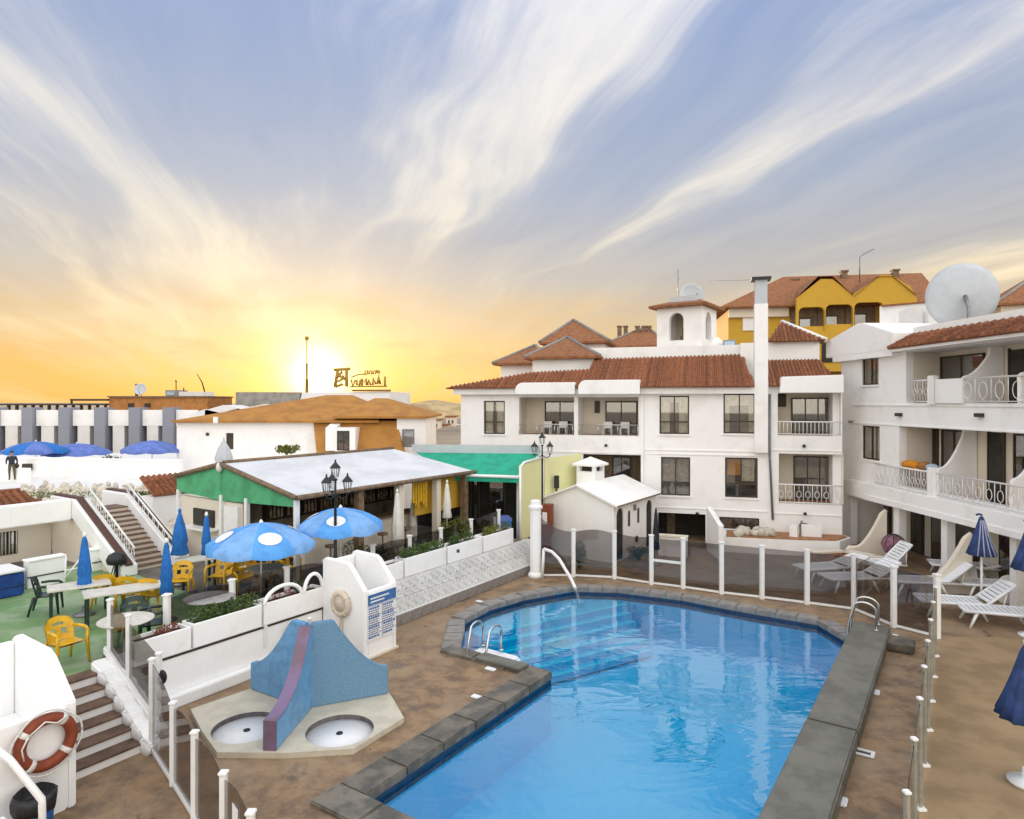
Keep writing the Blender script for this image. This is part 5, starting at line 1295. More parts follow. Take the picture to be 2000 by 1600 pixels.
mb = MB(); mb.box(-.35, .016, 3.7, 5.2, 1.02, 1.08); mb.build('hatch_shelf', M['white'], pv)
M['bottle'] = mat('bottles_and_stock', (.20, .12, .05), .5, 0, 9, 0, col2=(.40, .34, .25), lo=.45, hi=.55)
for k in range(9):
    mb = MB(); x = 1.2 + k * .68; mb.box(x, x + .60, 2.95, 3.19, 1.2, 2.1); sh = mb.build('back_shelf', M['framebrown'], pv)
    for q in range(4):
        mb = MB(); mb.lathe([(.045, 0), (.045, .22), (.018, .30), (.018, .38)], 8, (x + .08 + q * .14, 2.86, 1.3)); mb.build('bottle', M['bottle'], sh)
for k in range(6):
    mb = MB(); x = 4.9 + k * .13; mb.box(x, x + .09, .12, .16, 1.55 - .1 * (k % 3), 2.25); mb.build('hanging_pennant', M['yellowplastic'], pv)
mb = MB(); mb.box(5.2, Lp + .1, .30, .34, 1.05, 2.28); mb.build('yellow_blind', M['yellow'], pv)
for k in range(4):
    mb = MB(); x = 1.6 + k * 1.1; mb.lathe([(.17, .62), (.18, .68), (0, .69)], 12, (x, .45, 0)); mb.tube([(x, .45, 0), (x, .45, .62)], .025, 6); mb.build('bar_stool', M['fascia'], pv)
bush('tropical plant growing on the roof edge of the pavilion', at_depth(560, 23.0, EYE - (888 - HY) / F * 23.0), (.42, .3, .18), 260, .16, 'leafy')
# ================================================================== green awning bay and lime screens
ag = thing('green_awning', 'bright green awning with grey blue cassette in front of the white facade', 'awning', (0, 0, 0))
q0, q1 = D(808, 884, 27.5), D(1056, 886, 26.6); f0, f1 = D(898, 930, 24.6), D(1013, 932, 24.4)
f0 = D(880, 928, 24.9)
qslab([f0, f1, q1, q0], .03, 'awning_cloth', M['greenfab'], ag)
mb = MB(); mb.tube([f0, f1], .06, 8); mb.build('front_bar', M['white'], ag)
mb = MB(); mb.hexa([D(806, 884, 27.52), D(1057, 885, 26.62), D(1057, 885, 27.2), D(806, 884, 28.0), D(804, 868, 27.52), D(1054, 870, 26.62), D(1054, 870, 27.2), D(804, 868, 28.0)]); mb.build('cassette', M['dish'], ag)
mb = MB(); a, b = f0 - Vector((0, 0, .05)), f1 - Vector((0, 0, .05)); mb.add([a, b, b - Vector((0, 0, .16)), a - Vector((0, 0, .16))], [(0, 1, 2, 3)]); mb.build('valance', M['greenfab'], ag)
mb = MB(); mb.tube([f1 + Vector((-.05, 0, 0)), q1], .035, 6); mb.tube([f0, q0], .035, 6); mb.build('folding_arm', M['white'], ag)
mb = MB(); a = D(905, 785, 25.0); b = D(1012, 785, 24.9); mb.box(a.x, a.x + .08, 24.9, 25.0, ZT, f0.z); mb.box(b.x - .06, b.x + .02, 24.85, 24.95, .0, f1.z); mb.build('support', M['white'], ag)
bay = thing('dark_bay', 'shaded glazed bay beneath the green awning', 'building', (0, 0, 0))
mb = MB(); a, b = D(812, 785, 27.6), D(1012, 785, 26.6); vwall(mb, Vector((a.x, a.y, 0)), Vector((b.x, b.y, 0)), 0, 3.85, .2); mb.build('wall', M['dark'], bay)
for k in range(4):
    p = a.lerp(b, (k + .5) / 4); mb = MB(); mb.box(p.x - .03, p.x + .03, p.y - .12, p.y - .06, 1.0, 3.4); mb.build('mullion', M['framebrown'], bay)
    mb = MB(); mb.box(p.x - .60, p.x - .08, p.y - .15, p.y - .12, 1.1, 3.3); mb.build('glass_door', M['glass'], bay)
ls = thing('lime_screen', 'pale lime side screen with white frame beside the lamp post', 'screen', (0, 0, 0))
s0, s1 = D(1016, 785, 24.4), D(1060, 785, 26.4); s2 = D(1136, 785, 28.0)
z00, z01, z02 = EYE - (906 - HY) / F * 24.4, EYE - (893 - HY) / F * 26.4, EYE - (886 - HY) / F * 28.0
def vpanel(a, b, za0, za1, zb0, zb1, name, m, parent, th=.04):
    d = (b - a); d.z = 0; n_ = Vector((-d.y, d.x, 0)).normalized() * th
    mb = MB(); P = [Vector((a.x, a.y, za0)), Vector((b.x, b.y, zb0)), Vector((b.x, b.y, zb1)), Vector((a.x, a.y, za1))]
    mb.add(P + [p + n_ for p in P], [(0, 1, 2, 3), (7, 6, 5, 4), (0, 4, 5, 1), (1, 5, 6, 2), (2, 6, 7, 3), (3, 7, 4, 0)]); return mb.build(name, m, parent)
vpanel(s0, s1, .9, z00 - .05, .9, z01 - .05, 'screen_cloth', M['limewall'], ls); vpanel(s1 + Vector((.08, 0, 0)), s2, .5, z01 - .05, .5, z02, 'screen_cloth', M['limewall'], ls)
mb = MB(); mb.tube([(s0.x, s0.y, 0), (s0.x, s0.y, z00 - .1), (s0.x + .15, s0.y + .3, z00 + .02), (s1.x, s1.y, z01)], .05, 8); mb.tube([(s1.x, s1.y, 0), (s1.x, s1.y, z01)], .04, 6); mb.build('frame', M['white'], ls)
vpanel(s0 + Vector((0, -.02, 0)), s1 + Vector((0, -.02, 0)), 0, .9, 0, .9, 'lower_panel', M['smoke'], ls)
bm_ = thing('wall_speaker_post', 'dark slim post with a box on top by the lime screen', 'post', at_depth(1087, 26.6, 0))
mb = MB(); mb.tube([(0, 0, 0), (0, 0, 2.55)], .05, 8); mb.build('post', M['fascia'], bm_); mb = MB(); mb.box(-.10, .10, -.08, .08, 2.55, 3.05); mb.build('head', M['black'], bm_)
ib = thing('ice_cream_chest', 'small blue and white chest with a rounded top under the awning', 'chest', at_depth(983, 24.6, ZT), .1)
mb = MB(); mb.box(-.28, .28, -.2, .2, 0, .62); mb.build('cabinet', M['blue'], ib); mb = MB(); mb.slab([(-.30, .622), (.30, .622), (.30, .70), (.2, .78), (-.2, .78), (-.30, .70)], -.22, .22); mb.build('lid', M['violetblue'], ib); mb = MB(); mb.box(-.36, -.285, -.24, .2, 0, .72); mb.build('side_panel', M['white'], ib)
# ================================================================== white hut with arches
HC = G(1199, 1100); hut = thing('white_hut', 'small white hut with arched doorways and a roof vent turret', 'hut', HC, RU)
Lh, Wh, zw, zrg = 4.05, 3.05, 2.18, 2.78
fH = Fac(HC, RU)
def archpoly(xc, wd, z0, z1, n=8):
    r = wd / 2; return [(xc - r, z0), (xc + r, z0)] + [(xc + r * cos(pi * k / n), z1 - r + r * sin(pi * k / n)) for k in range(n + 1)]
ops = [(fH.t(1211), .62, 0, 1.98), (fH.t(1268), .60, .02, 1.95)]; slits = [(fH.t(1229), .26, 1.15, 1.78), (fH.t(1247), .26, 1.15, 1.78)]
mb = MB(); mb.box(0, Lh, .14, Wh, 0, zw)
mb.build('wall', M['stucco'], hut)
def arched_front(mb, L, H, arches, y0, y1):
    # front sheet with arched holes: triangulated polygon with holes, extruded
    loops = [[Vector((0, 0, 0)), Vector((L, 0, 0)), Vector((L, H, 0)), Vector((0, H, 0))]]
    for (xc, wd, z0, z1) in arches: loops.append([Vector((p[0], max(p[1], .012), 0)) for p in archpoly(xc, wd, z0, z1)])
    tris = tessellate_polygon(loops); vs = [v for l in loops for v in l]
    mb.add([(v.x, y0, v.y) for v in vs], [tuple(t) for t in tris])
    for l in loops:
        k = len(l); mb.add([(v.x, y0, v.y) for v in l] + [(v.x, y1, v.y) for v in l], [(i, (i + 1) % k, k + (i + 1) % k, k + i) for i in range(k)])
mb = MB(); arched_front(mb, Lh, zw, [(o[0], o[1], o[2], o[3]) for o in ops + slits], 0, .137); mb.build('arched_wall', M['stucco'], hut)
for (xc, wd, z0, z1) in ops: 
    mb = MB(); mb.slab([(p[0], max(p[1], .0)) for p in archpoly(xc, wd - .02, z0, z1 - .01)], .035, .136); mb.build('arched_door', M['dark'], hut)
for (xc, wd, z0, z1) in slits:
    mb = MB(); mb.slab(archpoly(xc, wd - .01, z0, z1 - .005), .025, .136); mb.build('slit_window', M['framebrown'], hut)
mb = MB(); mb.lathe([(0, 0), (.13, 0), (.13, .03), (0, .05)], 16); o = mb.build('round_vent', M['black'], hut); o.location = (fH.t(1243), -.002, .55); o.rotation_euler = (pi / 2, 0, 0)
mb = MB(); mb.box(fH.t(1238) - .04, fH.t(1238) + .04, -.10, -.002, 1.72, 1.95); mb.build('wall_lamp', M['metalgrey'], hut)
mb = MB(); mb.slabx([(-.0, zw + .002), (Wh, zw + .002), (Wh / 2, zrg)], 0, Lh); mb.build('gable', M['stucco'], hut)
qslab([(-.15, -.22, zw - .03), (Lh + .15, -.22, zw - .03), (Lh + .15, Wh / 2, zrg + .06), (-.15, Wh / 2, zrg + .06)], .07, 'roof_slope', M['stucco'], hut)
qslab([(-.15, Wh / 2 + .002, zrg + .06), (Lh + .15, Wh / 2 + .002, zrg + .06), (Lh + .15, Wh + .22, zw - .03), (-.15, Wh + .22, zw - .03)], .07, 'roof_slope', M['stucco'], hut)
mb = MB(); mb.tube([(-.16, -.235, zw - .04), (Lh + .16, -.235, zw - .04)], .03, 6); mb.build('eave_tile', M['fascia'], hut)
tx, ty = 1.75, Wh / 2 + .35
mb = MB(); mb.box(tx - .42, tx + .42, ty - .42, ty + .42, zrg - .45, zrg + .40)
for sx_ in (-1, 1):
    for sy_ in (-1, 1): mb.box(tx + sx_ * .42 - (.14 if sx_ > 0 else 0), tx + sx_ * .42 + (.14 if sx_ < 0 else 0), ty + sy_ * .42 - (.14 if sy_ > 0 else 0), ty + sy_ * .42 + (.14 if sy_ < 0 else 0), zrg + .402, zrg + .62)
tr_ = mb.build('vent_turret', M['stucco'], hut)
mb = MB(); mb.box(tx - .26, tx + .26, ty - .26, ty + .26, zrg + .402, zrg + .618); mb.build('turret_core', M['dark'], tr_)
mb = MB(); mb.box(tx - .55, tx + .55, ty - .55, ty + .55, zrg + .622, zrg + .70); mb.add([(tx - .55, ty - .55, zrg + .702), (tx + .55, ty - .55, zrg + .702), (tx + .55, ty + .55, zrg + .702), (tx - .55, ty + .55, zrg + .702), (tx, ty, zrg + .98)], [(0, 1, 4), (1, 2, 4), (2, 3, 4), (3, 0, 4)]); mb.build('turret_cap', M['stucco'], tr_)
cab = thing('red_cabinet', 'red brown cabinet with a white paper beside the white hut', 'cabinet', at_depth(1064, 25.6, 0), -.3)
mb = MB(); mb.box(-.28, .28, 0, .3, .9, 2.05); mb.build('cabinet_body', M['redwood'], cab); mb = MB(); mb.box(-.09, .09, -.012, -.002, 1.3, 1.75); mb.build('paper', M['signwhite'], cab); mb = MB(); mb.box(-.2, .2, .05, .25, 0, .898); mb.build('stand', M['redwood'], cab)
# ================================================================== central apartment building
RC = atan2(-.289, 1); OC = Vector((-2.41, 31.34, 0)); fc = Fac(OC, RC)
cbld = thing('white_apartment_building', 'three storey white apartment building with terracotta roof behind the pool', 'building', OC, RC)
zt_c = fc.z(1300, 757)
xR = fc.t(1645); zEv = 6.66
def R_(a, b, c, d): return fc.rect(a, b, c, d)
wins = [R_(945, 986, 783, 848), R_(1288, 1346, 773, 848), R_(1413, 1476, 769, 847), R_(1291, 1348, 893, 968), R_(1416, 1480, 894, 972)]
rec1 = R_(1014, 1247, 776, 850); rec2 = R_(1138, 1252, 888, 985); rec3 = R_(1519, 1642, 768, 851); rec4 = R_(1521, 1645, 887, 985)
g1, g2 = R_(1285, 1378, 1003, 1073), R_(1405, 1483, 1011, 1034); g1 = (g1[0], g1[1], 0.0, g1[3])
x15 = fc.t(1500)
mb = MB(); mb.wall(0, xR, 0, zEv, 0, .30, wins + [rec1, rec2, rec3, rec4, g1, g2]); mb.build('wall', M['stucco'], cbld)
mb = MB(); mb.box(0, .3, .302, 9, 0, zEv); mb.build('side_wall', M['stucco'], cbld); mb = MB(); mb.box(xR - .3, xR, .302, 6, 0, zEv); mb.build('side_wall', M['stucco'], cbld)
# string courses
xa, xb = fc.t(1255), fc.t(1500)
for (a, b, py) in ((0, fc.t(1254), 888), (xa, xb, 880), (xa, xb, 888), (xa, xb, 994), (fc.t(1506), xR, 876), (fc.t(1506), xR, 996)):
    z = fc.z(1380, py); mb = MB(); mb.box(a, b, -.035, -.002, z - .03, z + .01); mb.build('string_course', M['stucco'], cbld)
mb = MB(); mb.box(fc.t(1252), fc.t(1257), -.10, -.002, 0, zEv - .2); mb.build('corner_strip', M['stucco'], cbld)
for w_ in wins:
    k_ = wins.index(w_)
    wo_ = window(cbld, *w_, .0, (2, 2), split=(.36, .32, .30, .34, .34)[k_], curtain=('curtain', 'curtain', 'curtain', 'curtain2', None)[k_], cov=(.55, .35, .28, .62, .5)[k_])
    mw = w_[1] - w_[0]; mh = w_[3] - w_[2]
    if k_ == 4:
        mb = MB(); mb.box(w_[0] + .1, w_[0] + mw * .48, .22, .24, w_[2] + mh * .55, w_[3] - .05); mb.build('orange_glow_sheet', M['orange'], wo_)  # orange sheet put in to imitate a warm glow in this pane
        mb = MB(); mb.box(w_[0] + mw * .52, w_[1] - .12, .22, .24, w_[2] + mh * .4, w_[3] - .05); mb.build('cream_blind', M['curtain'], wo_)
    if k_ in (1, 2):
        mb = MB(); mb.box(w_[0] + .1, w_[1] - .1, .24, .26, w_[3] - mh * (.18, .30)[k_ - 1], w_[3] - .05); mb.build('pelmet', M['curtain'], wo_)
        mb = MB(); mb.box(w_[0] + mw * .55, w_[0] + mw * .85, .40, .55, w_[2], w_[2] + mh * .28); mb.build('side_table', M['fascia'], wo_)
    mb = MB(); mb.box(w_[0] - .05, w_[1] + .05, -.06, -.002, w_[2] - .07, w_[2]); mb.build('window_sill', M['stucco'], cbld)
def recess(parent, r, dep, doors, mwall='cream', rail=None, floor=True):
    x0, x1, z0, z1 = r
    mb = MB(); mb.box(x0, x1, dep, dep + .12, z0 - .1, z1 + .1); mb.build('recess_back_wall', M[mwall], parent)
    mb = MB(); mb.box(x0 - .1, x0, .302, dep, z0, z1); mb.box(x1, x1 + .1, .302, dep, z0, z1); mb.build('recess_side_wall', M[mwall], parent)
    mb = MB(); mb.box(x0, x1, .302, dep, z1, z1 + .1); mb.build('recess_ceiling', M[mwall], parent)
    mb = MB(); mb.box(x0, x1, .302, dep, z0 - .1, z0); mb.build('recess_floor', M['terracotta'], parent)
    L = x1 - x0
    for (a, b, ncol, cur) in doors:
        window(parent, x0 + a * L, x0 + b * L, z0 + .02, z1 - .18, dep - .14, (ncol, 1), curtain=cur, room=False)
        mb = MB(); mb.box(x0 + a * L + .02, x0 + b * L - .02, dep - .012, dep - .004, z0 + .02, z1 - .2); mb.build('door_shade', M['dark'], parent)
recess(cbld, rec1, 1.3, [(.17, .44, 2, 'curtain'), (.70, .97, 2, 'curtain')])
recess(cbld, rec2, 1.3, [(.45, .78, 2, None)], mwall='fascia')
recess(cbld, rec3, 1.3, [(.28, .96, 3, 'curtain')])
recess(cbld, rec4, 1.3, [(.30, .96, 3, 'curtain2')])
mb = MB(); mb.box(fc.t(1121), fc.t(1129), .01, 1.29, rec1[2], rec1[3]); mb.build('balcony_divider', M['stucco'], cbld)
mid1 = fc.t(1120), fc.t(1130)
for (a, b) in ((rec1[0] + .03, mid1[0] - .03), (mid1[1] + .03, rec1[1] - .03)):
    zt_ = rec1[2]; mb = MB(); mb.box(a, b, -.03, -.015, zt_ + .02, zt_ + .44); mb.build('glass_rail', M['clear'], cbld)
    mb = MB(); mb.tube([(a, -.02, zt_ + .47), (b, -.02, zt_ + .47)], .025, 6); mb.build('top_rail', M['steel'], cbld)
    for k in range(4): x = a + (b - a) * k / 3; mb = MB(); mb.tube([(x, -.05, zt_), (x, -.05, zt_ + .46)], .015, 5); mb.build('rail_post', M['steel'], cbld)
    # chairs on the balcony
    for k in range(2):
        x = a + (b - a) * (.45 + .3 * k); mb = MB(); mb.box(x - .2, x + .2, .5, .9, zt_ + .30, zt_ + .33); mb.box(x - .2, x + .2, .88, .92, zt_ + .33, zt_ + .58)
        for sx_ in (-.18, .18):
            for sy_ in (.52, .88): mb.box(x + sx_ - .02, x + sx_ + .02, sy_ - .02, sy_ + .02, zt_, zt_ + .30)
        mb.build('balcony_chair', M['offwhite'], cbld)
balusters(cbld, (rec3[0], -.04, rec3[2]), (rec3[1], -.04, rec3[2]), .56, 16, scroll=False)
balusters(cbld, (rec4[0], -.04, rec4[2]), (rec4[1], -.04, rec4[2]), .78, 14)
# pictures / meter boxes on recess walls
for (px, py, w_, h_) in ((1166, 795, .12, .28), (1528, 782, .16, .28)):
    x = fc.t(px, 1.2); z = fc.z(px, py, 1.2); mb = MB(); mb.box(x - w_, x + w_, 1.24, 1.29, z - h_, z + h_); mb.build('wall_box', M['framebrown'], cbld)
# ground floor openings
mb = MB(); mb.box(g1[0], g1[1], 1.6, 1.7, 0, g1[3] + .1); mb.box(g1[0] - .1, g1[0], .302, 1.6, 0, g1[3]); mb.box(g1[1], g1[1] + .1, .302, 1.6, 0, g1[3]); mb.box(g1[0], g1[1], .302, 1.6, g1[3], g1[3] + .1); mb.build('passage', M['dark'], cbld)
mb = MB(); mb.box(g1[0] + .3, g1[0] + .65, 1.45, 1.59, 0, g1[3] - .1); mb.build('passage_pillar', M['fascia'], cbld)
window(cbld, *g2, .0, (3, 1), curtain=None)
# wall lamps, drain spouts, down pipe
for px, py in ((1184, 870), (1570, 871), (1572, 1003), (1362, 1003)):
    x, z = fc.t(px), fc.z(px, py); mb = MB(); mb.ball((x, -.08, z), (.07, .08, .07), 8, 6); mb.build('wall_lamp', M['black'], cbld)
x = fc.t(1503); mb = MB(); mb.tube([(x, -.07, fc.z(1503, 770)), (x, -.07, fc.z(1503, 890)), (x + .12, -.07, fc.z(1508, 1015))], .045, 8); mb.build('down_pipe', M['metalgrey'], cbld)
# tall flue
fx0, fx1 = fc.t(1473), fc.t(1499); zfl = fc.z(1486, 548)
mb = MB(); mb.box(fx0, fx1, -.26, .30, 3.9, zfl - 1.0); mb.build('flue', M['stucco'], cbld)
mb = MB(); mb.box(fx0 + .02, fx1 - .02, -.24, .28, zfl - .998, zfl); mb.build('flue_top', M['dish'], cbld)
mb = MB(); mb.box(fx0 - .12, fx1 + .12, -.38, .42, zfl + .002, zfl + .10); mb.build('flue_cap', M['black'], cbld)
# eave band and main tiled roof
mb = MB(); mb.box(-.25, fx0 - .004, -.30, -.002, zEv - .32, zEv - .02); mb.build('eave_soffit', M['stucco'], cbld)
rd = 3.3; zrd = zEv + 1.72
xl_r = fc.t(1150, rd)
def roofpt(px, py):
    off = 1.0
    for _ in range(30):
        z = fc.z(px, py, off); off = (z - zEv) / (zrd - zEv) * (rd + .5) - .5
    return (fc.t(px, off), off, fc.z(px, py, off))
zrd = zEv + 1.72
tile_roof(cbld, [(-.55, -.50, zEv), (fc.t(1472), -.50, zEv), roofpt(1450, 693), roofpt(1160, 702), roofpt(1150, 722), roofpt(1036, 728)], 76)
hp = roofpt(1036, 728)
# left hip slope
qslab([(-.55, -.52, zEv - .01), (hp[0], hp[1], hp[2] - .01), (hp[0], 8.5, hp[2] - .01), (-.55, 9.2, zEv - .01)], .06, 'hip_slope', M['tileflat'], cbld)
# rounded white dormer parapets over the balconies
def rounded(x0, x1, z0, z1, r, lead=True):
    pts = [(x0, z0), (x1, z0), (x1, z1)]
    for k in range(7): q = pi / 2 + pi / 2 * k / 6; pts.append((x0 + r + r * cos(q), z1 - r + r * sin(q)))
    return pts
for (pa, pb, pt) in ((1013, 1127, 748), (1134, 1252, 743)):
    a, b = fc.t(pa), fc.t(pb); mb = MB(); mb.slab(rounded(a, b, zEv - .33, fc.z((pa + pb) / 2, pt), .35), -.62, .9); mb.build('dormer_parapet', M['stucco'], cbld, bevel=.02)
# ridge wall and upper blocks
mb = MB(); mb.box(xl_r + .1, fc.t(1446, rd), rd + .005, rd + .25, zEv, zrd + .28); mb.build('ridge_wall', M['stucco'], cbld)
bx0, bx1 = fc.t(1446, 2.6), fc.t(1600, 2.6); bz1 = fc.z(1540, 668, 2.6); 
mb = MB(); mb.box(bx0, bx1, 2.6, 6, zEv, bz1); mb.build('upper_block', M['stucco'], cbld)
ap = (fc.t(1527, 4.0), 4.0, fc.z(1527, 628, 4.0))
e = [(fc.t(1500, 2.3), 2.3, bz1 + .03), (bx1 + .25, 2.3, bz1 + .03), (bx1 + .25, 6.2, bz1 + .03), (fc.t(1500, 2.3), 6.2, bz1 + .03)]
tile_roof(cbld, [e[0], e[1], ap], 14); tile_roof(cbld, [e[1], e[2], ap], 16)
mb = MB(); mb.tube([e[1], ap], .09, 8); mb.build('hip_cap', M['white'], cbld)
# right tiled apron and parapet box
zq0, zq1 = fc.z(1570, 741), fc.z(1570, 703, 2.4)
tile_roof(cbld, [(fc.t(1501), -.25, zEv + .02), (fc.t(1640), -.25, zEv + .02), (fc.t(1600, 2.4), 2.4, zq1), (fc.t(1500, 2.4), 2.4, zq1)], 18)
mb = MB(); mb.slab([(fc.t(1520), zEv - .30), (fc.t(1643), zEv - .30), (fc.t(1643), fc.z(1643, 733)), (fc.t(1524), fc.z(1524, 737))], -.55, .15); mb.build('parapet_box', M['stucco'], cbld, bevel=.02)
mb = MB(); mb.slab([(fc.t(1500, 2.55), zEv + .5), (bx1, zEv + .5), (bx1, bz1 - .02)] , 2.52, 2.595); mb.build('gable_panel', M['stucco'], cbld)
# skylights on the roof behind
for (p0_, p1_, pt, pb, lab) in ((1352, 1376, 667, 683, 0), (1413, 1437, 664, 681, 1)):
    a, b = fc.t(p0_, rd + .6), fc.t(p1_, rd + .6); mb = MB(); z0, z1 = fc.z(1390, pb, rd + .6), fc.z(1390, pt, rd + .6); mb.hexa([(a - .06, rd + .5, z0), (b, rd + .5, z0), (b, rd + .7, z0), (a - .06, rd + .7, z0), (a, rd + .8, z1), (b + .02, rd + .8, z1), (b + .02, rd + 1, z1), (a, rd + 1, z1)]); sk_ = mb.build('skylight', M['metalgrey'], cbld)
    mb = MB(); mb.hexa([(a + .02, rd + .485, z0 + .06), (b - .06, rd + .485, z0 + .06), (b - .06, rd + .495, z0 + .06), (a + .02, rd + .495, z0 + .06), (a + .06, rd + .77, z1 - .05), (b - .06, rd + .77, z1 - .05), (b - .06, rd + .78, z1 - .05), (a + .06, rd + .78, z1 - .05)]); mb.build('pane', M['towelblue'], sk_)
mb = MB(); mb.ball((fc.t(1395, rd + 1), rd + 1.4, fc.z(1395, 690, rd + 1)), (.55, .55, .85), 16, 10); mb.build('roof_dome', M['stucco'], cbld)
# ================================================================== bell tower with dish
RT = radians(-34); TO = D(1283, 785, 33.0); TO.z = 0
tw_ = thing('bell_tower', 'white square bell tower with arched opening and a terracotta cap', 'tower', TO, RT)
ft = Fac(TO, RT); sT = ft.t(1371); zT0, zT1 = 6.5, ft.z(1320, 600)
ac = (ft.t(1321), .72, ft.z(1321, 665), ft.z(1321, 611))
mb = MB()
sub = MB(); loops = [[Vector((0, zT0, 0)), Vector((sT, zT0, 0)), Vector((sT, zT1, 0)), Vector((0, zT1, 0))], [Vector((p[0], p[1], 0)) for p in archpoly(*ac)]]
def arch_sheet(parent, loops, y0, y1, name, m):
    tris = tessellate_polygon(loops); vs = [v for l in loops for v in l]; mb = MB(); k = len(vs)
    mb.add([(v.x, y0, v.y) for v in vs] + [(v.x, y1, v.y) for v in vs], [tuple(t) for t in tris] + [tuple(i + k for i in t) for t in tris])
    for l in loops:
        n_ = len(l); mb.add([(v.x, y0, v.y) for v in l] + [(v.x, y1, v.y) for v in l], [(i, (i + 1) % n_, n_ + (i + 1) % n_, n_ + i) for i in range(n_)])
    return mb.build(name, m, parent)
arch_sheet(tw_, loops, 0, .25, 'front_wall', M['stucco'])
# right wall with tall opening
M4 = Matrix.Translation((sT, 0, 0)) @ Matrix.Rotation(pi / 2, 4, 'Z')
rl = [[Vector((.252, zT0, 0)), Vector((sT, zT0, 0)), Vector((sT, zT1, 0)), Vector((.252, zT1, 0))], [Vector((p[0], p[1], 0)) for p in archpoly(1.0, .85, ac[2] + .05, ac[3] + .05)]]
o = arch_sheet(tw_, rl, 0, .25, 'side_wall', M['stucco']); o.matrix_local = M4
mb = MB(); mb.box(0, .25, .252, sT, zT0, zT1); mb.build('far_wall', M['stucco'], tw_)
mb = MB(); mb.box(.252, sT - .252, sT - .25, sT, zT0, zT1); mb.build('back_wall', M['cream'], tw_)
mb = MB(); mb.box(.252, sT - .252, .252, sT - .252, zT0, ac[2] - .3); mb.build('floor', M['cream'], tw_)
mb = MB(); mb.box(ac[0] - .05, ac[0] + .30, .7, 1.0, ac[2] - .28, ac[2] + .25); mb.box(ac[0] + .02, ac[0] + .24, .75, .95, ac[2] + .252, ac[2] + .72); mb.build('bell_frame', M['fascia'], tw_)
mb = MB(); mb.slab(archpoly(ac[0] + .05, .62, ft.z(1318, 687), ft.z(1318, 679), 8)[2:], -.01, -.002); mb.build('vent_arch', M['framebrown'], tw_)
hip(tw_, -.30, sT + .35, -.35, sT + .3, zT1 + .10, zT1 + .48, .5, sT - .5, sT / 2, M['tileflat'], 'tower_roof')
mb = MB(); mb.box(.45, sT - .45, .6, sT - .6, zT1 + .3, zT1 + .62); mb.build('roof_plinth', M['dish'], tw_)
dc = D(1349, 582, 34.2); dish('grey satellite dish on top of the bell tower', dc, .72, (.25, -1, .15), foot=zT1 + .3)
rb = thing('antenna_mast', 'thin antenna mast rising from the bell tower roof', 'antenna', (D(1324, 575, 34.0).x, 34.0, zT1 + .45))
mb = MB(); mb.tube([(0, 0, 0), (0, 0, 1.7)], .022, 6); mb.tube([(0, 0, 1.15), (0, 0, 1.25)], .04, 6); mb.build('mast', M['metalgrey'], rb)
wr = MB(); wr.tube([D(1385, 548, 33.5), D(1430, 548.5, 31), D(1472, 546, 27.5)], .008, 4); o = wr.build('overhead_wire', M['metalgrey']); tag(o, 'thin wire from the bell tower dish to the flue', 'wire')
# ================================================================== roofs behind the left part of the building
def gable_house(name, label, px0, px1, pyw, Y, apx, apy, rot=0, m='tileflat', depth=5, wallm='stucco', ribs=0, over=.35):
    o = D(px0, 785, Y); o.z = 0; f = Fac(o, rot); L = f.t(px1); zw = f.z((px0 + px1) / 2, pyw); za = f.z(apx, apy, depth / 2)
    t = thing(name, label, 'house', o, rot)
    mb = MB(); mb.box(0, L, 0, depth, 0, zw - .02); mb.build('wall', M[wallm], t)
    xa = f.t(apx, depth / 2)
    hip(t, -over, L + over, -over, depth + over, zw, za, xa - .05, xa + .05, depth / 2, M[m], 'roof')
    for (q0, q1) in (((-over, -over, zw), (xa, depth / 2, za)), ((L + over, -over, zw), (xa, depth / 2, za))):
        mb = MB(); mb.tube([q0, q1], .09, 6); mb.build('hip_cap', M['copinglight'], t)
    return t
gable_house('roof_house', 'nearer small hipped terracotta roof over a white wall above the balconies', 1040, 1160, 697, 33, 1108, 659, RC)
gable_house('roof_house', 'taller pointed terracotta roof behind, left of the bell tower', 1068, 1180, 668, 37, 1120, 625, RC, ribs=0)
gable_house('roof_house', 'lowest terracotta hip at the left end of the roof group', 978, 1066, 709, 36, 1046, 674, RC, depth=6)
gh = gable_house('roof_house', 'long terracotta roof with small chimneys beside the bell tower', 1180, 1300, 676, 44, 1262, 638, RC, depth=8, wallm='cream')
for px in (1210, 1222, 1245, 1258, 1268):
    p = D(px, 640, 46); l = Matrix.Rotation(-RC, 4, 'Z') @ (p - Vector(gh.location)); mb = MB(); mb.box(l.x - .13, l.x + .13, l.y - .13, l.y + .13, l.z - 1.2, l.z + .02); mb.box(l.x - .17, l.x + .17, l.y - .17, l.y + .17, l.z + .022, l.z + .12); mb.build('chimney', M['fascia'], gh)
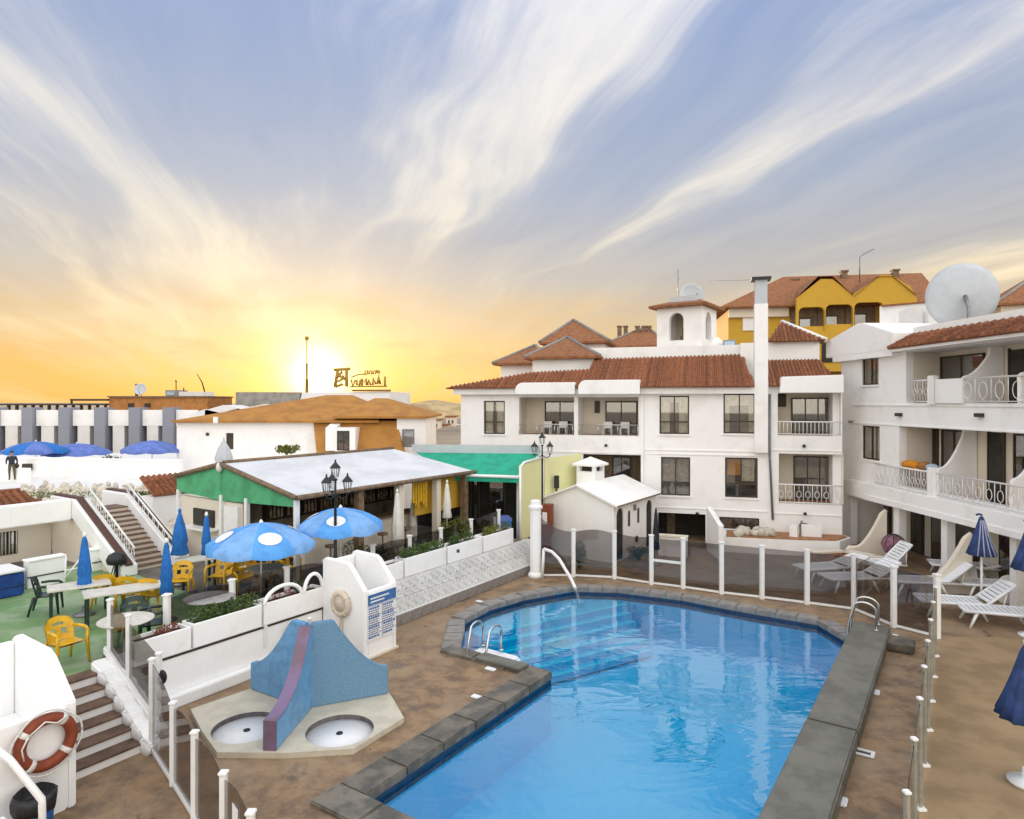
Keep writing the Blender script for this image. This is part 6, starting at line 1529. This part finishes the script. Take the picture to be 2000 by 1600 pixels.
# ================================================================== yellow building
YY = 46.0; OY = D(1424, 785, YY); OY.z = 0; RY = radians(-9); fy = Fac(OY, RY)
yb = thing('yellow_building', 'yellow rendered house with arched loggias, twin gables and brown roof', 'house', OY, RY)
xr = fy.t(1830); zye = fy.z(1480, 602)
mb = MB(); mb.box(0, xr, .3, 9, 0, zye); mb.build('wall', M['yellow'], yb)
zg = fy.z(1650, 655)
ga0, ga1 = fy.t(1541), fy.t(1772)
arches = [(fy.t(1573), 1.62, fy.z(1573, 652), fy.z(1573, 606)), (fy.t(1625), 1.68, fy.z(1625, 648), fy.z(1625, 601)), (fy.t(1681), 1.78, fy.z(1681, 650), fy.z(1681, 597))]
def flat_arch(xc, wd, z0, z1, r=.35):
    h = wd / 2; pts = [(xc - h, z0), (xc + h, z0), (xc + h, z1 - r)]
    pts += [(xc + h - r + r * cos(q), z1 - r + r * sin(q)) for q in [pi / 2 * k / 4 for k in range(1, 5)]]
    pts += [(xc - h + r + r * cos(q), z1 - r + r * sin(q)) for q in [pi / 2 + pi / 2 * k / 4 for k in range(0, 5)]]
    return pts
tp_ = [(ga0, zg - 2.5), (ga1, zg - 2.5), (ga1, fy.z(1772, 592)), (fy.t(1760), fy.z(1760, 568)), (fy.t(1722), fy.z(1722, 545)), (fy.t(1705), fy.z(1705, 545)), (fy.t(1651), fy.z(1651, 583)), (fy.t(1612), fy.z(1612, 553)), (fy.t(1590), fy.z(1590, 553)), (fy.t(1545), fy.z(1545, 588))]
loops = [[Vector((a, b, 0)) for a, b in tp_]] + [[Vector((a, b, 0)) for a, b in flat_arch(*q)] for q in arches]
arch_sheet(yb, loops, -1.5, -1.2, 'loggia_front', M['yellow'])
for q in arches:
    mb = MB(); mb.box(q[0] - q[1] / 2 - .1, q[0] + q[1] / 2 + .1, .20, .295, q[2] - .2, q[3] + .1); mb.build('loggia_back', M['fascia'], yb)
    mb = MB(); mb.box(q[0] - .4, q[0] + .4, .12, .19, q[2], q[3] - .5); w2 = mb.build('window', M['framebrown'], yb); mb = MB(); mb.box(q[0] - .33, q[0] + .33, .10, .115, q[2] + .1, q[3] - .6); mb.build('pane', M['glass'], w2)
    mb = MB(); mb.box(q[0] - q[1] / 2, q[0] + q[1] / 2, -1.35, -1.3, q[2], q[2] + .35); mb.build('loggia_parapet', M['yellow'], yb)
mb = MB(); mb.box(ga0, ga1, -1.19, .28, zg - 2.5, zg - .3); mb.build('loggia_floor', M['fascia'], yb)
for px in (1610, 1650):
    mb = MB(); mb.box(fy.t(px) - .6, fy.t(px) + .6, -1.56, -1.51, zg - 1.9, zg - .6); mb.build('lower_window', M['dark'], yb)
mb = MB(); mb.box(0, ga0 - .01, .0, .298, zye - .6, zye); mb.build('eave_band', M['cream'], yb)
mb = MB(); mb.box(fy.t(1452), fy.t(1478), .2, .296, fy.z(1465, 645), fy.z(1465, 618)); mb.build('window', M['signwhite'], yb)
hip(yb, -.6, xr + .3, -.5, 10, zye + .12, fy.z(1700, 536, 4.5) , fy.t(1530, 4.5), fy.t(1800, 4.5), 4.5, M['tileflat'], 'roof')
for i, (a, b) in enumerate(((1545, 1651), (1651, 1770))):
    zz = fy.z((a + b) / 2, 550); mid_ = fy.t((a + b) / 2)
    mb = MB(); mb.add([(fy.t(a), -1.6, fy.z(a, 588) + .05), (mid_ - .45, -1.6, zz + .06), (mid_ + .45, -1.6, zz + .06), (fy.t(b), -1.6, fy.z(b, 586) + .05), (mid_ - .3, 4, zz + .3), (mid_ + .3, 4, zz + .3)], [(0, 1, 4), (1, 2, 5, 4), (2, 3, 5)]); mb.build('gable_roof', M['tileflat'], yb)
for px, py in ((1553, 548), (1648, 532), (1748, 530)):
    z = fy.z(px, py, 4); x = fy.t(px, 4); mb = MB(); mb.box(x - .2, x + .2, 3.8, 4.2, z - 1.1, z); mb.box(x - .27, x + .27, 3.73, 4.27, z + .002, z + .12); mb.build('chimney', M['fascia'], yb)
mb = MB(); p = fy.t(1679, 3); z = fy.z(1679, 545, 3); mb.tube([(p, 3, z - .5), (p, 3, z + 1.55), (p + .25, 3, z + 1.75), (p + .95, 3, z + 2.1)], .04, 6); mb.build('antenna', M['metalgrey'], yb)
# ================================================================== right wing
RWg = atan2(-1, .038); OW = Vector((11.40 * 1.25, 23.05 * 1.25, 0)); fw = Fac(OW, RWg)
wg = thing('right_wing', 'white apartment wing with balconies receding along the right side', 'building', OW, RWg)
LW_ = 16.5; zS2, zS3, zTop = 2.40, 5.90, 7.94
def Wr(a, b, c, d): return fw.rect(a, b, c, d)
w_top = Wr(1683, 1716, 687, 752); w_mid = Wr(1683, 1718, 832, 898)
xb0 = fw.t(1758)
top_open = (xb0 + .35, LW_ - .3, zS3 + .06, zTop - .12); mid_open = (xb0 - .05, LW_ - .3, zS2 + .50, zS3 - .78); gr_open = None
gm = [(fw.t(1662), fw.t(1745), 0, 2.02), (fw.t(1756), fw.t(1838), 0, 2.06), (fw.t(1850), fw.t(1972), 0, 2.06), (fw.t(1985), LW_ - .3, 0, 2.06)]
mb = MB(); mb.wall(0, LW_, 0, zTop, 0, .28, [w_top, w_mid, top_open, mid_open] + gm); mb.build('wall', M['stucco'], wg)
mb = MB(); mb.box(0, .28, .282, 7, 0, zTop); mb.build('end_wall', M['stucco'], wg)
for w_ in (w_top, w_mid):
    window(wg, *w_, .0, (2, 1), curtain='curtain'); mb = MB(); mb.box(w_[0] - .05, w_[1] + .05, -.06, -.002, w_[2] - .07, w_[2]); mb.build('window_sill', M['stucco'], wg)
for z, x0 in ((5.13, 0.5), (5.88, .9)):
    mb = MB(); mb.box(x0, LW_, -.04, -.002, z - .03, z + .02); mb.build('string_course', M['stucco'], wg)
for px, py in ((1759, 810), (1917, 811), (1762, 973)):
    x, z = fw.t(px), fw.z(px, py); mb = MB(); mb.box(x - .12, x + .12, -.16, -.003, z - .06, z + .06); mb.build('spout', M['framebrown'], wg)
for px, py in ((1657, 692), (1663, 824)):
    x, z = fw.t(px), fw.z(px, py); mb = MB(); mb.box(x - .16, x + .16, -.05, -.003, z - .05, z + .05); mb.build('vent', M['concrete'], wg)
# recess interiors
def wing_recess(r, dep, segs, z_head):
    x0, x1, z0, z1 = r
    mb = MB(); mb.box(x0 - .2, x1 + .2, dep, dep + .12, z0 - .2, z1 + .12); mb.build('recess_back_wall', M['cream'], wg)
    mb = MB(); mb.box(x0 - .12, x0, .282, dep, z0 - .3, z1); mb.build('recess_side_wall', M['cream'], wg)
    mb = MB(); mb.box(x0, x1, .282, dep, z1, z1 + .1); mb.build('recess_ceiling', M['stucco'], wg)
    mb = MB(); mb.box(x0, x1, .282, dep, z0 - .35, z0 - .28); mb.build('recess_floor', M['terracotta'], wg)
    for (a, b, kind) in segs:
        if kind == 'door':
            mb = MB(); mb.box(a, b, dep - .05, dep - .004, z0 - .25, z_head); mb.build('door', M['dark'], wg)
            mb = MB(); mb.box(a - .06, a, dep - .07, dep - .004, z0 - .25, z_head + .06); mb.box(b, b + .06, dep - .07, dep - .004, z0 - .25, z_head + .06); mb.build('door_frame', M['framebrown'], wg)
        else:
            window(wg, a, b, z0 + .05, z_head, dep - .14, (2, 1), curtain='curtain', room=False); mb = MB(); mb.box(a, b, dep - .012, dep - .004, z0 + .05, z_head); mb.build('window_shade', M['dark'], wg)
def xw(px, off): return fw.t(px, off)
wing_recess(top_open, 1.3, [(xw(1802, 1.3), xw(1826, 1.3), 'door'), (xw(1840, 1.3), xw(1925, 1.3), 'win'), (xw(1975, 1.3), xw(2020, 1.3), 'door')], zTop - .30)
wing_recess(mid_open, 1.3, [(xw(1805, 1.3), xw(1832, 1.3), 'door'), (xw(1842, 1.3), xw(1892, 1.3), 'win'), (xw(1934, 1.3), xw(1962, 1.3), 'door'), (xw(1983, 1.3), xw(2040, 1.3), 'win')], mid_open[3] - .12)
# ground floor interior
mb = MB(); mb.box(gm[0][0] - .2, LW_ - .1, 1.8, 1.9, 0, 2.2); mb.build('ground_back_wall', M['cream'], wg)
mb = MB(); mb.box(gm[0][0] - .2, LW_ - .1, .282, 1.8, 2.08, 2.15); mb.build('ground_ceiling', M['stucco'], wg)
for (a, b) in ((1700, 1742), (1782, 1806), (1822, 1915), (1955, 1985)):
    xa_, xb_ = fw.t(a, 1.8), fw.t(b, 1.8); mb = MB(); mb.box(xa_, xb_, 1.72, 1.795, 0, 1.95); gd = mb.build('glass_door', M['dark'], wg)
    mb = MB(); mb.box(xa_ + .08, xb_ - .08, 1.70, 1.715, .1, 1.85); mb.build('pane', M['glass'], gd)
# curved divider walls between balconies
def divider(x, dep, z0, z1, out=.0, name='balcony_divider', zlow=None, m='stucco', th=.12, drop=.62, fr=-.06):
    zl = zlow if zlow is not None else z0 + .75
    prof = [(dep, z0), (fr, z0), (fr, zl), (fr + .10, zl + .06)]
    for k in range(7):
        s = k / 6; prof.append((fr + .10 + (dep * drop - fr - .10) * s, zl + .06 + (z1 - .35 - zl) * s ** 1.7))
    prof += [(dep * drop + .04, z1 - .05), (dep, z1 - .05)]
    mb = MB(); mb.slabx(prof, x, x + th); mb.build(name, M[m], wg, bevel=.015)
divider(fw.t(1880), 1.28, zS3 + .0, zTop - .14, zlow=zS3 + .88); divider(fw.t(1990), 1.28, zS3, zTop - .14, zlow=zS3 + .88)
divider(fw.t(1832), 1.28, zS2 + .12, mid_open[3], zlow=zS2 + 1.30)
divider(fw.t(1975), 1.28, zS2 + .12, mid_open[3], zlow=zS2 + 1.30)
# balcony balustrades
bx_a, bx_m, bx_e = fw.t(1762), fw.t(1825), LW_ - .4
balusters(wg, (top_open[0] + .5, -.06, zS3 + .05), (fw.t(1820), -.06, zS3 + .05), .80, 6); mb = MB(); mb.box(fw.t(1818), fw.t(1830), -.14, .06, zS3, zS3 + 1.0); mb.build('rail_pier', M['stucco'], wg, bevel=.02)
mb = MB(); mb.box(fw.t(1832), fw.t(1885), -.10, -.03, zS3 + .05, zS3 + .86); mb.build('solid_rail', M['stucco'], wg)
balusters(wg, (fw.t(1886), -.06, zS3 + .05), (bx_e, -.06, zS3 + .05), .80, 26)
balusters(wg, (fw.t(1712), -.08, zS2 + .38), (fw.t(1818), -.08, zS2 + .38), .80, 20); mb = MB(); mb.box(fw.t(1819), fw.t(1832), -.16, .06, zS2 + .1, zS2 + 1.35); mb.build('rail_pier', M['stucco'], wg, bevel=.02)
balusters(wg, (fw.t(1834), -.08, zS2 + .38), (bx_e, -.08, zS2 + .38), .80, 44, scroll=True)
mb = MB(); mb.slab([(0.3, zS2 - .30), (LW_, zS2 - .30), (LW_, zS2 + .36), (1.0, zS2 + .36), (.3, zS2 + .30)], -.22, -.003); mb.build('balcony_slab', M['stucco'], wg, bevel=.02)
mb = MB(); mb.box(2.2, LW_, -.26, -.223, zS2 - .30, zS2 - .10); mb.build('slab_lip', M['stucco'], wg)
# towels on the middle balcony rail
tws = [('orange_towel', 'orange towel bundled on the middle balcony rail', 1764, 1796, M['orange'], .24), ('brown_towel', 'brown patterned towel heap next to the orange towel', 1797, 1812, M['brick'], .26), ('blue_towel', 'pale blue towel at the pier end of the balcony rail', 1813, 1830, M['towelblue'], .20)]
for nm, lab, a, b, m_, h_ in tws:
    xa_, xb_ = fw.t(a, .1), fw.t(b, .1); c = OW + Matrix.Rotation(RWg, 3, 'Z') @ Vector(((xa_ + xb_) / 2, .12, zS2 + 1.24)); t = thing(nm, lab, 'towel', c, RWg)
    mb = MB(); mb.ball((0, 0, .08), ((xb_ - xa_) / 2, .22, h_ * .6), 12, 8); mb.v = [v * random.uniform(.88, 1.1) for v in mb.v]; mb.build('cloth_heap', m_, t)
    mb = MB(); mb.box(-(xb_ - xa_) * .45, (xb_ - xa_) * .45, -.12, -.06, -.05, .10); mb.build('hanging_fold', m_, t, bevel=.02)
mb = MB(); mb.box(mid_open[0] + .02, fw.t(1830), .02, .25, zS2 + 1.13, zS2 + 1.21); mb.build('rail_shelf', M['stucco'], wg)
# roof: pediment, tiled band, parapet
zp = fw.z(1690, 632); ped = [(fw.t(1626), zTop + .0), (xb0 + .05, zTop), (xb0 + .05, fw.z(1758, 650)), (fw.t(1700), zp - .02), (fw.t(1688), zp), (fw.t(1626), fw.z(1626, 668))]
mb = MB(); mb.slab([(p[0], max(p[1], zTop + .002) if i > 1 else zTop + .002) for i, p in enumerate(ped)], -.30, 2.5); mb.build('pediment', M['stucco'], wg, bevel=.02)
mb = MB(); mb.box(-.15, xb0, -.30, -.003, zTop - .22, zTop); mb.build('pediment_soffit', M['stucco'], wg)
zb1 = 8.47
tile_roof(wg, [(xb0 + .02, -.50, zTop + .05), (LW_, -.50, zTop + .05), (LW_, .45, zb1 + .02), (xb0 + .02, .45, zb1 + .02)], 38, r=.09)
mb = MB(); mb.box(xb0 + .02, LW_, -.42, -.003, zTop - .10, zTop + .0); mb.build('eave_soffit', M['stucco'], wg)
mb = MB(); mb.box(xb0 + .02, LW_, .46, .70, zTop, zb1 + .28); mb.build('roof_parapet', M['stucco'], wg)
mb = MB(); mb.box(.3, LW_, .71, 8, zTop - .1, zTop + .1); mb.build('flat_roof', M['concrete'], wg)
# white roof block and the big dish
rbk = thing('roof_block', 'white rooftop block with framed panel beside the large dish', 'building', (0, 0, 0))
a, b = D(1718, 785, 29.5), D(1814, 785, 27.8); zz0, zz1 = 7.4, EYE + (785 - 597) / F * 23
vpanel(a, b, zz0, EYE + (785 - 598) / F * 29.5, zz0, EYE + (785 - 590) / F * 27.8, 'wall', M['stucco'], rbk, th=2.0)
vpanel(a + Vector((.3, -.25, 0)), b + Vector((-.3, -.06, 0)), zz0 + .3, EYE + (785 - 612) / F * 29.5, zz0 + .3, EYE + (785 - 603) / F * 27.8, 'panel', M['offwhite'], rbk, th=.02)
vpanel(a + Vector((-.1, -.2, 0)), b + Vector((.1, -.2, 0)), EYE + (785 - 597) / F * 29.5, EYE + (785 - 600) / F * 29.5, EYE + (785 - 589) / F * 27.8, EYE + (785 - 592) / F * 27.8, 'coping', M['tileflat'], rbk, th=2.2)
dish('very large grey satellite dish on the right wing roof', D(1885, 578, 25.5), 1.27, (.30, 1, .12), foot=8.0)
gable_house('roof_house', 'hipped terracotta roof showing at the right edge beyond the wing', 1955, 2120, 590, 36, 2040, 525, radians(-20), depth=6, wallm='cream')
# ================================================================== ground between: planter bed, low walls
pbw = thing('planter_bed', 'low terracotta topped planter bed with rocks in front of the white facade', 'planter', (0, 0, 0))
a, b, c = G(1405, 1068), G(1650, 1068), G(1655, 1062)
bed = [G(1408, 1078), G(1560, 1086), G(1640, 1088), G(1662, 1080), G(1645, 1072), G(1410, 1064)]
mb = MB(); mb.prism([loc_xy(p) for p in bed], .001, .60); mb.build('bed_wall', M['stucco'], pbw)
mb = MB(); cc = sum(bed, Vector()) / len(bed); mb.prism([loc_xy(cc + (p - cc) * .93) for p in bed], .602, .64); mb.build('terracotta_top', M['terracotta'], pbw)
for k in range(9):
    p = D(random.uniform(1415, 1515), 785, random.uniform(26.6, 27.3)); s = random.uniform(.4, .75); inst(random.choice(rk_me), 'rock', pbw, (p.x, p.y, .74), (random.uniform(0, 6), .3, random.uniform(0, 6)), (s, s, s))
for (x0, x1) in ((1542, 1557), (1566, 1605)):
    a, b = D(x0, 785, 26.5), D(x1, 785, 26.3); vpanel(a, b, .644, 1.1, .644, 1.1, 'white_block', M['stucco'], pbw, th=.2)
bush('small round cactus-like plant on the planter bed', D(1568, 785, 26.8) - Vector((0, 0, 5.36)), (.20, .18, .33), 500, .08, 'leaf')
gpost = thing('gate_fin', 'white tapered fin wall between passage and planter bed', 'wall', (0, 0, 0))
vpanel(D(1380, 785, 27.0), D(1404, 785, 25.2), 0, 1.75, 0, 1.30, 'fin', M['stucco'], gpost, th=.18)
lwk = thing('low_wall', 'low white wall in front of the dark passage', 'wall', (0, 0, 0)); vpanel(D(1286, 785, 26.0), D(1342, 785, 25.6), 0, .75, 0, .75, 'wall_core', M['stucco'], lwk, th=.2); vpanel(D(1285, 785, 25.95), D(1343, 785, 25.55), .752, .82, .752, .82, 'cap', M['cream'], lwk, th=.3)
closed_umbrella('folded black umbrella standing beside the hut', at_depth(1281, 24.6, 0), M['cloth_dark'], 2.0, .55, .12, tip=M['cloth_dark'], name='folded_umbrella')
# ================================================================== sun loungers, dividers and umbrellas on the right
for (a, b, h0, h1, lab) in ((Vector((12.75, 25.4, 0)), Vector((14.22, 25.3, 0)), .42, 1.85, 'cream sloping garden wall beneath the first wing balcony'), (Vector((12.75, 20.9, 0)), Vector((14.35, 20.8, 0)), .45, 1.85, 'cream curved garden wall behind the folded navy umbrella')):
    d = (b - a); L = d.length; t = thing('garden_divider', lab, 'wall', a, atan2(d.y, d.x))
    prof = [(0, 0), (L, 0), (L, h1)] + [(L * (1 - .12 - .62 * s), h1 - .15 - (h1 - h0 - .15) * (1 - (1 - s) ** 1.6)) for s in [k / 8 for k in range(9)]] + [(.12, h0 + .0), (0, h0 - .15)]
    mb = MB(); mb.slab(prof, -.08, .08); mb.build('wall_core', M['cream'], t, bevel=.02)
    mb = MB(); ps = prof[2:]; mb.tube([(p[0], 0, p[1] + .02) for p in ps], .085, 8); mb.build('rounded_cap', M['cream'], t)
rs = thing('garden_divider', 'short cream wall with rounded top between the nearer loungers', 'wall', G(1975, 1178), radians(-20))
mb = MB(); mb.slab([(-.32, 0), (.32, 0), (.32, .45)] + [(.32 * cos(q), .50 + .32 * sin(q)) for q in [pi * k / 10 for k in range(11)]] + [(-.32, .45)], -.14, .14); mb.build('wall_core', M['cream'], rs, bevel=.03)
def make_lounger(label, loc, rotz, back=radians(45), proto=None):
    t = thing('sun_lounger', label, 'sun lounger', loc, rotz, 'white plastic sun loungers')
    # foot at -x, head at +x
    L1, L2, Wd, hs = 1.25, .72, .62, .34
    mb = MB()
    for sy in (-1, 1): mb.tube([(-L1, sy * Wd / 2, hs), (.0, sy * Wd / 2, hs), (.35, sy * Wd / 2, hs - .02)], .035, 6)
    mb.tube([(-L1, -Wd / 2, hs), (-L1, Wd / 2, hs)], .03, 6); mb.build('frame', M['plastic'], t)
    mb = MB().box(0, .075, -Wd / 2 + .03, Wd / 2 - .03, -.012, .012).mesh('slat', M['plastic'])
    for k in range(12): inst(mb, 'slat', t, (-L1 + .04 + k * .1, 0, hs + .01))
    cb_, sb_ = cos(back), sin(back)
    mb2 = MB()
    for sy in (-1, 1): mb2.tube([(0, sy * Wd / 2, hs + .01), (L2 * cb_, sy * Wd / 2 * .94, hs + L2 * sb_)], .032, 6)
    mb2.tube([(L2 * cb_, -Wd / 2 * .94, hs + L2 * sb_), (L2 * cb_, Wd / 2 * .94, hs + L2 * sb_)], .035, 6); bk = mb2.build('backrest', M['plastic'], t)
    for k in range(7): d = .06 + k * .095; inst(mb, 'slat', bk, (d * cb_ , 0, hs + .015 + d * sb_), (0, -back, 0))
    for sy in (-1, 1):
        for (x, dx) in ((-L1 + .22, -.14), (-.15, .16)):
            mb3 = MB(); mb3.tube([(x, sy * (Wd / 2 - .02), hs - .02), (x + dx, sy * (Wd / 2 + .02), 0)], [.038, .026], 6); mb3.build('leg', M['plastic'], t)
    for sy in (-1, 1):
        mb3 = MB(); mb3.tube([(.34, sy * (Wd / 2 - .04), hs), (L2 * cb_ * .75, sy * (Wd / 2 - .05), hs + L2 * sb_ * .72)], .018, 5); mb3.build('prop', M['plastic'], t)
    return t
LG = [((1640, 1128), 14, 18, 'flat white lounger behind the glass, farthest from the camera'), ((1735, 1122), -4, 48, 'white lounger with high back beside the pink bundle'), ((1838, 1160), -6, 38, 'white lounger draped with a white towel'),
      ((1915, 1205), -14, 40, 'white lounger below the folded navy umbrella with foot behind a post'), ((2010, 1228), -18, 42, 'nearest white lounger, cut by the picture edge'), ((1920, 1130), -20, 15, 'white lounger lying flat under the curved cream wall'), ((1700, 1150), 6, 30, 'white lounger behind the glass with its back half raised'), ((1985, 1168), -12, 40, 'white lounger between the navy umbrella pole and the rounded wall')]
for (pp_, r, bk, lab) in LG: make_lounger(lab, G(*pp_), radians(r), radians(bk)).scale = (1.25, 1.25, 1.25)
p = G(1838, 1160); tl = thing('white_towel', 'white towel hanging over the raised lounger back', 'towel', (p.x, p.y, 0), radians(-6)); tl.scale = (1.25, 1.25, 1.25)
mb = MB(); vs = []; fs = []; bk = radians(38)
path = [(-.25, .372), (0, .376), (.30, .376 + .30 * tan(bk) * .98), (.56, .376 + .56 * tan(bk)), (.62, .80), (.66, .62), (.68, .45)]
for i, (x, z) in enumerate(path):
    for j in range(7): vs.append((x + .015 * sin(j * 2 + i), -.36 + .12 * j, z + .012 * sin(j * 1.7 + i)))
for i in range(len(path) - 1):
    for j in range(6): fs.append((i * 7 + j, i * 7 + 7 + j, i * 7 + 8 + j, i * 7 + j + 1))
mb.add(vs, fs, True); mb.build('cloth', M['plastic'], tl)
pk = thing('pink_bundle', 'round dusky pink beach bundle behind the raised lounger back', 'bag', G(1745, 1106), .4)
mb = MB(); mb.ball((0, 0, .78), (.44, .34, .38), 16, 10); mb.v = [v + Vector((random.uniform(-.02, .02), random.uniform(-.02, .02), random.uniform(-.02, .02))) for v in mb.v]; mb.build('bundle', M['pink'], pk)
for k in range(4):
    q = k * pi / 4; mb = MB(); mb.tube([(.455 * cos(a) * cos(q), .355 * cos(a) * sin(q), .78 + .395 * sin(a)) for a in [pi * j / 10 for j in range(11)]], .012, 5); mb.build('seam', M['cloth_dark'], pk)
mb = MB(); mb.tube([(-.25, 0, 0), (-.1, 0, .5)], .03, 6); mb.tube([(.25, 0, 0), (.1, 0, .5)], .03, 6); mb.tube([(0, .25, 0), (0, .1, .5)], .03, 6); mb.build('stand', M['redwood'], pk)
sb = thing('wooden_bench_edge', 'long low tan kerb wall with pale top behind the glass fence', 'kerb', (0, 0, 0))
cp = [G(1590, 1098), G(1650, 1095), G(1700, 1106), G(1722, 1112)]
for a, b in zip(cp, cp[1:]): vpanel(a, b, .0, .30, .0, .30, 'kerb_face', M['terracotta'], sb, th=.35); vpanel(a + Vector((0, -.03, 0)), b + Vector((0, -.03, 0)), .302, .37, .302, .37, 'kerb_top', M['cream'], sb, th=.42)
sb.name = 'garden_kerb'
def navy(label, px, Y, ztop, zlow, r, lean=0, tip='navy'):
    t = closed_umbrella(label, at_depth(px, Y, .006), M['navy'], ztop, zlow, r, tip=M[tip], name='folded_umbrella', group='folded navy umbrellas by the loungers'); return t
def zat(py, Y): return EYE - (py - HY) / F * Y
def cone_umbrella(label, px, Y, py0, py1, rb, hook=True, tipm='navy'):
    u = thing('folded_umbrella', label, 'umbrella', at_depth(px, Y, .006), 0, 'folded navy umbrellas by the loungers')
    zt1, zl1 = zat(py0, Y), zat(py1, Y); hh = zt1 - zl1
    mb = MB(); mb.lathe([(.03, zt1), (rb * .20, zt1 - .10 * hh), (rb * .45, zt1 - .42 * hh), (rb * .75, zl1 + .24 * hh), (rb, zl1), (rb * .92, zl1 - .02), (.03, zl1 + .15 * hh)], 36, wob=lambda j, i: 1 + (.09 if j % 3 == 0 else -.06) * (i not in (0, 6)) + (.03 * sin(j * .7) if i > 2 else 0)); mb.build('canopy', M['navy'], u)
    mb = MB(); mb.tube([(0, 0, 0), (0, 0, zt1)], .035, 8); mb.build('pole', M['white'], u)
    mb = MB()
    if hook: mb.tube([(0, 0, zt1 - .02), (0, 0, zt1 + .03), (-.06, 0, zt1 + .05), (-.15, 0, zt1 + .03)], .03, 6)
    else: mb.lathe([(.05, zt1 - .02), (.05, zt1 + .04), (.02, zt1 + .08), (0, zt1 + .09)], 10)
    mb.build('finial', M[tipm], u)
    mb = MB(); mb.lathe([(.26, 0), (.27, .05), (.08, .1), (.06, .25)], 16); mb.build('base', M['plastic'], u)
    return u, zt1, zl1
u1, zt1, zl1 = cone_umbrella('folded striped navy umbrella above the loungers with white pole', 1917, 19.0, 1008, 1083, .36)
M['stripe'] = mat('pale_stripe_cloth', (.42, .44, .58), .8, .2, 6)
for k in range(5):
    q = -pi / 2 + (k - 2) * .42; mb = MB(); mb.tube([(cos(q) * rr * 1.06, sin(q) * rr * 1.06, z) for rr, z in ((.07, zt1 - .12), (.16, zt1 - .5), (.27, zl1 + .25), (.365, zl1))], .018, 5); mb.build('stripe', M['stripe'], u1)
cone_umbrella('folded dark navy umbrella half outside the upper right edge', 2012, 17.0, 1020, 1112, .40)
cone_umbrella('folded navy umbrella nearest the camera at the right edge', 2006, 10.44, 1258, 1402, .41, hook=False, tipm='white')
